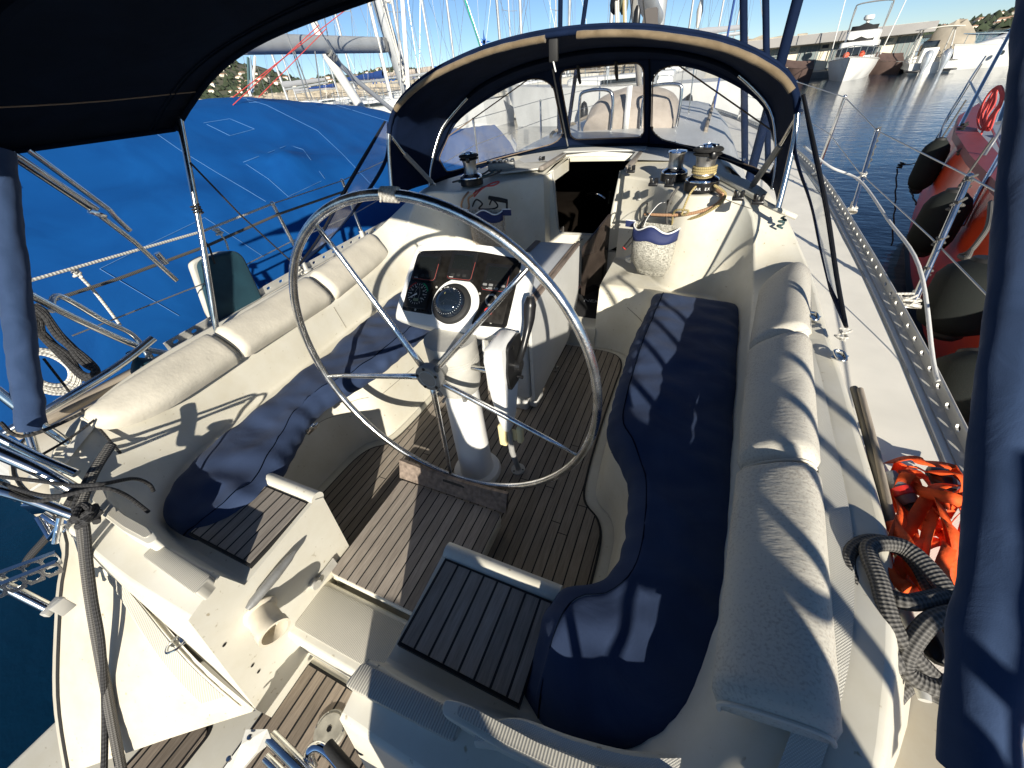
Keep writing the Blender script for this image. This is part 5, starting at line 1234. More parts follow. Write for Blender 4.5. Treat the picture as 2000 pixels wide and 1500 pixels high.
# ---- big grey braided rope on the starboard cleat
clp=on(1775,1200,z=.62)
cl=G(); d=(on(1805,1290,z=.66)-on(1760,1125,z=.68)); d.normalize(); c=on(1764,1205,z=.67)
cl.tube([c-d*.135,c-d*.08,c,c+d*.08,c+d*.135],[.008,.015,.017,.015,.009],12); 
for k in (-.04,.04): cl.bar(c+d*k,c+d*k+Vector((0,0,-.06)),.013,12)
cl.build('mooring_cleat',ALU,YA)
sd=d.cross(Vector((0,0,1))).normalized()
if sd.x<0: sd=-sd
def cp(a,b,h): return c+d*a*1.12+sd*b*1.25+Vector((0,0,h*1.25))
pts=[on(1640,1500,z=.60),on(1675,1400,z=.60),on(1712,1330,z=.61),on(1738,1290,z=.63),cp(.085,-.035,.015),cp(.0,-.065,.02),cp(-.07,-.07,.02),cp(-.115,-.03,.02),cp(-.10,.015,.03),cp(-.02,.035,.03),cp(.06,.05,.02),cp(.09,.03,.0),cp(.05,-.03,.03),cp(-.02,-.045,.045),cp(-.085,-.045,.04),cp(-.10,.0,.045),cp(-.05,.03,.05),cp(.02,.05,.045),cp(.075,.055,.03),cp(.10,.02,.01),cp(.085,-.02,.01),cp(.03,.0,.05),cp(.0,.04,.06),cp(-.03,.045,.05),cp(.0,-.01,.045),cp(-.01,-.03,.03)]
rope(pts,.0155,'mooring_rope',ROPEG,'thick grey braided mooring line figure-eighted on the starboard stern cleat',n=12)
rope([on(1560,1530,z=.60),on(1640,1480,z=.60),on(1720,1395,z=.60),on(1775,1335,z=.62),cp(.10,.03,-.01),cp(.07,.05,-.01)],.015,'stern_line',ROPEG,'flat-looking smooth grey stern line sweeping along the starboard edge below the cleat',n=12)
# wooden boathook / pole lying on the coaming edge
o=G().tube([on(1668,758,z=.70),on(1700,870,z=.68),on(1722,960,z=.67),on(1748,1060,z=.66),on(1785,1165,z=.655)],[.0105,.0115,.0115,.0115,.0105],12).build('wooden_pole',mat('worn_grey_wood',(.20,.18,.14),.7,var=.5,vscale=7,bump=.3,bscale=20,stretch=(9,1,9)),None); tag(o,'weathered grey wooden pole lying along the starboard coaming beside the orange webbing','pole'); rebase(o,on(1785,1165,z=.655))
o=G().tube([on(1680,760,z=.715),on(1712,880,z=.69),on(1735,985,z=.68),on(1762,1080,z=.67)],[.008]*4,10).build('wooden_pole',WOODG,None); tag(o,'second thinner grey stick side by side with the wooden pole','pole'); rebase(o,on(1762,1080,z=.67))
# ---- pile of orange webbing with two red-capped plastic bottles in it, starboard
q=random.Random(11); wb=thing('orange_webbing',on(1810,1040,z=.60),'heap of bright orange flat webbing jackline on the starboard side deck','webbing')
def obz(px,py,z): return on(px,py,z=z)
lines=[[(1735,905),(1775,895),(1815,905),(1850,915),(1885,935)],[(1745,915),(1790,912),(1820,925),(1870,925),(1880,960),(1850,1010)],
 [(1740,1000),(1775,930),(1800,950),(1830,1010),(1860,1060),(1875,1140)],[(1760,930),(1800,935),(1845,1000),(1865,1090),(1860,1170)],
 [(1735,1020),(1765,1060),(1790,1120),(1830,1180)],[(1745,1110),(1770,1050),(1800,990),(1830,950),(1880,950)],
 [(1740,1090),(1760,1135),(1800,1165),(1850,1190)],[(1770,990),(1780,1060),(1800,1130),(1850,1190)],[(1850,960),(1820,1010),(1800,1080),(1810,1150)],
 [(1880,960),(1850,985),(1820,980),(1860,1030),(1875,1100)],[(1755,1180),(1750,1120),(1780,1080),(1830,1060),(1880,1080)],[(1800,1010),(1850,1060),(1840,1120),(1870,1180)],[(1738,960),(1760,1000),(1740,1060),(1750,1130)],
 [(1890,930),(1895,1000),(1880,1060),(1895,1120)],[(1760,905),(1740,960),(1780,1000),(1830,1040),(1870,1010)],[(1745,930),(1800,960),(1870,975),(1900,1010)]]
for k,L_ in enumerate(lines):
    pts=[obz(x+q.uniform(-4,4),y+q.uniform(-4,4),.625+q.uniform(0,.07)+(.03 if 0<i<len(L_)-1 else 0)) for i,(x,y) in enumerate(L_)]
    nv_=Vector((q.uniform(-.8,.8),q.uniform(-.8,.8),.8)).normalized()
    strap(sm(pts,7),.026,'webbing_loop',ORANGE,wb,nv_,.0015,tw=q.uniform(-1.5,1.5))
for (p0,p1,lab) in (((1733,925),(1790,1000),'red and grey plastic fitting half buried in the orange webbing'),):
    a=on(*p0,z=.68); b=on(*p1,z=.66); d_=(b-a).normalized()
    g=G(); g.tube([a,a.lerp(b,.42)],[.018,.023],16); o=g.build('hand_torch',CASTG,None); tag(o,'grey torch with a red collar and dark lens end lying in the orange webbing','torch')
    G().tube([a.lerp(b,.42),a.lerp(b,.60),a.lerp(b,.62)],[.025,.025,.020],16).build('red_collar',RED,o)
    G().tube([a.lerp(b,.62),a.lerp(b,.82)],[.022,.020],16).build('ribbed_neck',mat('brown_plastic',(.22,.12,.10),.4),o)
    G().tube([a.lerp(b,.82),b],[.016,.015],14).build('lens_end',BLACKP,o)
for k,(x,y) in enumerate(((1838,935),(1790,1150),(1820,1250))):
    p=on(x,y,z=.64); o=G().sphere(p,.03,14,(1,1.5,.7)).build('dark_fitting',BLACKP,None); tag(o,['small dark block showing between the upper orange loops','black block under the lower orange loops','dark round block on the side deck below the orange webbing'][k],'block')
# ---- port quarter: pushpit tubes, brackets, mooring lines
pq=thing('pushpit_rail',on(150,960,z=.55),'stainless steel pushpit rails and brackets crowding the port quarter','stern rail')
def pt(pts,r,name='rail_tube',m=STEEL,x=None,z=None,k=6):
    P=[on(p[0],p[1],x=p[2]) for p in pts]; return G().tube(sm(P,k),r,12).build(name,m,pq)
pt([(40,566,-2.20),(160,628,-2.2),(280,680,-2.2),(352,692,-2.18)],.0135)
pt([(100,608,-2.25),(115,578,-2.3),(200,625,-2.3),(260,655,-2.3),(292,700,-2.28)],.0115)
pt([(300,660,-2.0),(230,715,-2.02),(110,790,-2.06),(0,850,-2.12)],.015)
pt([(-10,760,-1.95),(60,815,-1.92),(140,870,-1.88)],.014)
pt([(-10,880,-1.80),(80,920,-1.72),(150,960,-1.66)],.020)
pt([(-10,850,-1.85),(80,895,-1.78),(150,925,-1.70)],.014)
pt([(-10,955,-1.75),(60,975,-1.68),(160,1012,-1.58)],.016)
pt([(-20,1130,-1.62),(40,1160,-1.58),(95,1188,-1.53)],.0135)
pt([(0,825,-1.95),(60,850,-1.9),(230,770,-1.85),(300,720,-1.85)],.006,'guard_wire',ROPEK)
pt([(60,900,-1.8),(130,860,-1.8),(185,820,-1.8)],.004,'guard_wire',ROPEK)
G().tube([on(160,800,z=.72),on(205,850,z=.66),on(235,885,z=.62)],.005,6).build('guard_wire',ROPEK,pq)
pt([(85,700,-1.98),(120,745,-1.95),(135,765,-1.92)],.004,'guard_wire',ROPEK)
g=G(); c=on(103,1185,x=-1.52); g.box(c,(.02,.05,.02),R(20),.003); g.tube([c,on(122,1170,x=-1.5)],.008,8); g.box(on(122,1185,x=-1.49),(.012,.035,.05),0,.002); g.build('bracket_foot',ALU,pq)
# ladder bracket with lightening holes
def holed(p0,p1,w,nh,name):
    a,b=Vector(p0),Vector(p1); d_=(b-a); L_=d_.length; d_.normalize(); up_=Vector((-.15,-.25,1)); up_=(up_-d_*up_.dot(d_)).normalized(); n_=d_.cross(up_)*.0015
    g=G(); cell=L_/nh
    for k in range(nh):
        c=a+d_*(cell*(k+.5)); ring_=[c+d_*math.cos(t)*w*.28+up_*math.sin(t)*w*.28 for t in [2*math.pi*j/12 for j in range(12)]]
        ang=[2*math.pi*j/12 for j in range(12)]; sq=[]
        for t in ang:
            m_=max(abs(math.cos(t))/(cell/2),abs(math.sin(t))/(w/2)); sq.append(c+d_*math.cos(t)/m_+up_*math.sin(t)/m_)
        for sgn in (-1,1):
            g.add([p+n_*sgn for p in ring_]+[p+n_*sgn for p in sq],[[j,(j+1)%12,12+(j+1)%12,12+j] for j in range(12)])
        g.add([p-n_ for p in ring_]+[p+n_ for p in ring_],[[j,(j+1)%12,12+(j+1)%12,12+j] for j in range(12)])
    g.grid([[a+up_*w/2-n_*2,b+up_*w/2-n_*2],[a+up_*w/2+n_*8,b+up_*w/2+n_*8]])
    return g.build(name,STEEL,pq,smooth=False)
holed(on(-30,1142,x=-1.62),on(116,1088,x=-1.56),.055,4,'drilled_bracket'); holed(on(-30,1165,x=-1.56),on(118,1105,x=-1.50),.05,4,'drilled_bracket')
g=G(); c=on(85,1005,x=-1.72)
g.tube([c+Vector((0,0,.0)),c+Vector((.03,0,-.02)),c+Vector((.05,0,-.06))],.012,10); g.tube([on(75,1010,x=-1.72),on(100,1050,x=-1.66),on(122,1020,x=-1.62)],.010,10); g.box(on(72,990,x=-1.75),(.05,.02,.05),R(30),.004); g.tube([on(108,1060,x=-1.63),on(118,1010,x=-1.62)],.009,10); g.build('hinge_fitting',CHROME,pq)
# thick grey stern line crossing the port quarter
dk=[on(218,868,z=.70),on(185,920,z=.68),on(160,980,z=.64),on(158,1010,z=.62),on(165,1080,z=.52),on(175,1160,z=.42),on(190,1250,z=.30),on(212,1370,z=.12),on(240,1520,z=-.08)]
rope(dk,.0135,'mooring_line',ROPEG,'thick grey braided mooring line running down the port quarter to the bottom edge',n=12,k=10)
rope([p+Vector((.030,-.004,-.004)) if i>2 else p+Vector((.006,-.02,0)) for i,p in enumerate(dk[:-2])]+[on(205,1390,z=.10),on(203,1520,z=-.02)],.0085,'mooring_line',ROPEK,'thinner black line running close beside the thick grey one on the port quarter',n=10,k=10)
c=on(168,1005,z=.64); tag(knot(c,.030,11,.010,ROPEK,'rope_hitch',None,12,(1,1,.8)),'black rope hitch tied at the end of the lowest port rail tube','rope')
rope([on(148,960,z=.62),on(125,1000,z=.55),on(95,1045,z=.45),on(60,1085,z=.36),on(48,1105,z=.33)],.0115,'ladder_line',ROPEK,'short black braided line from the rail down to the drilled ladder bracket',n=10)
# bundle of black thin lines at the far left
for k,(pts,lab) in enumerate((([(-10,930),(80,940),(140,948),(200,945),(260,935),(290,945),(300,960)],'uppermost thin black line arching from the left edge onto the navy cover'),
    ([(-10,940),(70,965),(120,968),(180,955),(215,955),(250,970),(290,1000)],'second thin black line sagging below the first at the left edge'),
    ([(-10,948),(50,975),(100,975),(150,955),(200,950)],'third black line bundled with the two above it'))):
    rope([on(x,y,z=(.72-.01*k if x<230 else .70-.0022*(x-230)-.01*k)) for x,y in pts],.0058,'thin_line',ROPEK,lab,grp=None)
# black coil hanging on the pushpit
q=random.Random(3)
for k in range(7):
    o_=[on(70+q.uniform(-14,14),620+q.uniform(-8,8),x=-2.2),on(45+q.uniform(-5,8),600,x=-2.2),on(80+q.uniform(-6,6),606,x=-2.18),on(110+q.uniform(-8,8),650+q.uniform(-6,6),x=-2.15),on(165+q.uniform(-8,8),700+q.uniform(-8,8),x=-2.1),on(188+q.uniform(-5,5),725,x=-2.08),on(165,735+q.uniform(-4,6),x=-2.1),on(130+q.uniform(-6,6),700+q.uniform(-8,8),x=-2.15),on(85+q.uniform(-6,6),655,x=-2.2)]
    if k==0: root_=G().tube(sm(o_,7,closed=True),.0095,8,closed=True).build('rope_coil',ROPEK,None); tag(root_,'black braided rope coil hanging in a bundle from the port rail','rope coil'); rebase(root_,o_[0])
    else: G().tube(sm(o_,7,closed=True),.0095,8,closed=True).build('coil_loop',ROPEK,root_)
for k in range(5):
    cx_,cy_=95+q.uniform(-5,5),722+q.uniform(-5,5); rx_,ry_=44+k*4+q.uniform(-3,3),32+k*2
    P=[on(cx_+math.cos(a)*rx_,cy_+math.sin(a)*ry_+math.cos(a)*14,x=-2.32) for a in [2*math.pi*i/14 for i in range(14)]]
    if k==0: root2=G().tube(sm(P,4,closed=True),.0085,8,closed=True).build('rope_coil',ROPEW,None); tag(root2,'white rope coil hanging behind the black one on the port rail','rope coil'); rebase(root2,P[0])
    else: G().tube(sm(P,4,closed=True),.0085,8,closed=True).build('coil_loop',ROPEW,root2)
# teal jug / small fender on the port deck
o=G().lathe([(0,.14),(.012,.14),(.014,.10),(.03,.085),(.05,.06),(.052,.0),(0,0)],on(300,735,z=.62),(0,-.1,1),20).build('teal_fender',TEALC,None); tag(o,'small teal fender tied at the port rail behind the aft pad','fender')
rope([on(285,700,x=-2.2),on(292,690,x=-2.2),on(300,705,x=-2.2),on(290,715,x=-2.2),on(302,722,x=-2.2)],.006,'white_knot',ROPEW,'white rope knot on top of the small teal fender')
# weathered rubbing wood along the port edge
a=resample(sm([on(20,846,z=.63),on(130,791,z=.63),on(280,711,z=.63),on(415,651,z=.63),on(590,560,z=.63)],6),60); strap(a,.045,'rubbing_strake',WOODG,YA,Vector((0,0,1)),.03)
# lifebuoy in its case standing on the port rail
lb=thing('horseshoe_buoy',on(440,640,x=-2.43),'white horseshoe lifebuoy in a dark teal case strapped to the port guardrail','lifebuoy')
def slabx(pix,xx,th,name,m):
    poly=[on(*p,x=xx) for p in pix]; poly2=rpoly([(p.y,p.z) for p in poly],[.04]*len(pix),6); n=len(poly2)
    g=G(); vs=[(xx+k,p[0],p[1]) for k in (0,th) for p in poly2]; g.add(vs,[list(range(n))[::-1],[n+i for i in range(n)]]+[[i,(i+1)%n,n+(i+1)%n,n+i] for i in range(n)])
    o=g.build(name,m,lb,angle=40); b=o.modifiers.new('b','BEVEL'); b.width=.012; b.segments=3; b.limit_method='ANGLE'; b.angle_limit=R(50); return o
slabx([(362,512),(385,500),(425,490),(450,490),(508,605),(425,668),(408,640)],-2.46,.04,'foam_buoy',BUOYG)
slabx([(380,514),(398,500),(450,488),(466,500),(512,600),(430,662),(412,634)],-2.42,.05,'case',TEALC)
rope([on(398,470,x=-2.36),on(408,482,x=-2.36),on(416,505,x=-2.36),on(420,515,x=-2.36)],.005,'clip_strap',BLACKR,None,parent=lb)
# white cord knots on the port lifeline
for (x,y,s_) in ((148,532,1),(425,452,2)): 
    p=on(x,y,x=C-1.6); tag(knot(p,.018,9,.0055,ROPEW,'white_knot',None,60+s_),['white cord knot on the port lifeline left of the lifebuoy','white cord knot on the port lifeline above the lifebuoy','little white tie behind the wheel rim on the port rail','white lashing on the rubbing strake left of the lifebuoy','white lashing on the rubbing strake under the lifebuoy'][s_-1],'knot')
rope([on(148,532,x=C-1.6),on(185,570,x=C-1.62),on(235,635,x=C-1.64)],.0065,'white_rope',ROPEW,'short white twisted cord hanging from the knot on the left lifeline')
rope([on(425,452,x=C-1.62),on(440,470,x=C-1.62),on(446,488,x=C-1.62)],.005,'white_rope',ROPEW,'short white cord from the lifeline knot to the lifebuoy')
# perforated outboard / davit fitting at the bottom edge
bt=thing('boarding_ladder',on(560,1470,z=.0),'folded steel boarding ladder with a grey hinge bracket at the bottom edge','ladder')
g=G()
g.tube([on(530,1440,z=.03),on(600,1510,z=.03),on(680,1590,z=.03)],.020,14); g.tube([on(520,1480,z=-.02),on(600,1560,z=-.02)],.014,12); g.build('ladder_tube',STEEL,bt)
for off in (0,.018):
    g=G(); pl_=[on(430,1510,z=.0+off),on(470,1455,z=.03+off),(on(480,1425,z=.05+off)),on(522,1424,z=.05+off),on(530,1445,z=.03+off),on(500,1470,z=.0+off),on(440,1540,z=-.02+off)]
    g.add(pl_+[p+Vector((0,0,-.012)) for p in pl_],[list(range(7)),[13-i for i in range(7)]]+[[i,(i+1)%7,7+(i+1)%7,7+i] for i in range(7)]); g.build('hinge_plate',CASTL,bt,smooth=False)
g=G(); g.tube(sm([on(612,1500,z=.0),on(604,1470,z=.03),on(622,1458,z=.04),on(650,1480,z=.03),on(690,1540,z=.0)],5),.014,12); g.build('chrome_loop',CHROME,bt)
g=G(); g.tube([on(640,1455,z=.04),on(670,1490,z=.04),on(720,1545,z=.04)],.017,12); g.build('black_grip',BLACKR,bt)
for x_,y_ in ((488,1440),(448,1482)):
    G().lathe([(0,.006),(.007,.005),(.008,0)],on(x_,y_,z=.072),(0,0,1),10).build('bolt',STEEL,bt)
# rust weeps at the port fittings (flat stains with their own outline)
for (x,y,z_,r_) in ((183,1008,.58,.012),(119,1190,.27,.012)):
    c=on(x,y,z=z_); g=G(); g.add([c+Vector((math.cos(a)*r_*(.6+.5*math.sin(3*a)),math.sin(a)*r_*.5,.004-(.03*max(0,-math.sin(a))))) for a in [i*.52 for i in range(12)]],[list(range(12))]); g.build('rust_stain',STAINR,YA,smooth=False,recalc=False)
# ---- mast, boom, rigging of our yacht
mastb=Vector((C,5.85,1.10))
ms=G().tube([mastb,Vector((C,5.85,15))],.085,20).build('mast',ALUG,YA)
G().lathe([(0,.03),(.13,.03),(.14,0)],mastb-Vector((0,0,.02)),(0,0,1),24).build('mast_collar',CASTG,YA)
bm=G(); bs=on(1285,25,y=5.6); be=on(1190,-200,y=3.1)
bm.tube([Vector((C,5.70,bs.z-.03)),Vector((C,4.4,bs.z+.12)),Vector((C,.6,bs.z+.32))],.085,16); bm.build('boom',ALUG,YA)
g=G(); g.tube([Vector((C,5.4,1.15)),Vector((C,4.3,bs.z+.05))],.03,10); g.build('boom_vang',ALU,YA)
def block(p,h,w,m,name='sheet_block'):
    g=G(); n=8; rows=[]
    for (t,ww) in ((0,.4),(.15,.9),(.5,1.0),(.8,.85),(1,.35)): rows.append([Vector(p)+Vector((math.cos(a)*w*ww,math.sin(a)*w*.5*ww,-h*t)) for a in [2*math.pi*k/12 for k in range(12)]])
    g.grid(rows,cu=True); g.add(rows[0],[list(range(12))]); g.add(rows[-1],[list(range(12))[::-1]]); return g.build(name,m,YA)
block(on(1204,-12,y=3.6),.10,.04,BLACKP); block(on(1220,-12,y=3.6),.10,.03,mat('green_grey_block',(.10,.13,.10),.5)); block(on(1246,10,y=4.2),.20,.028,BLACKP)
p=on(1271,32,y=4.4); g=G(); g.prism(rpoly([(-.075,-.11),(.075,-.11),(.05,.05),(-.05,.05)],.02),-.012,.012,M=Matrix.Translation(p)@Matrix.Rotation(R(90),4,'X')); g.build('fiddle_block',mat('grey_plastic',(.10,.09,.085),.4),YA)
for x_ in (1203,1207,1218,1221): G().bar(on(x_,0,y=3.6),on(x_+1,55,y=3.4),.008,8).build('mainsheet',ROPEW if x_%2 else ROPEY,YA)
G().bar(on(1246,35,y=4.2),on(1248,55,y=4.2),.008,8).build('mainsheet',ROPEG,YA)
G().tube([on(1236,0,y=4.2),on(1228,60,y=4.0)],.005,6).build('topping_line',BLACKR,YA)
G().tube([on(1256,0,y=4.3),on(1262,60,y=4.3)],.005,6).build('topping_line',BLACKR,YA)
# standing rigging, some of it in blue sleeves
for (a,b,yy_,r_,m_) in (((1095,-30),(1094,60),4.6,.022,NAVY),((1149,-30),(1137,55),4.6,.020,NAVY),((1452,-30),(1453,97),5.0,.030,NAVY),((1495,-30),(1497,112),5.0,.026,NAVY),((1566,-30),(1525,122),4.0,.034,NAVY),((1375,-30),(1364,62),5.5,.012,STEEL),((1440,-30),(1418,85),6.5,.012,BLUECV)):
    A_=on(*a,y=yy_); B_=on(*b,y=yy_); d_=(B_-A_); 
    # carried on to the deck and up to the mast region
    dn=B_+d_*((B_.z-.66)/max(-d_.z,1e-3)) if d_.z<0 else B_
    upp=A_-d_*6
    G().tube([upp,A_,dn],r_ if m_ is not STEEL else .006,10).build('shroud',m_,YA)
    if m_ is STEEL:
        k=on(1367,22,y=yy_); G().tube([k+Vector((0,0,.1)),k,k+Vector((0,0,-.12))],[.012,.03,.012],10).build('insulator',ALU,YA)
G().tube([mastb+Vector((0,0,13.5)),M(0,10.9,1.0)],.006,6).build('forestay',WIRE,YA)
# canvas bundle with steel hoops on the coachroof ahead of the hood (liferaft cover)
g=G(); rows=[]
lx0_,lx1_=C-.42,C+.42
for i in range(15):
    t=i/14; y=4.55+t*.75; k=math.sin(math.pi*min(max(t,.04),.96))**.35; row=[]
    for j in range(25):
        a=math.pi*j/24; row.append(Vector((C-math.cos(a)*.44*(.95+.05*k)+.012*fbm((j*.3,i*.4,2),1),y,1.04+math.sin(a)**.55*.34*k+.018*fbm((j*.5,i*.5,7),1))))
    rows.append(row)
g.grid(rows); g.add(rows[0],[list(range(25))]); o=g.build('liferaft_cover',BEIGEC,None,angle=180); tag(o,'beige canvas cover over a bulky box on the coachroof, seen through the middle hood window','canvas cover'); rebase(o,(C,4.9,1.04))
for s in (-1,1):
    g=G(); g.tube(sm([M(.46,4.5,1.07,s),M(.46,4.5,1.30,s),M(.42,4.5,1.38,s),M(.20,4.5,1.38,s),M(.14,4.5,1.30,s),M(.14,4.5,1.07,s)],5),.014,10); g.build('hoop_rail',STEEL,YA)
strap([M(0,4.54,1.40),M(0,4.52,1.2),M(0,4.52,1.06)],.05,'pale_strap',WEB,YA,Vector((0,-1,0)))
for k,(x_,y_) in enumerate(((M(.80,5.6,1.06)),(M(.78,6.4,1.06)),(M(.9,4.9,1.04))) if False else ()): pass
for i in range(4):
    for s in (1,-1): G().tube(sm([M(.72,4.4+i*1.0,1.02,s),M(.72,4.46+i,1.07,s),M(.72,5.2+i*.9,1.07,s),M(.72,5.26+i*.9,1.02,s)],3),.016,8).build('grab_rail',WOODG,YA)

# invented cloth and posts, unseen behind camera, shaped to shade lid and helm seat
wc_=thing('added_shade_cloth',(.3,-.6,-.1),'navy cloth added between posts behind the camera to shade lid and helm seat','added shade cloth')
pl_=[(-.30,.22),(-.30,.47),(-.10,.54),(-.085,.80),(-.10,1.15),(-.06,1.72),(.05,1.74),(.085,1.40),(.06,1.15),(.10,.93),(.20,.865),(.50,.88),(.78,.93),(.80,.55),(.78,.22)]
P_=rpoly(pl_,.04,4)
g=G(); n=len(P_); vs=[(x,-.6+.012*math.sin(x*9+z*7),z) for x,z in P_]; g.add(vs,[list(range(n))]); g.build('cloth',NAVY,wc_,smooth=False,solid=.003)
q_=rpoly([(.30,1.00),(.46,.955),(.56,.99),(.66,.965),(.88,1.01),(.86,1.34),(.34,1.36)],.03,4); g=G(); g.add([(x,-.6+.012*math.sin(x*9+z*7),z) for x,z in q_],[list(range(len(q_)))]); g.build('upper_shade_cloth',NAVY,wc_,smooth=False,solid=.003)  # second added panel; the gap below it lets sunlit patches through
for x_ in (.44,): G().bar((x_,-.62,.3),(x_,-.62,1.4),.012,10).build('post',STEEL,wc_)
for x_ in (-.29,-.0,.79): G().bar((x_,-.62,-.16 if x_<.5 else .3),(x_,-.62,1.75 if abs(x_)<.1 else 1.1 if x_>0 else .5),.012,10).build('post',STEEL,wc_)
G().tube([(-.29,-.62,.5),(0,-.62,.52),(.79,-.62,1.09)],.010,10).build('rail',STEEL,wc_)

for k_,(x0,z0,x1,z1) in enumerate(((.86,1.40,1.00,.98),(1.00,1.62,1.14,1.08),(1.14,1.70,1.28,1.16),(1.30,1.74,1.42,1.26),(.84,1.22,1.02,1.00))):
    pts=sm([(x0,-.6,z0),((x0+x1)/2+.05,-.6,(z0+z1)/2+.05),(x1,-.6,z1)],6)
    strap(pts,.034,'added_shade_strip',NAVY,wc_,Vector((0,1,0)),.003)  # added strips, unseen, shaped only to cast stripes on the starboard pads
G().tube([(.79,-.62,1.09),(1.0,-.62,1.62),(1.42,-.62,1.78)],.009,8).build('rail',STEEL,wc_)
# ================================================================ OUTSIDE
# water: one sheet, gently rippled
wm=bpy.data.materials.new('harbour_water'); wm.use_nodes=True; nt=wm.node_tree; N=nt.nodes; L=nt.links; p=N['Principled BSDF']
p.inputs['Base Color'].default_value=(.0015,.018,.044,1); p.inputs['Roughness'].default_value=.03; p.inputs['IOR'].default_value=1.33; p.inputs['Specular IOR Level'].default_value=.5
tc=N.new('ShaderNodeTexCoord'); mp=N.new('ShaderNodeMapping'); mp.inputs['Scale'].default_value=(1,1.6,1); mp.inputs['Rotation'].default_value=(0,0,.25); L.new(tc.outputs['Object'],mp.inputs['Vector'])
n1=N.new('ShaderNodeTexNoise'); n1.inputs['Scale'].default_value=2.6; n1.inputs['Detail'].default_value=5; n1.inputs['Roughness'].default_value=.55; L.new(mp.outputs[0],n1.inputs['Vector'])
n2=N.new('ShaderNodeTexNoise'); n2.inputs['Scale'].default_value=.35; n2.inputs['Detail'].default_value=2; L.new(mp.outputs[0],n2.inputs['Vector'])
ad=N.new('ShaderNodeMath'); ad.operation='ADD'; L.new(n1.outputs['Fac'],ad.inputs[0]); L.new(n2.outputs['Fac'],ad.inputs[1])
b=N.new('ShaderNodeBump'); b.inputs['Strength'].default_value=.13; b.inputs['Distance'].default_value=.12; L.new(ad.outputs[0],b.inputs['Height']); L.new(b.outputs['Normal'],p.inputs['Normal'])
o=G().grid([[Vector((x,y,WATER)) for x in (-3000,-100,-20,0,20,100,3000)] for y in (-300,-20,0,20,100,400,5000)]).build('water',wm,None,smooth=False); tag(o,kind='structure')
# quay walls, breakwater, hills
def quay(poly,z0,z1,name='quay',m=None):
    o=G().prism(poly,z0,z1).build(name,m or WALLB,None,smooth=False); return tag(o,kind='structure')
QM=mat('quay_concrete',(.36,.34,.30),.9,var=.2,vscale=.8)
quay([(-2,48.0),(60,46.5),(60,70),(-2,70)],-3,-.15,'quay',QM)
ROCK=mat('breakwater_rock',(.42,.37,.29),.95,var=.35,vscale=.7,bump=1.0,bscale=1.2)
# breakwater: many displaced boulders in one rubble bank (stuff)
g=G(); q=random.Random(5)
for i in range(900):
    t=q.random(); x=-185+t*200; y=118-t*8+q.gauss(0,2.2); 
    if -8<x<14 and q.random()<.3: pass
    h=q.uniform(0,1); r_=q.uniform(.9,2.0); z=WATER+.2+h*3.3*math.exp(-((y-(118-t*8))/3.2)**2)
    vs=[]; base_=len(g.v)
    for k in range(8):
        vs.append(Vector((x,y,z))+Vector(((-1)**(k&1)*r_*q.uniform(.5,1),(-1)**((k>>1)&1)*r_*q.uniform(.5,1),(-1)**((k>>2)&1)*r_*q.uniform(.35,.8))))
    g.add(vs,[[0,1,3,2],[4,6,7,5],[0,4,5,1],[2,3,7,6],[0,2,6,4],[1,5,7,3]])
o=g.build('breakwater_rocks',ROCK,None,smooth=False); tag(o,'rubble breakwater of pale boulders below the hills','breakwater',None,'stuff')
# hills with scrub, and houses standing on them
def hill_el(az):   # ridge elevation in degrees for an azimuth
    pts=[(-80,2.2),(-64,4.6),(-58,5.3),(-51,3.0),(-50.0,2.85),(-47,1.7),(-45.6,1.3),(-43.5,1.75),(-41,1.45),(-38,1.9),(-35,1.75),(-33,1.3),(-30,.9),(-26,.7),(-10,.6),(0,.5),(10,.35),(17,.45),(19.5,.95),(24,1.3),(35,.8),(60,.6)]
    for (a,b_),(c,d) in zip(pts,pts[1:]):
        if az<=c: t=(az-a)/(c-a); return b_+(d-b_)*t
    return .5
HM=mat('hill_scrub',(.070,.080,.040),.95,var=.5,vscale=.02,bump=.6,bscale=.3,var2=(.17,.15,.105))
def hill_pt(az,t):
    D=900+t*900; el=hill_el(az)*(t**.8)*(1+.12*noise.noise(Vector((az*.35,t*3,2)))*(1-t*.6)); H_=math.tan(R(el))*1800+CAMH
    return Vector((D*math.sin(R(az)),D*math.cos(R(az)),WATER-.5+(H_+.5-WATER)*t**.9 if t>0 else WATER-.6))
rows=[]
for i in range(281):
    az=-82+i*.5; rows.append([hill_pt(az,j/16)+Vector((0,0,(8*noise.noise(Vector((az*.9,j*.7,0)))*(j/16)*(1-j/16)))) for j in range(17)]+[hill_pt(az,1)*1.3+Vector((0,0,-60))])
o=G().grid(rows).build('hills',HM,None,angle=180); tag(o,kind='structure')
# trees on the hills as one far wood
TM=mat('far_pines',(.040,.055,.028),.95,var=.5,vscale=.05)
g=G(); q=random.Random(8)
for i in range(3500):
    az=q.uniform(-60,-24) if i<2000 else (q.uniform(-80,-60) if i<2800 else q.uniform(8,32)); t=q.uniform(.06,.98)
    c=hill_pt(az,t); r_=q.uniform(5,10); vs=[c+Vector((math.cos(a)*r_*q.uniform(.6,1.1),math.sin(a)*r_*.8,q.uniform(-1,3))) for a in (0,1.25,2.5,3.8,5.0)]+[c+Vector((q.uniform(-2,2),0,r_*q.uniform(.7,1.3)))]
    g.add(vs,[[k,(k+1)%5,5] for k in range(5)])
o=g.build('hill_trees',TM,None,smooth=False,recalc=False); tag(o,'far dark pines and scrub covering the hills behind the harbour','trees',None,'stuff')
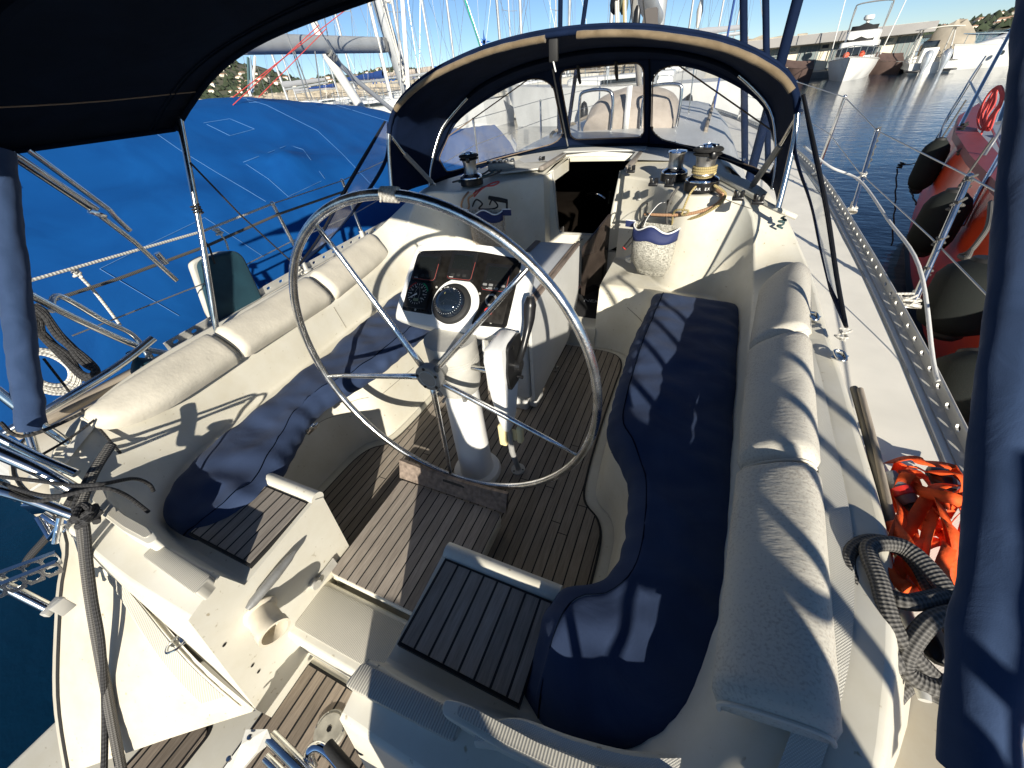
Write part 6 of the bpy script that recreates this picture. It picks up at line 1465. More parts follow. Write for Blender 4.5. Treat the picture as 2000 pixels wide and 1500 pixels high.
# villas: one house mesh with a roof, then copies
def house(label):
    h=thing('hillside_villa',(0,0,0),label,'villa','pale villas scattered over the far hillside')
    G().box((0,0,2.5),(11,8,6.5)).build('wall',mat('villa_wall',(.78,.72,.60),.85) if 'villa_wall' not in bpy.data.materials else bpy.data.materials['villa_wall'],h,smooth=False)
    g=G(); g.add([(-6,-4.6,5.7),(6,-4.6,5.7),(6,4.6,5.7),(-6,4.6,5.7),(-3.5,0,7.8),(3.5,0,7.8)],[[0,1,5,4],[2,3,4,5],[1,2,5],[3,0,4],[3,2,1,0]])
    g.build('roof',mat('villa_roof',(.42,.26,.17),.85),h,smooth=False); return h
hs=house('small pale villa with a tiled roof among the dots on the hillside')
q=random.Random(21); spots=[]
for i in range(230):
    az=q.uniform(-59,-25) if i<195 else q.uniform(14.5,22); t=q.uniform(.05,.93)
    spots.append((az,t,q.uniform(.7,1.5),q.uniform(0,3.1)))
def copy_tree(o,parent=None):
    c=o.copy(); col.objects.link(c); 
    if parent is not None: c.parent=parent
    for ch in [x for x in bpy.data.objects if x.parent==o]: copy_tree(ch,c)
    return c
hk=[x for x in bpy.data.objects if x.parent==hs]
for i,(az,t,s_,rz_) in enumerate(spots):
    if i==0: h=hs
    else:
        h=hs.copy(); col.objects.link(h)
        for ch in hk: c=ch.copy(); c.parent=h; col.objects.link(c)
    h.location=hill_pt(az,t)+Vector((0,0,-1)); h.scale=(s_*1.15,s_,s_*.9); h.rotation_euler=(0,0,rz_)
# ---- harbour building on the quay
hb_=thing('harbour_building',(6,52,-.15),'long low cream boathouse with a flat grey roof band behind the motor boats','building')
bx0,bx1,by0=-1.5,14.6,50.0
rA=on(1450,84,y=by0); rB=on(1828,40,y=by0-1.2); bx0=rA.x-.3; bx1=rB.x
zt=2.35+.15
G().box(((bx0+bx1)/2,by0+4,(zt-.5)/2),(bx1-bx0,7.6,zt+.2)).build('wall',WALLB,hb_,smooth=False)
zt=rB.z
G().box(((bx0+bx1)/2,by0+3.6,zt-.32),(bx1-bx0+.5,9.6,.62),0,.03).build('roof',ROOFB,hb_,smooth=False)
k=0; x=bx0+.6
while x<bx1-1.0:
    w_=1.5 if k%3 else 1.1
    d_=G().box((x+w_/2,by0+.18,.75),(w_,.12,1.7)).build('door',DOORB,hb_,smooth=False)
    for j in range(4): G().box((x+w_*(j+.5)/4,by0+.11,.75),(.05,.03,1.65)).build('door_rib',ROOFB,d_,smooth=False)
    G().box((x+w_+.35,by0+.16,1.45),(.45,.10,.22)).build('vent_window',GLASS,hb_,smooth=False)
    x+=w_+.85; k+=1
# pale boulder beside it
g=G(); rows=[]
c=Vector((bx1+1.9,50.5,.4))
for i in range(13):
    a=math.pi*i/12; rows.append([c+Vector((math.sin(a)*math.cos(b_)*1.7,math.sin(a)*math.sin(b_)*1.5,math.cos(a)*1.7))*(1+.22*noise.noise(Vector((i*.5,math.cos(b_)*1.5,math.sin(b_)*1.5)))) for b_ in [2*math.pi*j/18 for j in range(18)]])
g.grid(rows,cu=True); o=g.build('pale_boulder',ROCK,None,angle=30); tag(o,'big pale boulder at the right end of the boathouse roof','boulder')
# ---- motor boats
def hullshape(L_,B_,F_,n=13,flare=.10,z0=WATER):
    """rows along the boat: bow at +y"""
    rows=[]
    for i in range(n):
        t=i/(n-1); y=-L_/2+L_*t; w=B_/2*(1-max(0,(t-.45)/.55)**2.3); w=max(w,.02); sh=F_*(1+.35*t**2)
        rows.append([Vector((-w*(1+0),y+ (L_*.03*t),z0+sh)),Vector((-w*(.96-flare*t),y,z0+sh*.55)),Vector((-w*(.86-flare*2.5*t),y-L_*.02*t,z0)),Vector((0,y-L_*.04*t,z0-.35)),Vector((w*(.86-flare*2.5*t),y-L_*.02*t,z0)),Vector((w*(.96-flare*t),y,z0+sh*.55)),Vector((w,y+L_*.03*t,z0+sh))])
    return rows
def place(root,name,g,m,parent=None,**k):
    """geometry given in the boat's own axes, bow +y, origin at the boat centre on the water"""
    Mx=Matrix.Translation(root.location)@Matrix.Rotation(root.rotation_euler.z,4,'Z')
    g.v=[Mx@p for p in g.v]; return g.build(name,m,parent or root,**k)
def motorboat(x,y,rz_,L_,B_,F_,label,kind):
    r_=thing('motor_boat',(x,y,0),label,'motor boat',rz=rz_)
    H=hullshape(L_,B_,F_); g=G(); g.grid(H); g.add(H[0],[list(range(7))]); place(r_,'hull',g,WHITEB if kind!='sport' else WHITEB,angle=40)
    deck=[[r[0]+Vector((0,0,-.02)),(r[0]+r[6])/2+Vector((0,0,.05)),r[6]+Vector((0,0,-.02))] for r in H]
    if kind!='open': place(r_,'deck',G().grid(deck),WHITEC)
    else: place(r_,'deck',G().grid([[p+Vector((0,0,-.35)) for p in row] for row in deck]),WHITEC)
    g=G(); g.tube([r[0]+Vector((0,0,.0)) for r in H],.035,6); g.tube([r[6] for r in H],.035,6); place(r_,'rub_rail',g,ALU)
    zt=WATER+F_
    if kind=='fly':
        g=G(); g.prism(rpoly([(-B_*.40,-L_*.30),(B_*.40,-L_*.30),(B_*.36,L_*.12),(-B_*.36,L_*.12)],.3),zt,zt+1.15,.12); place(r_,'cabin',g,WHITEB,angle=40)
        g=G(); g.prism(rpoly([(-B_*.42,-L_*.10),(B_*.42,-L_*.10),(B_*.375,L_*.125),(-B_*.375,L_*.125)],.3),zt+.35,zt+.85,.02); place(r_,'cabin_window',g,GLASS,angle=40)
        g=G(); g.prism(rpoly([(-B_*.36,-L_*.28),(B_*.36,-L_*.28),(B_*.30,L_*.05),(-B_*.30,L_*.05)],.3),zt+1.15,zt+1.75,.15); place(r_,'flybridge',g,WHITEB,angle=40)
        g=G(); rows=[[Vector((a*B_*.26,L_*.10-b_*.9,zt+.75+b_*1.25+(.15 if abs(a)<.5 else 0))) for a in (-1,-.5,0,.5,1)] for b_ in (0,.5,1)]; rows.append([p+Vector((0,-.5,.02)) for p in rows[-1]]); g.grid(rows); place(r_,'dark_cover',g,BLACKR,solid=.03)
        for s in (-1,1):
            g=G(); g.tube(sm([(s*B_*.34,-L_*.24,zt+1.7),(s*B_*.36,-L_*.22,zt+3.0),(s*B_*.30,-L_*.20,zt+3.25),(0,-L_*.20,zt+3.3)],5),.04,8); place(r_,'radar_arch',g,CASTG)
            g=G(); g.bar((s*B_*.34,-L_*.14,zt+1.7),(s*B_*.33,-L_*.20,zt+3.1),.025,6); place(r_,'arch_stay',g,CASTG)
            g=G(); g.bar((s*B_*.5,-L_*.02,zt+.3),(s*B_*.62,-L_*.05,zt+4.6),.03,6); place(r_,'antenna',g,WHITEB)
            g=G(); g.sphere((s*.45,L_*.17,zt+.42),.19,10); place(r_,'red_buoy',g,mat('buoy_red',(.65,.10,.05),.6) if 'buoy_red' not in bpy.data.materials else bpy.data.materials['buoy_red'])
        g=G(); g.lathe([(0,.34),(.28,.32),(.33,.2),(.30,.08),(.10,.0),(.08,-.35),(0,-.35)],(0,-L_*.12,zt+2.25),n=18); g.bar((-.3,-L_*.12,zt+1.5),(0,-L_*.12,zt+2.1),.03); g.bar((.3,-L_*.12,zt+1.5),(0,-L_*.12,zt+2.1),.03); place(r_,'radar_dome',g,WHITEB)
    if kind=='open':
        g=G(); g.prism(rpoly([(-.45,-.5),(.45,-.5),(.40,.4),(-.40,.4)],.1),zt-.35,zt+.75,.08); place(r_,'console',g,WHITEB,angle=40)
        for s in (-1,1):
            g=G(); g.tube(sm([(s*1.0,-1.0,zt-.2),(s*.95,-.6,zt+.9),(s*.85,-.1,zt+1.75)],4),.045,8); g.tube([(s*1.0,.9,zt),(s*.9,.6,zt+1.75)],.04,8); place(r_,'t_top_frame',g,ALU)
            mo=G(); rows=[]
            for (h,w_,d__,yy) in ((-.35,.10,.14,-.15),(.10,.13,.18,-.12),(.42,.22,.30,-.05),(.80,.25,.36,0),(1.05,.22,.32,.0),(1.16,.10,.18,0)):
                rows.append([Vector((s*.48+math.cos(a)*w_,-L_/2-.25+yy+math.sin(a)*d__,WATER+h+.12)) for a in [2*math.pi*k/16 for k in range(16)]])
            mo.grid(rows,cu=True); place(r_,'outboard_engine',mo,mat('silver_cowling',(.55,.58,.60),.25,metal=.5) if 'silver_cowling' not in bpy.data.materials else bpy.data.materials['silver_cowling'],angle=60)
            g=G(); g.box((s*.95,-L_/2-.25,WATER+.18),(.7,.5,.1),0,.03); place(r_,'swim_step',g,BLACKH)
        g=G(); rows=[[Vector((a,-1.2+b_*2.4,zt+1.78+.10*math.cos(a*1.2))) for a in (-1.1,-.55,0,.55,1.1)] for b_ in (0,.5,1)]; g.grid(rows); place(r_,'t_top',g,WHITEC,solid=.05)
        g=G(); g.box((0,.45,zt+.85),(.9,.04,.55),0,.01); place(r_,'windscreen',g,GLASS)
        g=G(); g.tube(sm([(-.8,L_*.30,zt+.05),(-.7,L_*.12,zt+.55),(.7,L_*.12,zt+.55),(.8,L_*.30,zt+.05)],4),.03,6); place(r_,'bow_rail',g,STEEL)
    if kind=='sport':
        g=G(); rows=[]
        for t,w_,h in ((-.45,.30,.55),(-.15,.44,.95),(.05,.42,1.05),(.22,.34,.55),(.40,.16,.15)):
            rows.append([Vector((a*B_*w_,L_*t,zt+.1+h*(1-abs(a)**2.5))) for a in (-1,-.75,-.4,0,.4,.75,1)])
        g.grid(rows); place(r_,'superstructure',g,WHITEB,angle=60)
        g=G(); rows=[[Vector((a*B_*w_,L_*t,zt+.16+h*(1-abs(a)**2.5))) for a in (-.95,-.75,-.4,0,.4,.75,.95)] for t,w_,h in ((-.02,.43,1.10),(.08,.43,1.06),(.18,.38,.78))]
        g.grid(rows); place(r_,'windscreen',g,mat('tinted_screen',(.18,.21,.24),.1,coat=.4),angle=60)
        g=G(); g.tube(sm([(-B_*.42,-L_*.30,zt+.6),(-B_*.38,-L_*.16,zt+2.3),(-B_*.30,-L_*.10,zt+2.55),(B_*.30,-L_*.10,zt+2.55),(B_*.38,-L_*.16,zt+2.3),(B_*.42,-L_*.30,zt+.6)],6),.09,8); place(r_,'radar_arch',g,WHITEB)
        for s in (-1,1):
            g=G(); rl=[Vector((s*B_*.5*(1-max(0,(t-.45)/.55)**2.3)*.95,-L_/2+L_*t,zt+F_*.35*t*t+.55)) for t in (.35,.45,.55,.65,.75,.85,.93,1.0)]; g.tube(rl,.025,6)
            for p_ in rl[::2]: g.bar(p_,p_-Vector((0,0,.52)),.018,6)
            place(r_,'bow_rail',g,STEEL)
            g=G(); g.bar((s*.6,-L_*.1,zt+2.5),(s*.9,-L_*.12,zt+5.0),.025,6); place(r_,'antenna',g,WHITEB)
            for k_ in range(3):
                g=G(); g.sphere((s*B_*.50,-L_*.05+k_*.7,WATER+F_*.55),.16,10,(1,1,2.4)); place(r_,'fender',g,mat('white_fender',(.6,.6,.58),.5) if 'white_fender' not in bpy.data.materials else bpy.data.materials['white_fender'])
        for k_ in (.18,.30):
            for s in (-1,1): g=G(); g.lathe([(0,.02),(.12,.02),(.13,0)],(s*B_*.475,L_*k_,WATER+F_*.75),(s,0,0),14); place(r_,'porthole',g,GLASS)
    # bow rails and lines
    if kind=='fly':
        for s in (-1,1):
            g=G(); rl=[Vector((s*B_*.5*(1-max(0,(t-.45)/.55)**2.3)*.93,-L_/2+L_*t,zt+F_*.35*t*t+.6)) for t in (.45,.55,.65,.75,.85,.93,1.0)]; g.tube(rl,.025,6)
            for p_ in rl: g.bar(p_,p_-Vector((0,0,.58)),.02,6)
            place(r_,'bow_rail',g,STEEL)
    return r_
p1=on(1655,158,z=WATER); motorboat(8.7,44.5,R(166),7.4,3.0,.98,'white flybridge motor boat with a radar dome, two red buoys and its bow towards us','fly')
motorboat(13.4,45.8,R(-6),5.6,2.5,.62,'small white open motor boat with two silver outboard engines and a T-top frame','open')
motorboat(19.0,46.6,R(112),9.5,3.1,1.05,'white sports cruiser with a white radar arch and portholes, broadside at the right','sport')
# brown covered tender between them
for (x,y,L_,lab) in ((5.6,47.2,2.0,'low brown covered boat at the quay left of the flybridge boat'),(11.3,47.0,1.9,'brown covered boat between the flybridge boat and the twin-engined one')):
    r_=thing('covered_boat',(x,y,0),lab,'covered boat',rz=R(90)); H=hullshape(L_,1.9,.7); g=G(); g.grid(H); place(r_,'hull',g,BROWNB,angle=40)
    g=G(); g.grid([[r[0]+Vector((0,0,.02)),(r[0]*.6+r[6]*.4)+Vector((0,0,.35)),(r[0]+r[6])/2+Vector((0,0,.5)),(r[0]*.4+r[6]*.6)+Vector((0,0,.35)),r[6]+Vector((0,0,.02))] for r in H]); place(r_,'cover',g,BROWNB,angle=60)
# ---- moored sailing boats
def yacht(x,y,rz_,L_,mh,label,sail=None,lean=0.0,spread=1,radar=None,cabin=True,lowres=False,green=False):
    r_=thing('moored_sailboat',(x,y,0),label,'sailing boat','sailing boats moored around the basin',rz=rz_)
    B_=L_*.31; F_=L_*.10+.15
    H=hullshape(L_,B_,F_,11); g=G(); g.grid(H); g.add(H[0],[list(range(7))]); place(r_,'hull',g,WHITEB if int(x*7)%3 else WHITEC,angle=40)
    g=G(); g.grid([[r[0],(r[0]+r[6])/2+Vector((0,0,.06)),r[6]] for r in H]); place(r_,'deck',g,WHITEC)
    zt=WATER+F_
    g=G(); g.prism(rpoly([(-B_*.26,-L_*.18),(B_*.26,-L_*.18),(B_*.14,L_*.24),(-B_*.14,L_*.24)],.3),zt,zt+.50,.12); place(r_,'coachroof',g,WHITEB,angle=40)
    for s in (-1,1):
        g=G(); g.box((s*B_*.255,-L_*.02,zt+.28),(.05,L_*.22,.14),R(s*8),.02); place(r_,'cabin_window',g,GLASS,smooth=False)
    my=L_*.08; R0=Matrix.Rotation(lean,3,'Y')
    g=G(); g.tube([Vector((0,my,zt+.3)),Vector((lean*mh*.5,my-.1,zt+mh*.5)),Vector((lean*mh,my-.25,zt+mh))],[.085,.08,.055],10); place(r_,'mast',g,ALUG)
    g=G(); g.tube([Vector((0,my-.1,zt+1.35)),Vector((0,-L_*.38,zt+1.45))],.06,8); place(r_,'boom',g,ALUG)
    if sail is not None:
        rows=[]
        for i in range(9):
            t=i/8; yy=my-.15-(my+L_*.36)*t; rad=.19*(1-.55*t)*(1+.12*math.sin(i*2.3)); rows.append([Vector((math.cos(a)*rad*.7,yy,zt+1.55+math.sin(a)*rad+.08)) for a in [2*math.pi*k/10 for k in range(10)]])
        g=G(); g.grid(rows,cu=True); place(r_,'sail_cover',g,sail)
    for k in range(spread):
        zs=zt+mh*(.38+.25*k); w_=B_*.36*(1-.2*k); g=G(); g.tube([(-w_+lean*mh*.4,my-.15,zs+.05),(lean*mh*.4,my,zs),(w_+lean*mh*.4,my-.15,zs+.05)],.022,6); place(r_,'spreader',g,ALUG)
    g=G(); top=Vector((lean*mh,my-.25,zt+mh-.1)); g.bar(top,(0,L_*.5,zt+.4),.012,5); g.bar(top,(0,-L_*.5,zt+.1),.012,5)
    for s in (-1,1):
        w_=B_*.36; g.tube([top,(s*w_+lean*mh*.4,my-.15,zt+mh*.38),(s*B_*.46,my-.2,zt)],.010,5); g.bar((lean*mh*.38,my,zt+mh*.38),(s*B_*.45,my-.5,zt),.010,5)
    place(r_,'rigging',g,WIRE)
    if radar: g=G(); g.lathe([(0,.18),(.22,.16),(.26,.06),(.20,0),(0,0)],(lean*mh*radar,my+.35,zt+mh*radar),n=16); g.box((lean*mh*radar,my+.18,zt+mh*radar-.04),(.08,.36,.06)); place(r_,'radar_dome',g,WHITEB)
    g=G()
    for s in (-1,1):
        rl=[Vector((s*B_*.5*(1-max(0,(t-.45)/.55)**2.3)*.94,-L_/2+L_*t,zt+F_*.35*t*t+.6)) for t in (0,.12,.25,.4,.55,.7,.85,1.0)]; g.tube(rl,.012,5)
        for p_ in rl: g.bar(p_,p_-Vector((0,0,.6)),.014,5)
    place(r_,'guard_rail',g,STEEL)
    if green: g=G(); g.tube([(.1,L_*.49,zt+.5),(lean*mh*.9+.05,my+.1,zt+mh*.93)],.055,8); place(r_,'furled_green_sail',g,mat('green_sail',(.01,.28,.20),.7))
    return r_
# the masts in the photograph, by the column where each crosses the sky; distance chosen per pontoon row
def col_az(px,py): v=ray(px,py); return v.x/v.y
ml=[ # px,py on the mast near the horizon, distance, length, mast height, lean, radar, sail, label
 (700,165,38,10.5,14,.0,.5,SAILC,'yacht behind the grey boom with a white radar dome on its mast'),
 (738,150,30,10,13,.0,None,BLUECV,'yacht whose slim mast rises just right of the first radar mast, blue sail cover'),
 (806,140,44,11,15,.0,.42,None,'yacht with a radar dome low on its mast right of the big grey mast'),
 (825,130,36,11.5,15,.0,.52,BEIGEC,'yacht with spreaders and a radar dome high on its mast'),
 (903,95,40,11,15,.0,None,BLUECV,'yacht whose mast stands above the left shoulder of the sprayhood'),
 (955,75,32,12,15,.0,None,None,'yacht whose bright mast stands beside the blue star sign'),
 (1010,70,55,12,16,.0,None,SAILC,'yacht whose thin white mast rises over the middle left of the sprayhood'),
 (1072,60,60,12,16,.0,None,BLUECV,'yacht whose mast shows left of the first blue sleeved shroud'),
 (1335,70,42,12,16,.0,None,SAILC,'yacht whose white mast stands just right of our mast'),
 (1392,80,50,12,16,.0,None,BLUECV,'yacht whose thin mast rises beside the blue sleeved shroud right of our mast'),
 (1425,90,62,11,15,.0,None,None,'far yacht whose faint mast leans near the boathouse end'),
 (648,175,60,11,15,.0,None,BLUECV,'far yacht with a slim mast over the breakwater, left of the radar mast'),
 (586,185,70,11,14,.0,None,SAILC,'farthest left yacht standing before the wooded hill'),
 (780,160,66,11,14,.0,None,None,'far yacht partly hidden by the big grey mast')]
for k,(px,py,D,L_,mh,ln,rad,sl,lab) in enumerate(ml):
    v=ray(px,py); h_=math.hypot(v.x,v.y); x=v.x/h_*D; y=v.y/h_*D
    yacht(x,y,R(80+(k*37)%30-15+(180 if k%2 else 0)) if px<1300 else R(-8-k),L_,mh,lab,sl,ln,1+k%2,rad,green=(k==3))
# yachts moored ahead, broadside, seen through the hood windows
wl=[(-16.5,24.5,R(84),11,14.5,'yacht with a plain white hull seen through the left hood window',None),(-10.5,28.5,R(93),11.5,15,'white hulled yacht seen through the middle hood window and dark fenders',BLUECV),
    (-4.0,22.8,R(91),11.5,15,'white hulled yacht seen through the right hood window behind our mast',SAILC),(-9,33,R(95),10.5,14,'second row yacht behind the middle hood window hull',BLUECV),(-28.5,26.0,R(80),11.5,15,'big pale yacht at the left edge of the left hood window',SAILC)]
for k,(x,y,a,L_,mh,lab,sl) in enumerate(wl):
    r_=yacht(x,y,a,L_,mh,lab,sl,0,2,None)
    for j in range(3):
        for s in (-1,1):
            g=G(); g.sphere((s*L_*.17,-L_*.25+j*L_*.19,WATER+.55),.2,10,(1,1,2.3)); place(r_,'fender',g,FEND if (j+k)%2 else BLACKH)
# dock line quay behind them
quay([(-50,31),(-12,33),(-12,36),(-50,34)],-3,-.05,'pontoon',QM)
# ---- sign letters (seen from behind) and the blue star on posts
sg=thing('harbour_sign',(-40,66,0),'row of big blue letters seen from behind above the breakwater','sign')
a=on(723,152,y=66); b=on(905,112,y=66)
text_w=None
D_=66
pa_=on(720,170,y=D_); pb_=on(1000,150,y=D_)
D_=62.0
for ch,px_ in zip('MARINESDECOGOLIN',(912,899,886,876,866,852,838,820,808,788,778,768,758,750,743,731)):
    c_=on(px_,140-(px_-838)*.17,y=D_)
    text(ch,'letter',LETTER,sg,frameM(c_,Vector((1,0,0)),Vector((0,0,1)),Vector((0,-1,0))),1.25,.05,mirror=True)
    G().bar(c_+Vector((0,.1,-.4)),(c_.x,D_+.1,.2),.03,6).build('sign_post',ALUG,sg)
sg.location=(on(820,145,y=D_).x,D_,.2)
for ch_ in [x for x in bpy.data.objects if x.parent==sg]: ch_.matrix_parent_inverse=Matrix.Translation(-sg.location)
c=on(946,82,y=60); g=G()
for k in range(4):
    a=math.pi*k/4; d_=Vector((math.cos(a),0,math.sin(a))); w_=Vector((-math.sin(a),0,math.cos(a)))*.09; L_=.95 if k%2==0 else .55
    if k==2: L_=1.15
    for yy in (0,):
        pts=[c+d_*L_,c+w_*1.6,c-d_*L_,c-w_*1.6]; g.add([p+Vector((0,-.04,0)) for p in pts]+[p+Vector((0,.04,0)) for p in pts],[[0,1,2,3],[7,6,5,4],[0,4,5,1],[1,5,6,2],[2,6,7,3],[3,7,4,0]])
g.bar(c,c+Vector((0,.3,-4.5)),.05,6); o=g.build('blue_star_sign',LETTER,None,smooth=False); tag(o,'blue eight-pointed star on a post beside the bright mast','sign'); rebase(o,c+Vector((0,.3,-4.5)))

# ---- neighbour to port, under its blue tarpaulin
NB=thing('tarp_covered_yacht',(-5,3.5,WATER),'white sailing yacht moored to port whose deck hides under a blue tarpaulin','sailing yacht')
NX=-4.45
rows=[]
hw=[(.1,1.45),(2,1.52),(4,1.5),(6,1.32),(8,1.0),(9.3,.5),(10.2,.05)]
rows=[[Vector((NX-w,y,.35)),Vector((NX-w*1.02,y,.0)),Vector((NX-w*.9,y,WATER)),Vector((NX,y,WATER-.5)),Vector((NX+w*.9,y,WATER)),Vector((NX+w*1.02,y,.0)),Vector((NX+w,y,.35))] for y,w in hw]
g=G(); g.grid(rows); g.add(rows[0],[list(range(7))]); g.build('hull',WHITEB,NB,angle=60)
G().grid([[r[0]+Vector((0,0,.005)),(r[0]+r[6])/2+Vector((0,0,.10)),r[6]+Vector((0,0,.005))] for r in rows]).build('deck',WHITEC,NB)
G().prism(rpoly([(NX-.6,6.0),(NX+.6,6.0),(NX+.45,8.4),(NX-.45,8.4)],.2),.35,.75,.1).build('foredeck_cabin',WHITEB,NB)
mp_=on(770,100,x=NX); mt_=on(738,0,x=NX)
lean_=(mt_.y-mp_.y)/(mt_.z-mp_.z)
G().tube([Vector((NX,mp_.y-lean_*1.6,.4)),mp_,mt_,Vector((NX,mt_.y+lean_*9,mt_.z+9))],.088,18).build('mast',ALUG,NB)
ba=on(742,88,x=NX); bb=on(520,86,x=NX)
G().tube([ba,bb,bb+(bb-ba)*.8],.085,16).build('boom',ALUG,NB)
g=G(); g.box(ba+Vector((0,.05,0)),(.12,.14,.16),0,.02); g.build('gooseneck',CASTG,NB)
g=G(); g.tube([on(640,104,x=NX),on(700,160,x=NX),on(775,222,x=NX)],.030,10); g.build('vang',ALUG,NB)
g=G(); g.tube([on(655,115,x=NX+.05),on(645,104,x=NX+.05)],.045,8); g.build('vang_end',CASTG,NB)
for k,(a_,b_,r_,m_) in enumerate((((792,160),(745,0),.010,ROPEW),((797,180),(752,0),.010,ROPEW),((785,200),(775,0),.009,WIRE),((801,225),(786,0),.030,WHITEB),((770,210),(742,90),.012,ROPEW),((560,0),(512,80),.0,None))):
    if m_ is None: continue
    A_=on(*a_,x=NX+.12+k*.02); B_=on(*b_,x=NX+.12+k*.02); G().tube([A_,B_,B_+(B_-A_)*3],r_,8).build('halyard',m_,NB)
for (a_,b_) in (((700,0),(455,190)),((592,102),(505,190)),((566,102),(455,205))):
    A_=on(*a_,x=NX+.3); B_=on(*b_,x=NX+.3); G().bar(A_+(A_-B_)*.6,B_,.004,6).build('red_line',ROPER,NB)
for (a_,b_,m_) in (((612,40),(700,175),WIRE),((628,0),(640,70),WIRE),((540,0),(600,190),WIRE),((575,100),(610,195),WIRE),((615,100),(628,195),WIRE),((488,110),(492,180),ROPEB),((498,110),(494,178),ROPEW),((484,112),(486,175),ROPET)):
    A_=on(*a_,x=NX+.25); B_=on(*b_,x=NX+.25); G().bar(A_,B_,.007 if m_ is WIRE else .011,6).build('line',m_,NB)
g=G(); g.tube([on(610,35,x=NX-1),on(640,110,x=NX-1),on(706,212,x=NX-1)],[.05,.07,.075],10); g.build('white_spar',WHITEB,NB)
knot(on(785,140,x=NX+.12),.06,12,.014,ROPEW,'halyard_coil',NB,77,(.6,.6,2.2))
# the tarpaulin itself: lies over boom line and guardrails
tp_pts=[(-3.4,1.58),(0,1.60),(2.3,1.60),(3.50,1.595),(4.22,1.505),(5.07,1.40),(5.9,1.20),(6.8,1.02),(7.5,.82)]
def zr(y):
    for (a_,b_),(c_,d_) in zip(tp_pts,tp_pts[1:]):
        if y<=c_: t=(y-a_)/(c_-a_); t=max(0,min(1,t)); return b_+(d_-b_)*t
    return tp_pts[-1][1]
def shoulder(y):  # outer shoulder x offset, z
    w=1.22-.03*max(0,y-4)-.20*max(0,y-6); return w, 1.02-.05*max(0,y-3)-.03*max(0,(y-6))
pk=on(566,312,x=-3.32)
def tarp(s,j,y):
    w,zs=shoulder(y); z0=zr(y)
    prof=[(0,z0),(.18,z0-.03),(.45,z0-.14-.02),(.75,(z0+zs)/2+.04),(1.0,zs+.17)]
    P=[(0,z0),(w*.25,z0-.06),(w*.5,z0-.20*(z0-zs)/.6-.03),(w*.78,zs+.14),(w*.97,zs+.03),(w+.17,zs-.16),(w+.33,zs-.50),(w+.42,.15),(w+.38,-.28)]
    f=j/24*8; i=min(int(f),7); k=f-i; u=P[i][0]+(P[i+1][0]-P[i][0])*k; z=P[i][1]+(P[i+1][1]-P[i][1])*k
    x=NX+s*u
    # local peak where a post pushes up, ripples radiating from it
    if s>0:
        d=math.hypot((y-pk.y)*1.0,(x-pk.x)*1.3)
        z+=.13*max(0,1-d/.42)**1.8
        an=math.atan2(y-pk.y,x-pk.x+.01); z+=.018*math.sin(an*13+noise.noise(Vector((x*2,y*2,0)))*2)*max(0,1-abs(d-.26)/.30)
    z+=.035*noise.noise(Vector((x*.9,y*1.1,3)))+.014*noise.noise(Vector((x*2.2,y*3.2,z*2)))*(1 if j<14 else .6)
    # long pull folds towards the aft edge
    z+=.011*math.sin((z*9+y*2.2)*2.0)*math.exp(-((y-2.6)/1.1)**2)*(1 if 4<j<16 else .2)
    x+=s*(.012*noise.noise(Vector((y*1.4,z*1.5,8)))+.02*math.sin(y*2.6)*(j>15))
    return Vector((x,y,z))
ys_=[.12+i*.075 for i in range(109)]
g=G(); g.grid([[tarp(-1,24-j,y) for j in range(24)]+[tarp(1,j,y) for j in range(25)] for y in ys_])
TP=g.build('blue_tarpaulin',TARP,None,angle=180); tag(TP,'bright blue tarpaulin tented over the neighbouring yacht at the left','tarpaulin'); rebase(TP,(NX,2.4,.35))
# seams stitched in a pale thread: project photo lines on to the tarp surface
from mathutils.bvhtree import BVHTree
me=TP.data; bvh=BVHTree.FromPolygons([v.co+TP.location for v in me.vertices],[tuple(p.vertices) for p in me.polygons])
def cast(px,py):
    r_=ray(px,py).normalized(); h_=bvh.ray_cast(Vector((0,0,CAMH)),r_)
    return h_[0]-r_*.004 if h_[0] is not None else None
def stitch(pts,closed=False):
    out=[]; P=list(pts)+([pts[0]] if closed else [])
    for (x0_,y0_),(x1_,y1_) in zip(P,P[1:]):
        n_=max(2,int(math.hypot(x1_-x0_,y1_-y0_)/6))
        for i in range(n_):
            t=i/n_; q_=cast(x0_+(x1_-x0_)*t,y0_+(y1_-y0_)*t)
            if q_ is not None: out.append(q_)
    if len(out)>2: G().tube(out,.0018,4).build('stitched_seam',STITCH,TP)
stitch([(475,317),(563,283),(592,292),(635,350),(563,384),(525,350)],True)
stitch([(398,240),(449,232),(497,252),(449,265)],True)
stitch([(470,190),(520,205),(620,255),(668,300),(720,355),(740,375)])
stitch([(560,185),(640,200),(720,225),(785,245)])
stitch([(290,250),(350,292),(420,335),(480,370),(525,397)])
stitch([(195,525),(290,478),(400,425),(520,505)]); stitch([(195,525),(355,620)])
stitch([(20,350),(42,366),(20,374)]); stitch([(480,150+40),(487,200),(510,200)])
G().tube([on(490,188,x=NX),on(486,176,x=NX),on(493,150,x=NX),on(488,115,x=NX)],.014,8).build('suspension_strap',WHITET,TP)
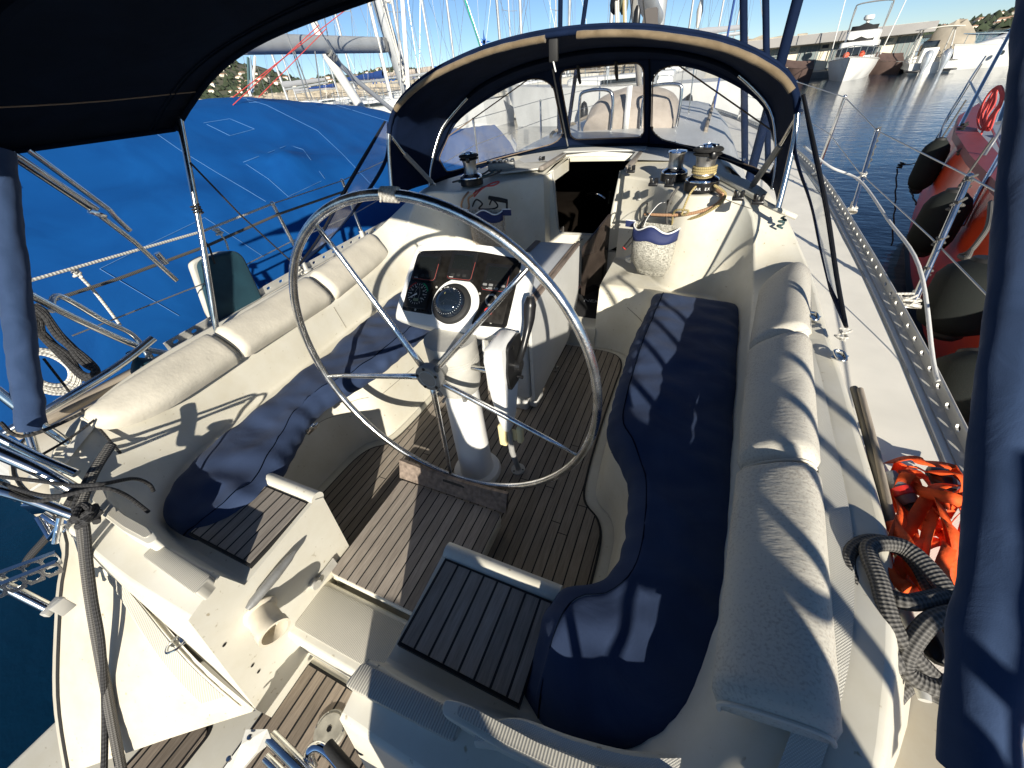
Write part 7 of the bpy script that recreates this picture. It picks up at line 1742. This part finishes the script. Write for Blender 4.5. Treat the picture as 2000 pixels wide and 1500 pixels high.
# ---- red-hulled boat to starboard with fenders, pushpit and rope coil
RB=thing('red_hulled_yacht',(2.4,3.5,WATER),'sailing boat with an orange red hull and black stripe moored to starboard','sailing yacht')
GL=[on(1862,215,z=.74),on(1855,250,z=.72),on(1867,320,z=.70),on(1915,393,z=.70),on(1990,520,z=.70)]
gl=[(8.6,3.35),(7.3,2.72),(6.0,2.28),(4.75,1.98),(3.57,1.75),(2.4,1.62),(1.0,1.56),(-1,1.60),(-3,1.75)]
rows=[]
for y,x in gl:
    w=4.0-x
    rows.append([Vector((x,y,.70)),Vector((x-.03,y,.45)),Vector((x-.02,y,.12)),Vector((x+.06,y,-.25)),Vector((x+.18,y,WATER)),Vector((x+.6,y,WATER-.4))])
gr=G(); 
def strip(i0,i1,nm,m): 
    return G().grid([sm(r_,3)[i0:i1] for r_ in rows]).build(nm,m,RB,angle=60)
strip(0,10,'hull',REDH); strip(9,12,'boot_stripe',BLACKH); strip(11,16,'hull_bottom',mat('maroon_bottom',(.20,.05,.05),.5))
G().grid([[Vector((x-.012,y,.70)),Vector((x-.012,y,.76)),Vector((x+.15,y,.77)),Vector((x+.19,y,.70))] for y,x in gl]).build('caprail',REDC,RB,angle=60)
G().grid([[Vector((x+.18,y,.66)),Vector((x+1.4,y,.70)),Vector((x+2.6,y,.70))] for y,x in gl]).build('deck',mat('grey_blue_deck',(.26,.30,.36),.7),RB)
G().prism([(2.9,1.5),(4.2,1.5),(4.2,5.5),(3.2,5.5)],.68,1.1,.1).build('coachroof',mat('grey_roof',(.34,.36,.40),.6),RB)
def rpx(pts,xs,r_,nm,m,k=5): return G().tube(sm([on(a,b_,x=x) for (a,b_),x in zip(pts,xs)],k),r_,9).build(nm,m,RB)
rpx([(1975,60),(1905,190),(1850,300),(1830,375)],[2.9,2.6,2.3,2.15],.017,'pulpit_tube',STEEL)
rpx([(1925,110),(1898,150),(1880,180),(1840,250),(1822,330)],[3.2,2.9,2.7,2.35,2.2],.010,'guard_wire',WIRE)
rpx([(1990,150),(1955,250),(1925,300),(1895,350)],[2.2,2.1,2.05,1.95],.010,'guard_wire',WIRE)
rpx([(1998,190),(1965,280),(1915,370),(1880,440)],[1.9,1.85,1.8,1.75],.014,'pulpit_tube',STEEL)
rpx([(1918,125),(1850,235),(1800,310),(1762,322)],[3.2,2.7,2.3,2.05],.005,'black_line',BLACKR)
rpx([(1999,120),(1975,175),(1950,240)],[2.6,2.5,2.4],.02,'rail_stanchion',STEEL)
rpx([(1895,160),(1920,210),(1960,300),(1990,345)],[2.8,2.6,2.4,2.3],.010,'guard_wire',WIRE)
for k,(x,y) in enumerate(((1882,245),(1900,348),(1925,360),(1878,295),(1955,330))): 
    knot(on(x,y,x=2.1),.03,9,.008,ROPEG if k%2 else BLACKR,'rail_lashing',RB,80+k)
for (a,b_) in (((1752,330),(1748,400)),((1748,400),(1742,480)),((1775,365),(1790,400))):
    A_=on(*a,x=2.0); B_=on(*b_,x=2.0); G().tube([A_.lerp(B_,i/8)+Vector((.006*math.sin(i*2.1),0,0)) for i in range(9)],.007,6).build('hanging_cord',BLACKR,RB)
knot(on(1760,322,x=2.03),.03,8,.008,BLACKR,'cord_knot',RB,90)
def fender(a,b_,r_,label,x):
    A_=on(*a,x=x); B_=on(*b_,x=x); d=(B_-A_); L_=d.length; ax=d.normalized()
    o=G().lathe([(0,0),(r_*.35,.0),(r_*.55,.04*L_),(r_*.85,.12*L_),(r_,.24*L_),(r_*1.0,.75*L_),(r_*.86,.88*L_),(r_*.5,.97*L_),(r_*.28,L_),(0,L_)],A_,ax,28).build('fender',FEND,None,angle=60)
    tag(o,label,'fender','dark fenders hanging along the red hull'); rebase(o,B_)
    e=A_+ax*.03; G().lathe([(0,-.05),(r_*.4,-.04),(r_*.5,.0),(r_*.48,.03),(0,.03)],e,ax,20).build('black_cap',BLACKR,o)
    e=B_-ax*.02; G().lathe([(r_*.45,-.02),(r_*.42,.03),(r_*.28,.05),(0,.05)],e,ax,20).build('black_cap',BLACKR,o)
    G().lathe([(.008,.0),(.015,.004),(.018,.0)],B_+ax*.0-Vector((r_*.3,0,-.03)),(-1,-.5,.4),12).build('eyelet',STEEL,o)
    G().bar(A_,A_+Vector((.05,.05,.30)),.007,6).build('lanyard',ROPEG,o); return o
fender((1838,272),(1790,372),.105,'uppermost dark fender, hanging in front of the bow of the red hull',2.05)
fender((1868,372),(1800,492),.125,'second dark fender from the bow, crossed by the stanchion',1.62)
fender((1935,508),(1848,650),.15,'third dark fender, beside the bright red part of the hull',1.30)
fender((1842,470),(1790,600),.10,'slim shaded fender low between the two hulls',1.55) if False else None
fender((1905,690),(1880,830),.13,'lowest dark fender, almost hidden behind the perforated toe rail',1.18)
# red rope coil
q=random.Random(9)
ra=on(1953,175,x=2.55)
first=None
for k in range(15):
    w_=q.uniform(-9,9); P=[on(1950+q.uniform(-4,4),170+q.uniform(-3,3),x=2.5),on(1935+w_,195+q.uniform(-6,6),x=2.5),on(1918+w_,235+q.uniform(-8,8),x=2.48),on(1925+w_,252+q.uniform(-4,4),x=2.45),on(1940+w_*.5,225,x=2.44),on(1958+q.uniform(-4,4),190,x=2.46)]
    t_=G().tube(sm(P,6,closed=True),.0065,7,closed=True)
    if first is None: first=t_.build('rope_coil',ROPER,None); tag(first,'bright red rope coil hanging on the rail of the red hulled boat','rope coil'); rebase(first,P[3])
    else: t_.build('coil_loop',ROPER,first)
G().tube(sm([on(1922,250,x=2.45),on(1912,270,x=2.4),on(1905,285,x=2.35),on(1890,295,x=2.3)],5),.009,6).build('loose_tail',ROPER,first)
# grey mooring rope with an eye at the right edge
rope([on(1935,395,x=1.5),on(1930,440,x=1.45),on(1912,470,x=1.42),on(1893,492,x=1.40),on(1875,500,x=1.38),on(1888,505,x=1.38),on(1896,490,x=1.4)],.012,'mooring_rope_eye',ROPEG,'short grey rope ending in an eye splice against the red hull')
# ================================================================ camera, sun, sky
cam=bpy.data.cameras.new('camera'); co=bpy.data.objects.new('camera',cam); col.objects.link(co)
cam.sensor_width=36; cam.sensor_fit='HORIZONTAL'; cam.lens=_f/2000*36; cam.clip_start=.02; cam.clip_end=8000
r_=Vector((Sc[0],Fc[0],Uc[0])); d_=Vector((Sc[1],Fc[1],Uc[1])); f_=Vector((Sc[2],Fc[2],Uc[2]))
co.matrix_world=Matrix(((r_.x,-d_.x,-f_.x,0),(r_.y,-d_.y,-f_.y,0),(r_.z,-d_.z,-f_.z,CAMH),(0,0,0,1)))
scene.camera=co
sd=Vector((-.446,.828,-.342)).normalized()     # direction the sunlight travels
sun=bpy.data.lights.new('sun','SUN'); sun.energy=5.0; sun.angle=R(.5); sun.color=(1.0,.93,.80)
so=bpy.data.objects.new('sun',sun); col.objects.link(so); so.rotation_euler=(-sd).to_track_quat('Z','Y').to_euler()
w=bpy.data.worlds.new('World'); scene.world=w; w.use_nodes=True; nt=w.node_tree
sk=nt.nodes.new('ShaderNodeTexSky'); sk.sky_type='NISHITA'; sk.sun_disc=False
sk.sun_elevation=math.asin(-sd.z); sk.sun_rotation=math.atan2(-sd.x,-sd.y); sk.air_density=.85; sk.dust_density=0.0; sk.ozone_density=4.0; sk.altitude=1800
bg=nt.nodes['Background']; bg.inputs['Strength'].default_value=.070; nt.links.new(sk.outputs['Color'],bg.inputs['Color'])
scene.render.engine='CYCLES'
scene.view_settings.view_transform='Standard'; scene.view_settings.look='None'; scene.view_settings.exposure=.64; scene.view_settings.gamma=1
scene.cycles.max_bounces=8; scene.cycles.transparent_max_bounces=16
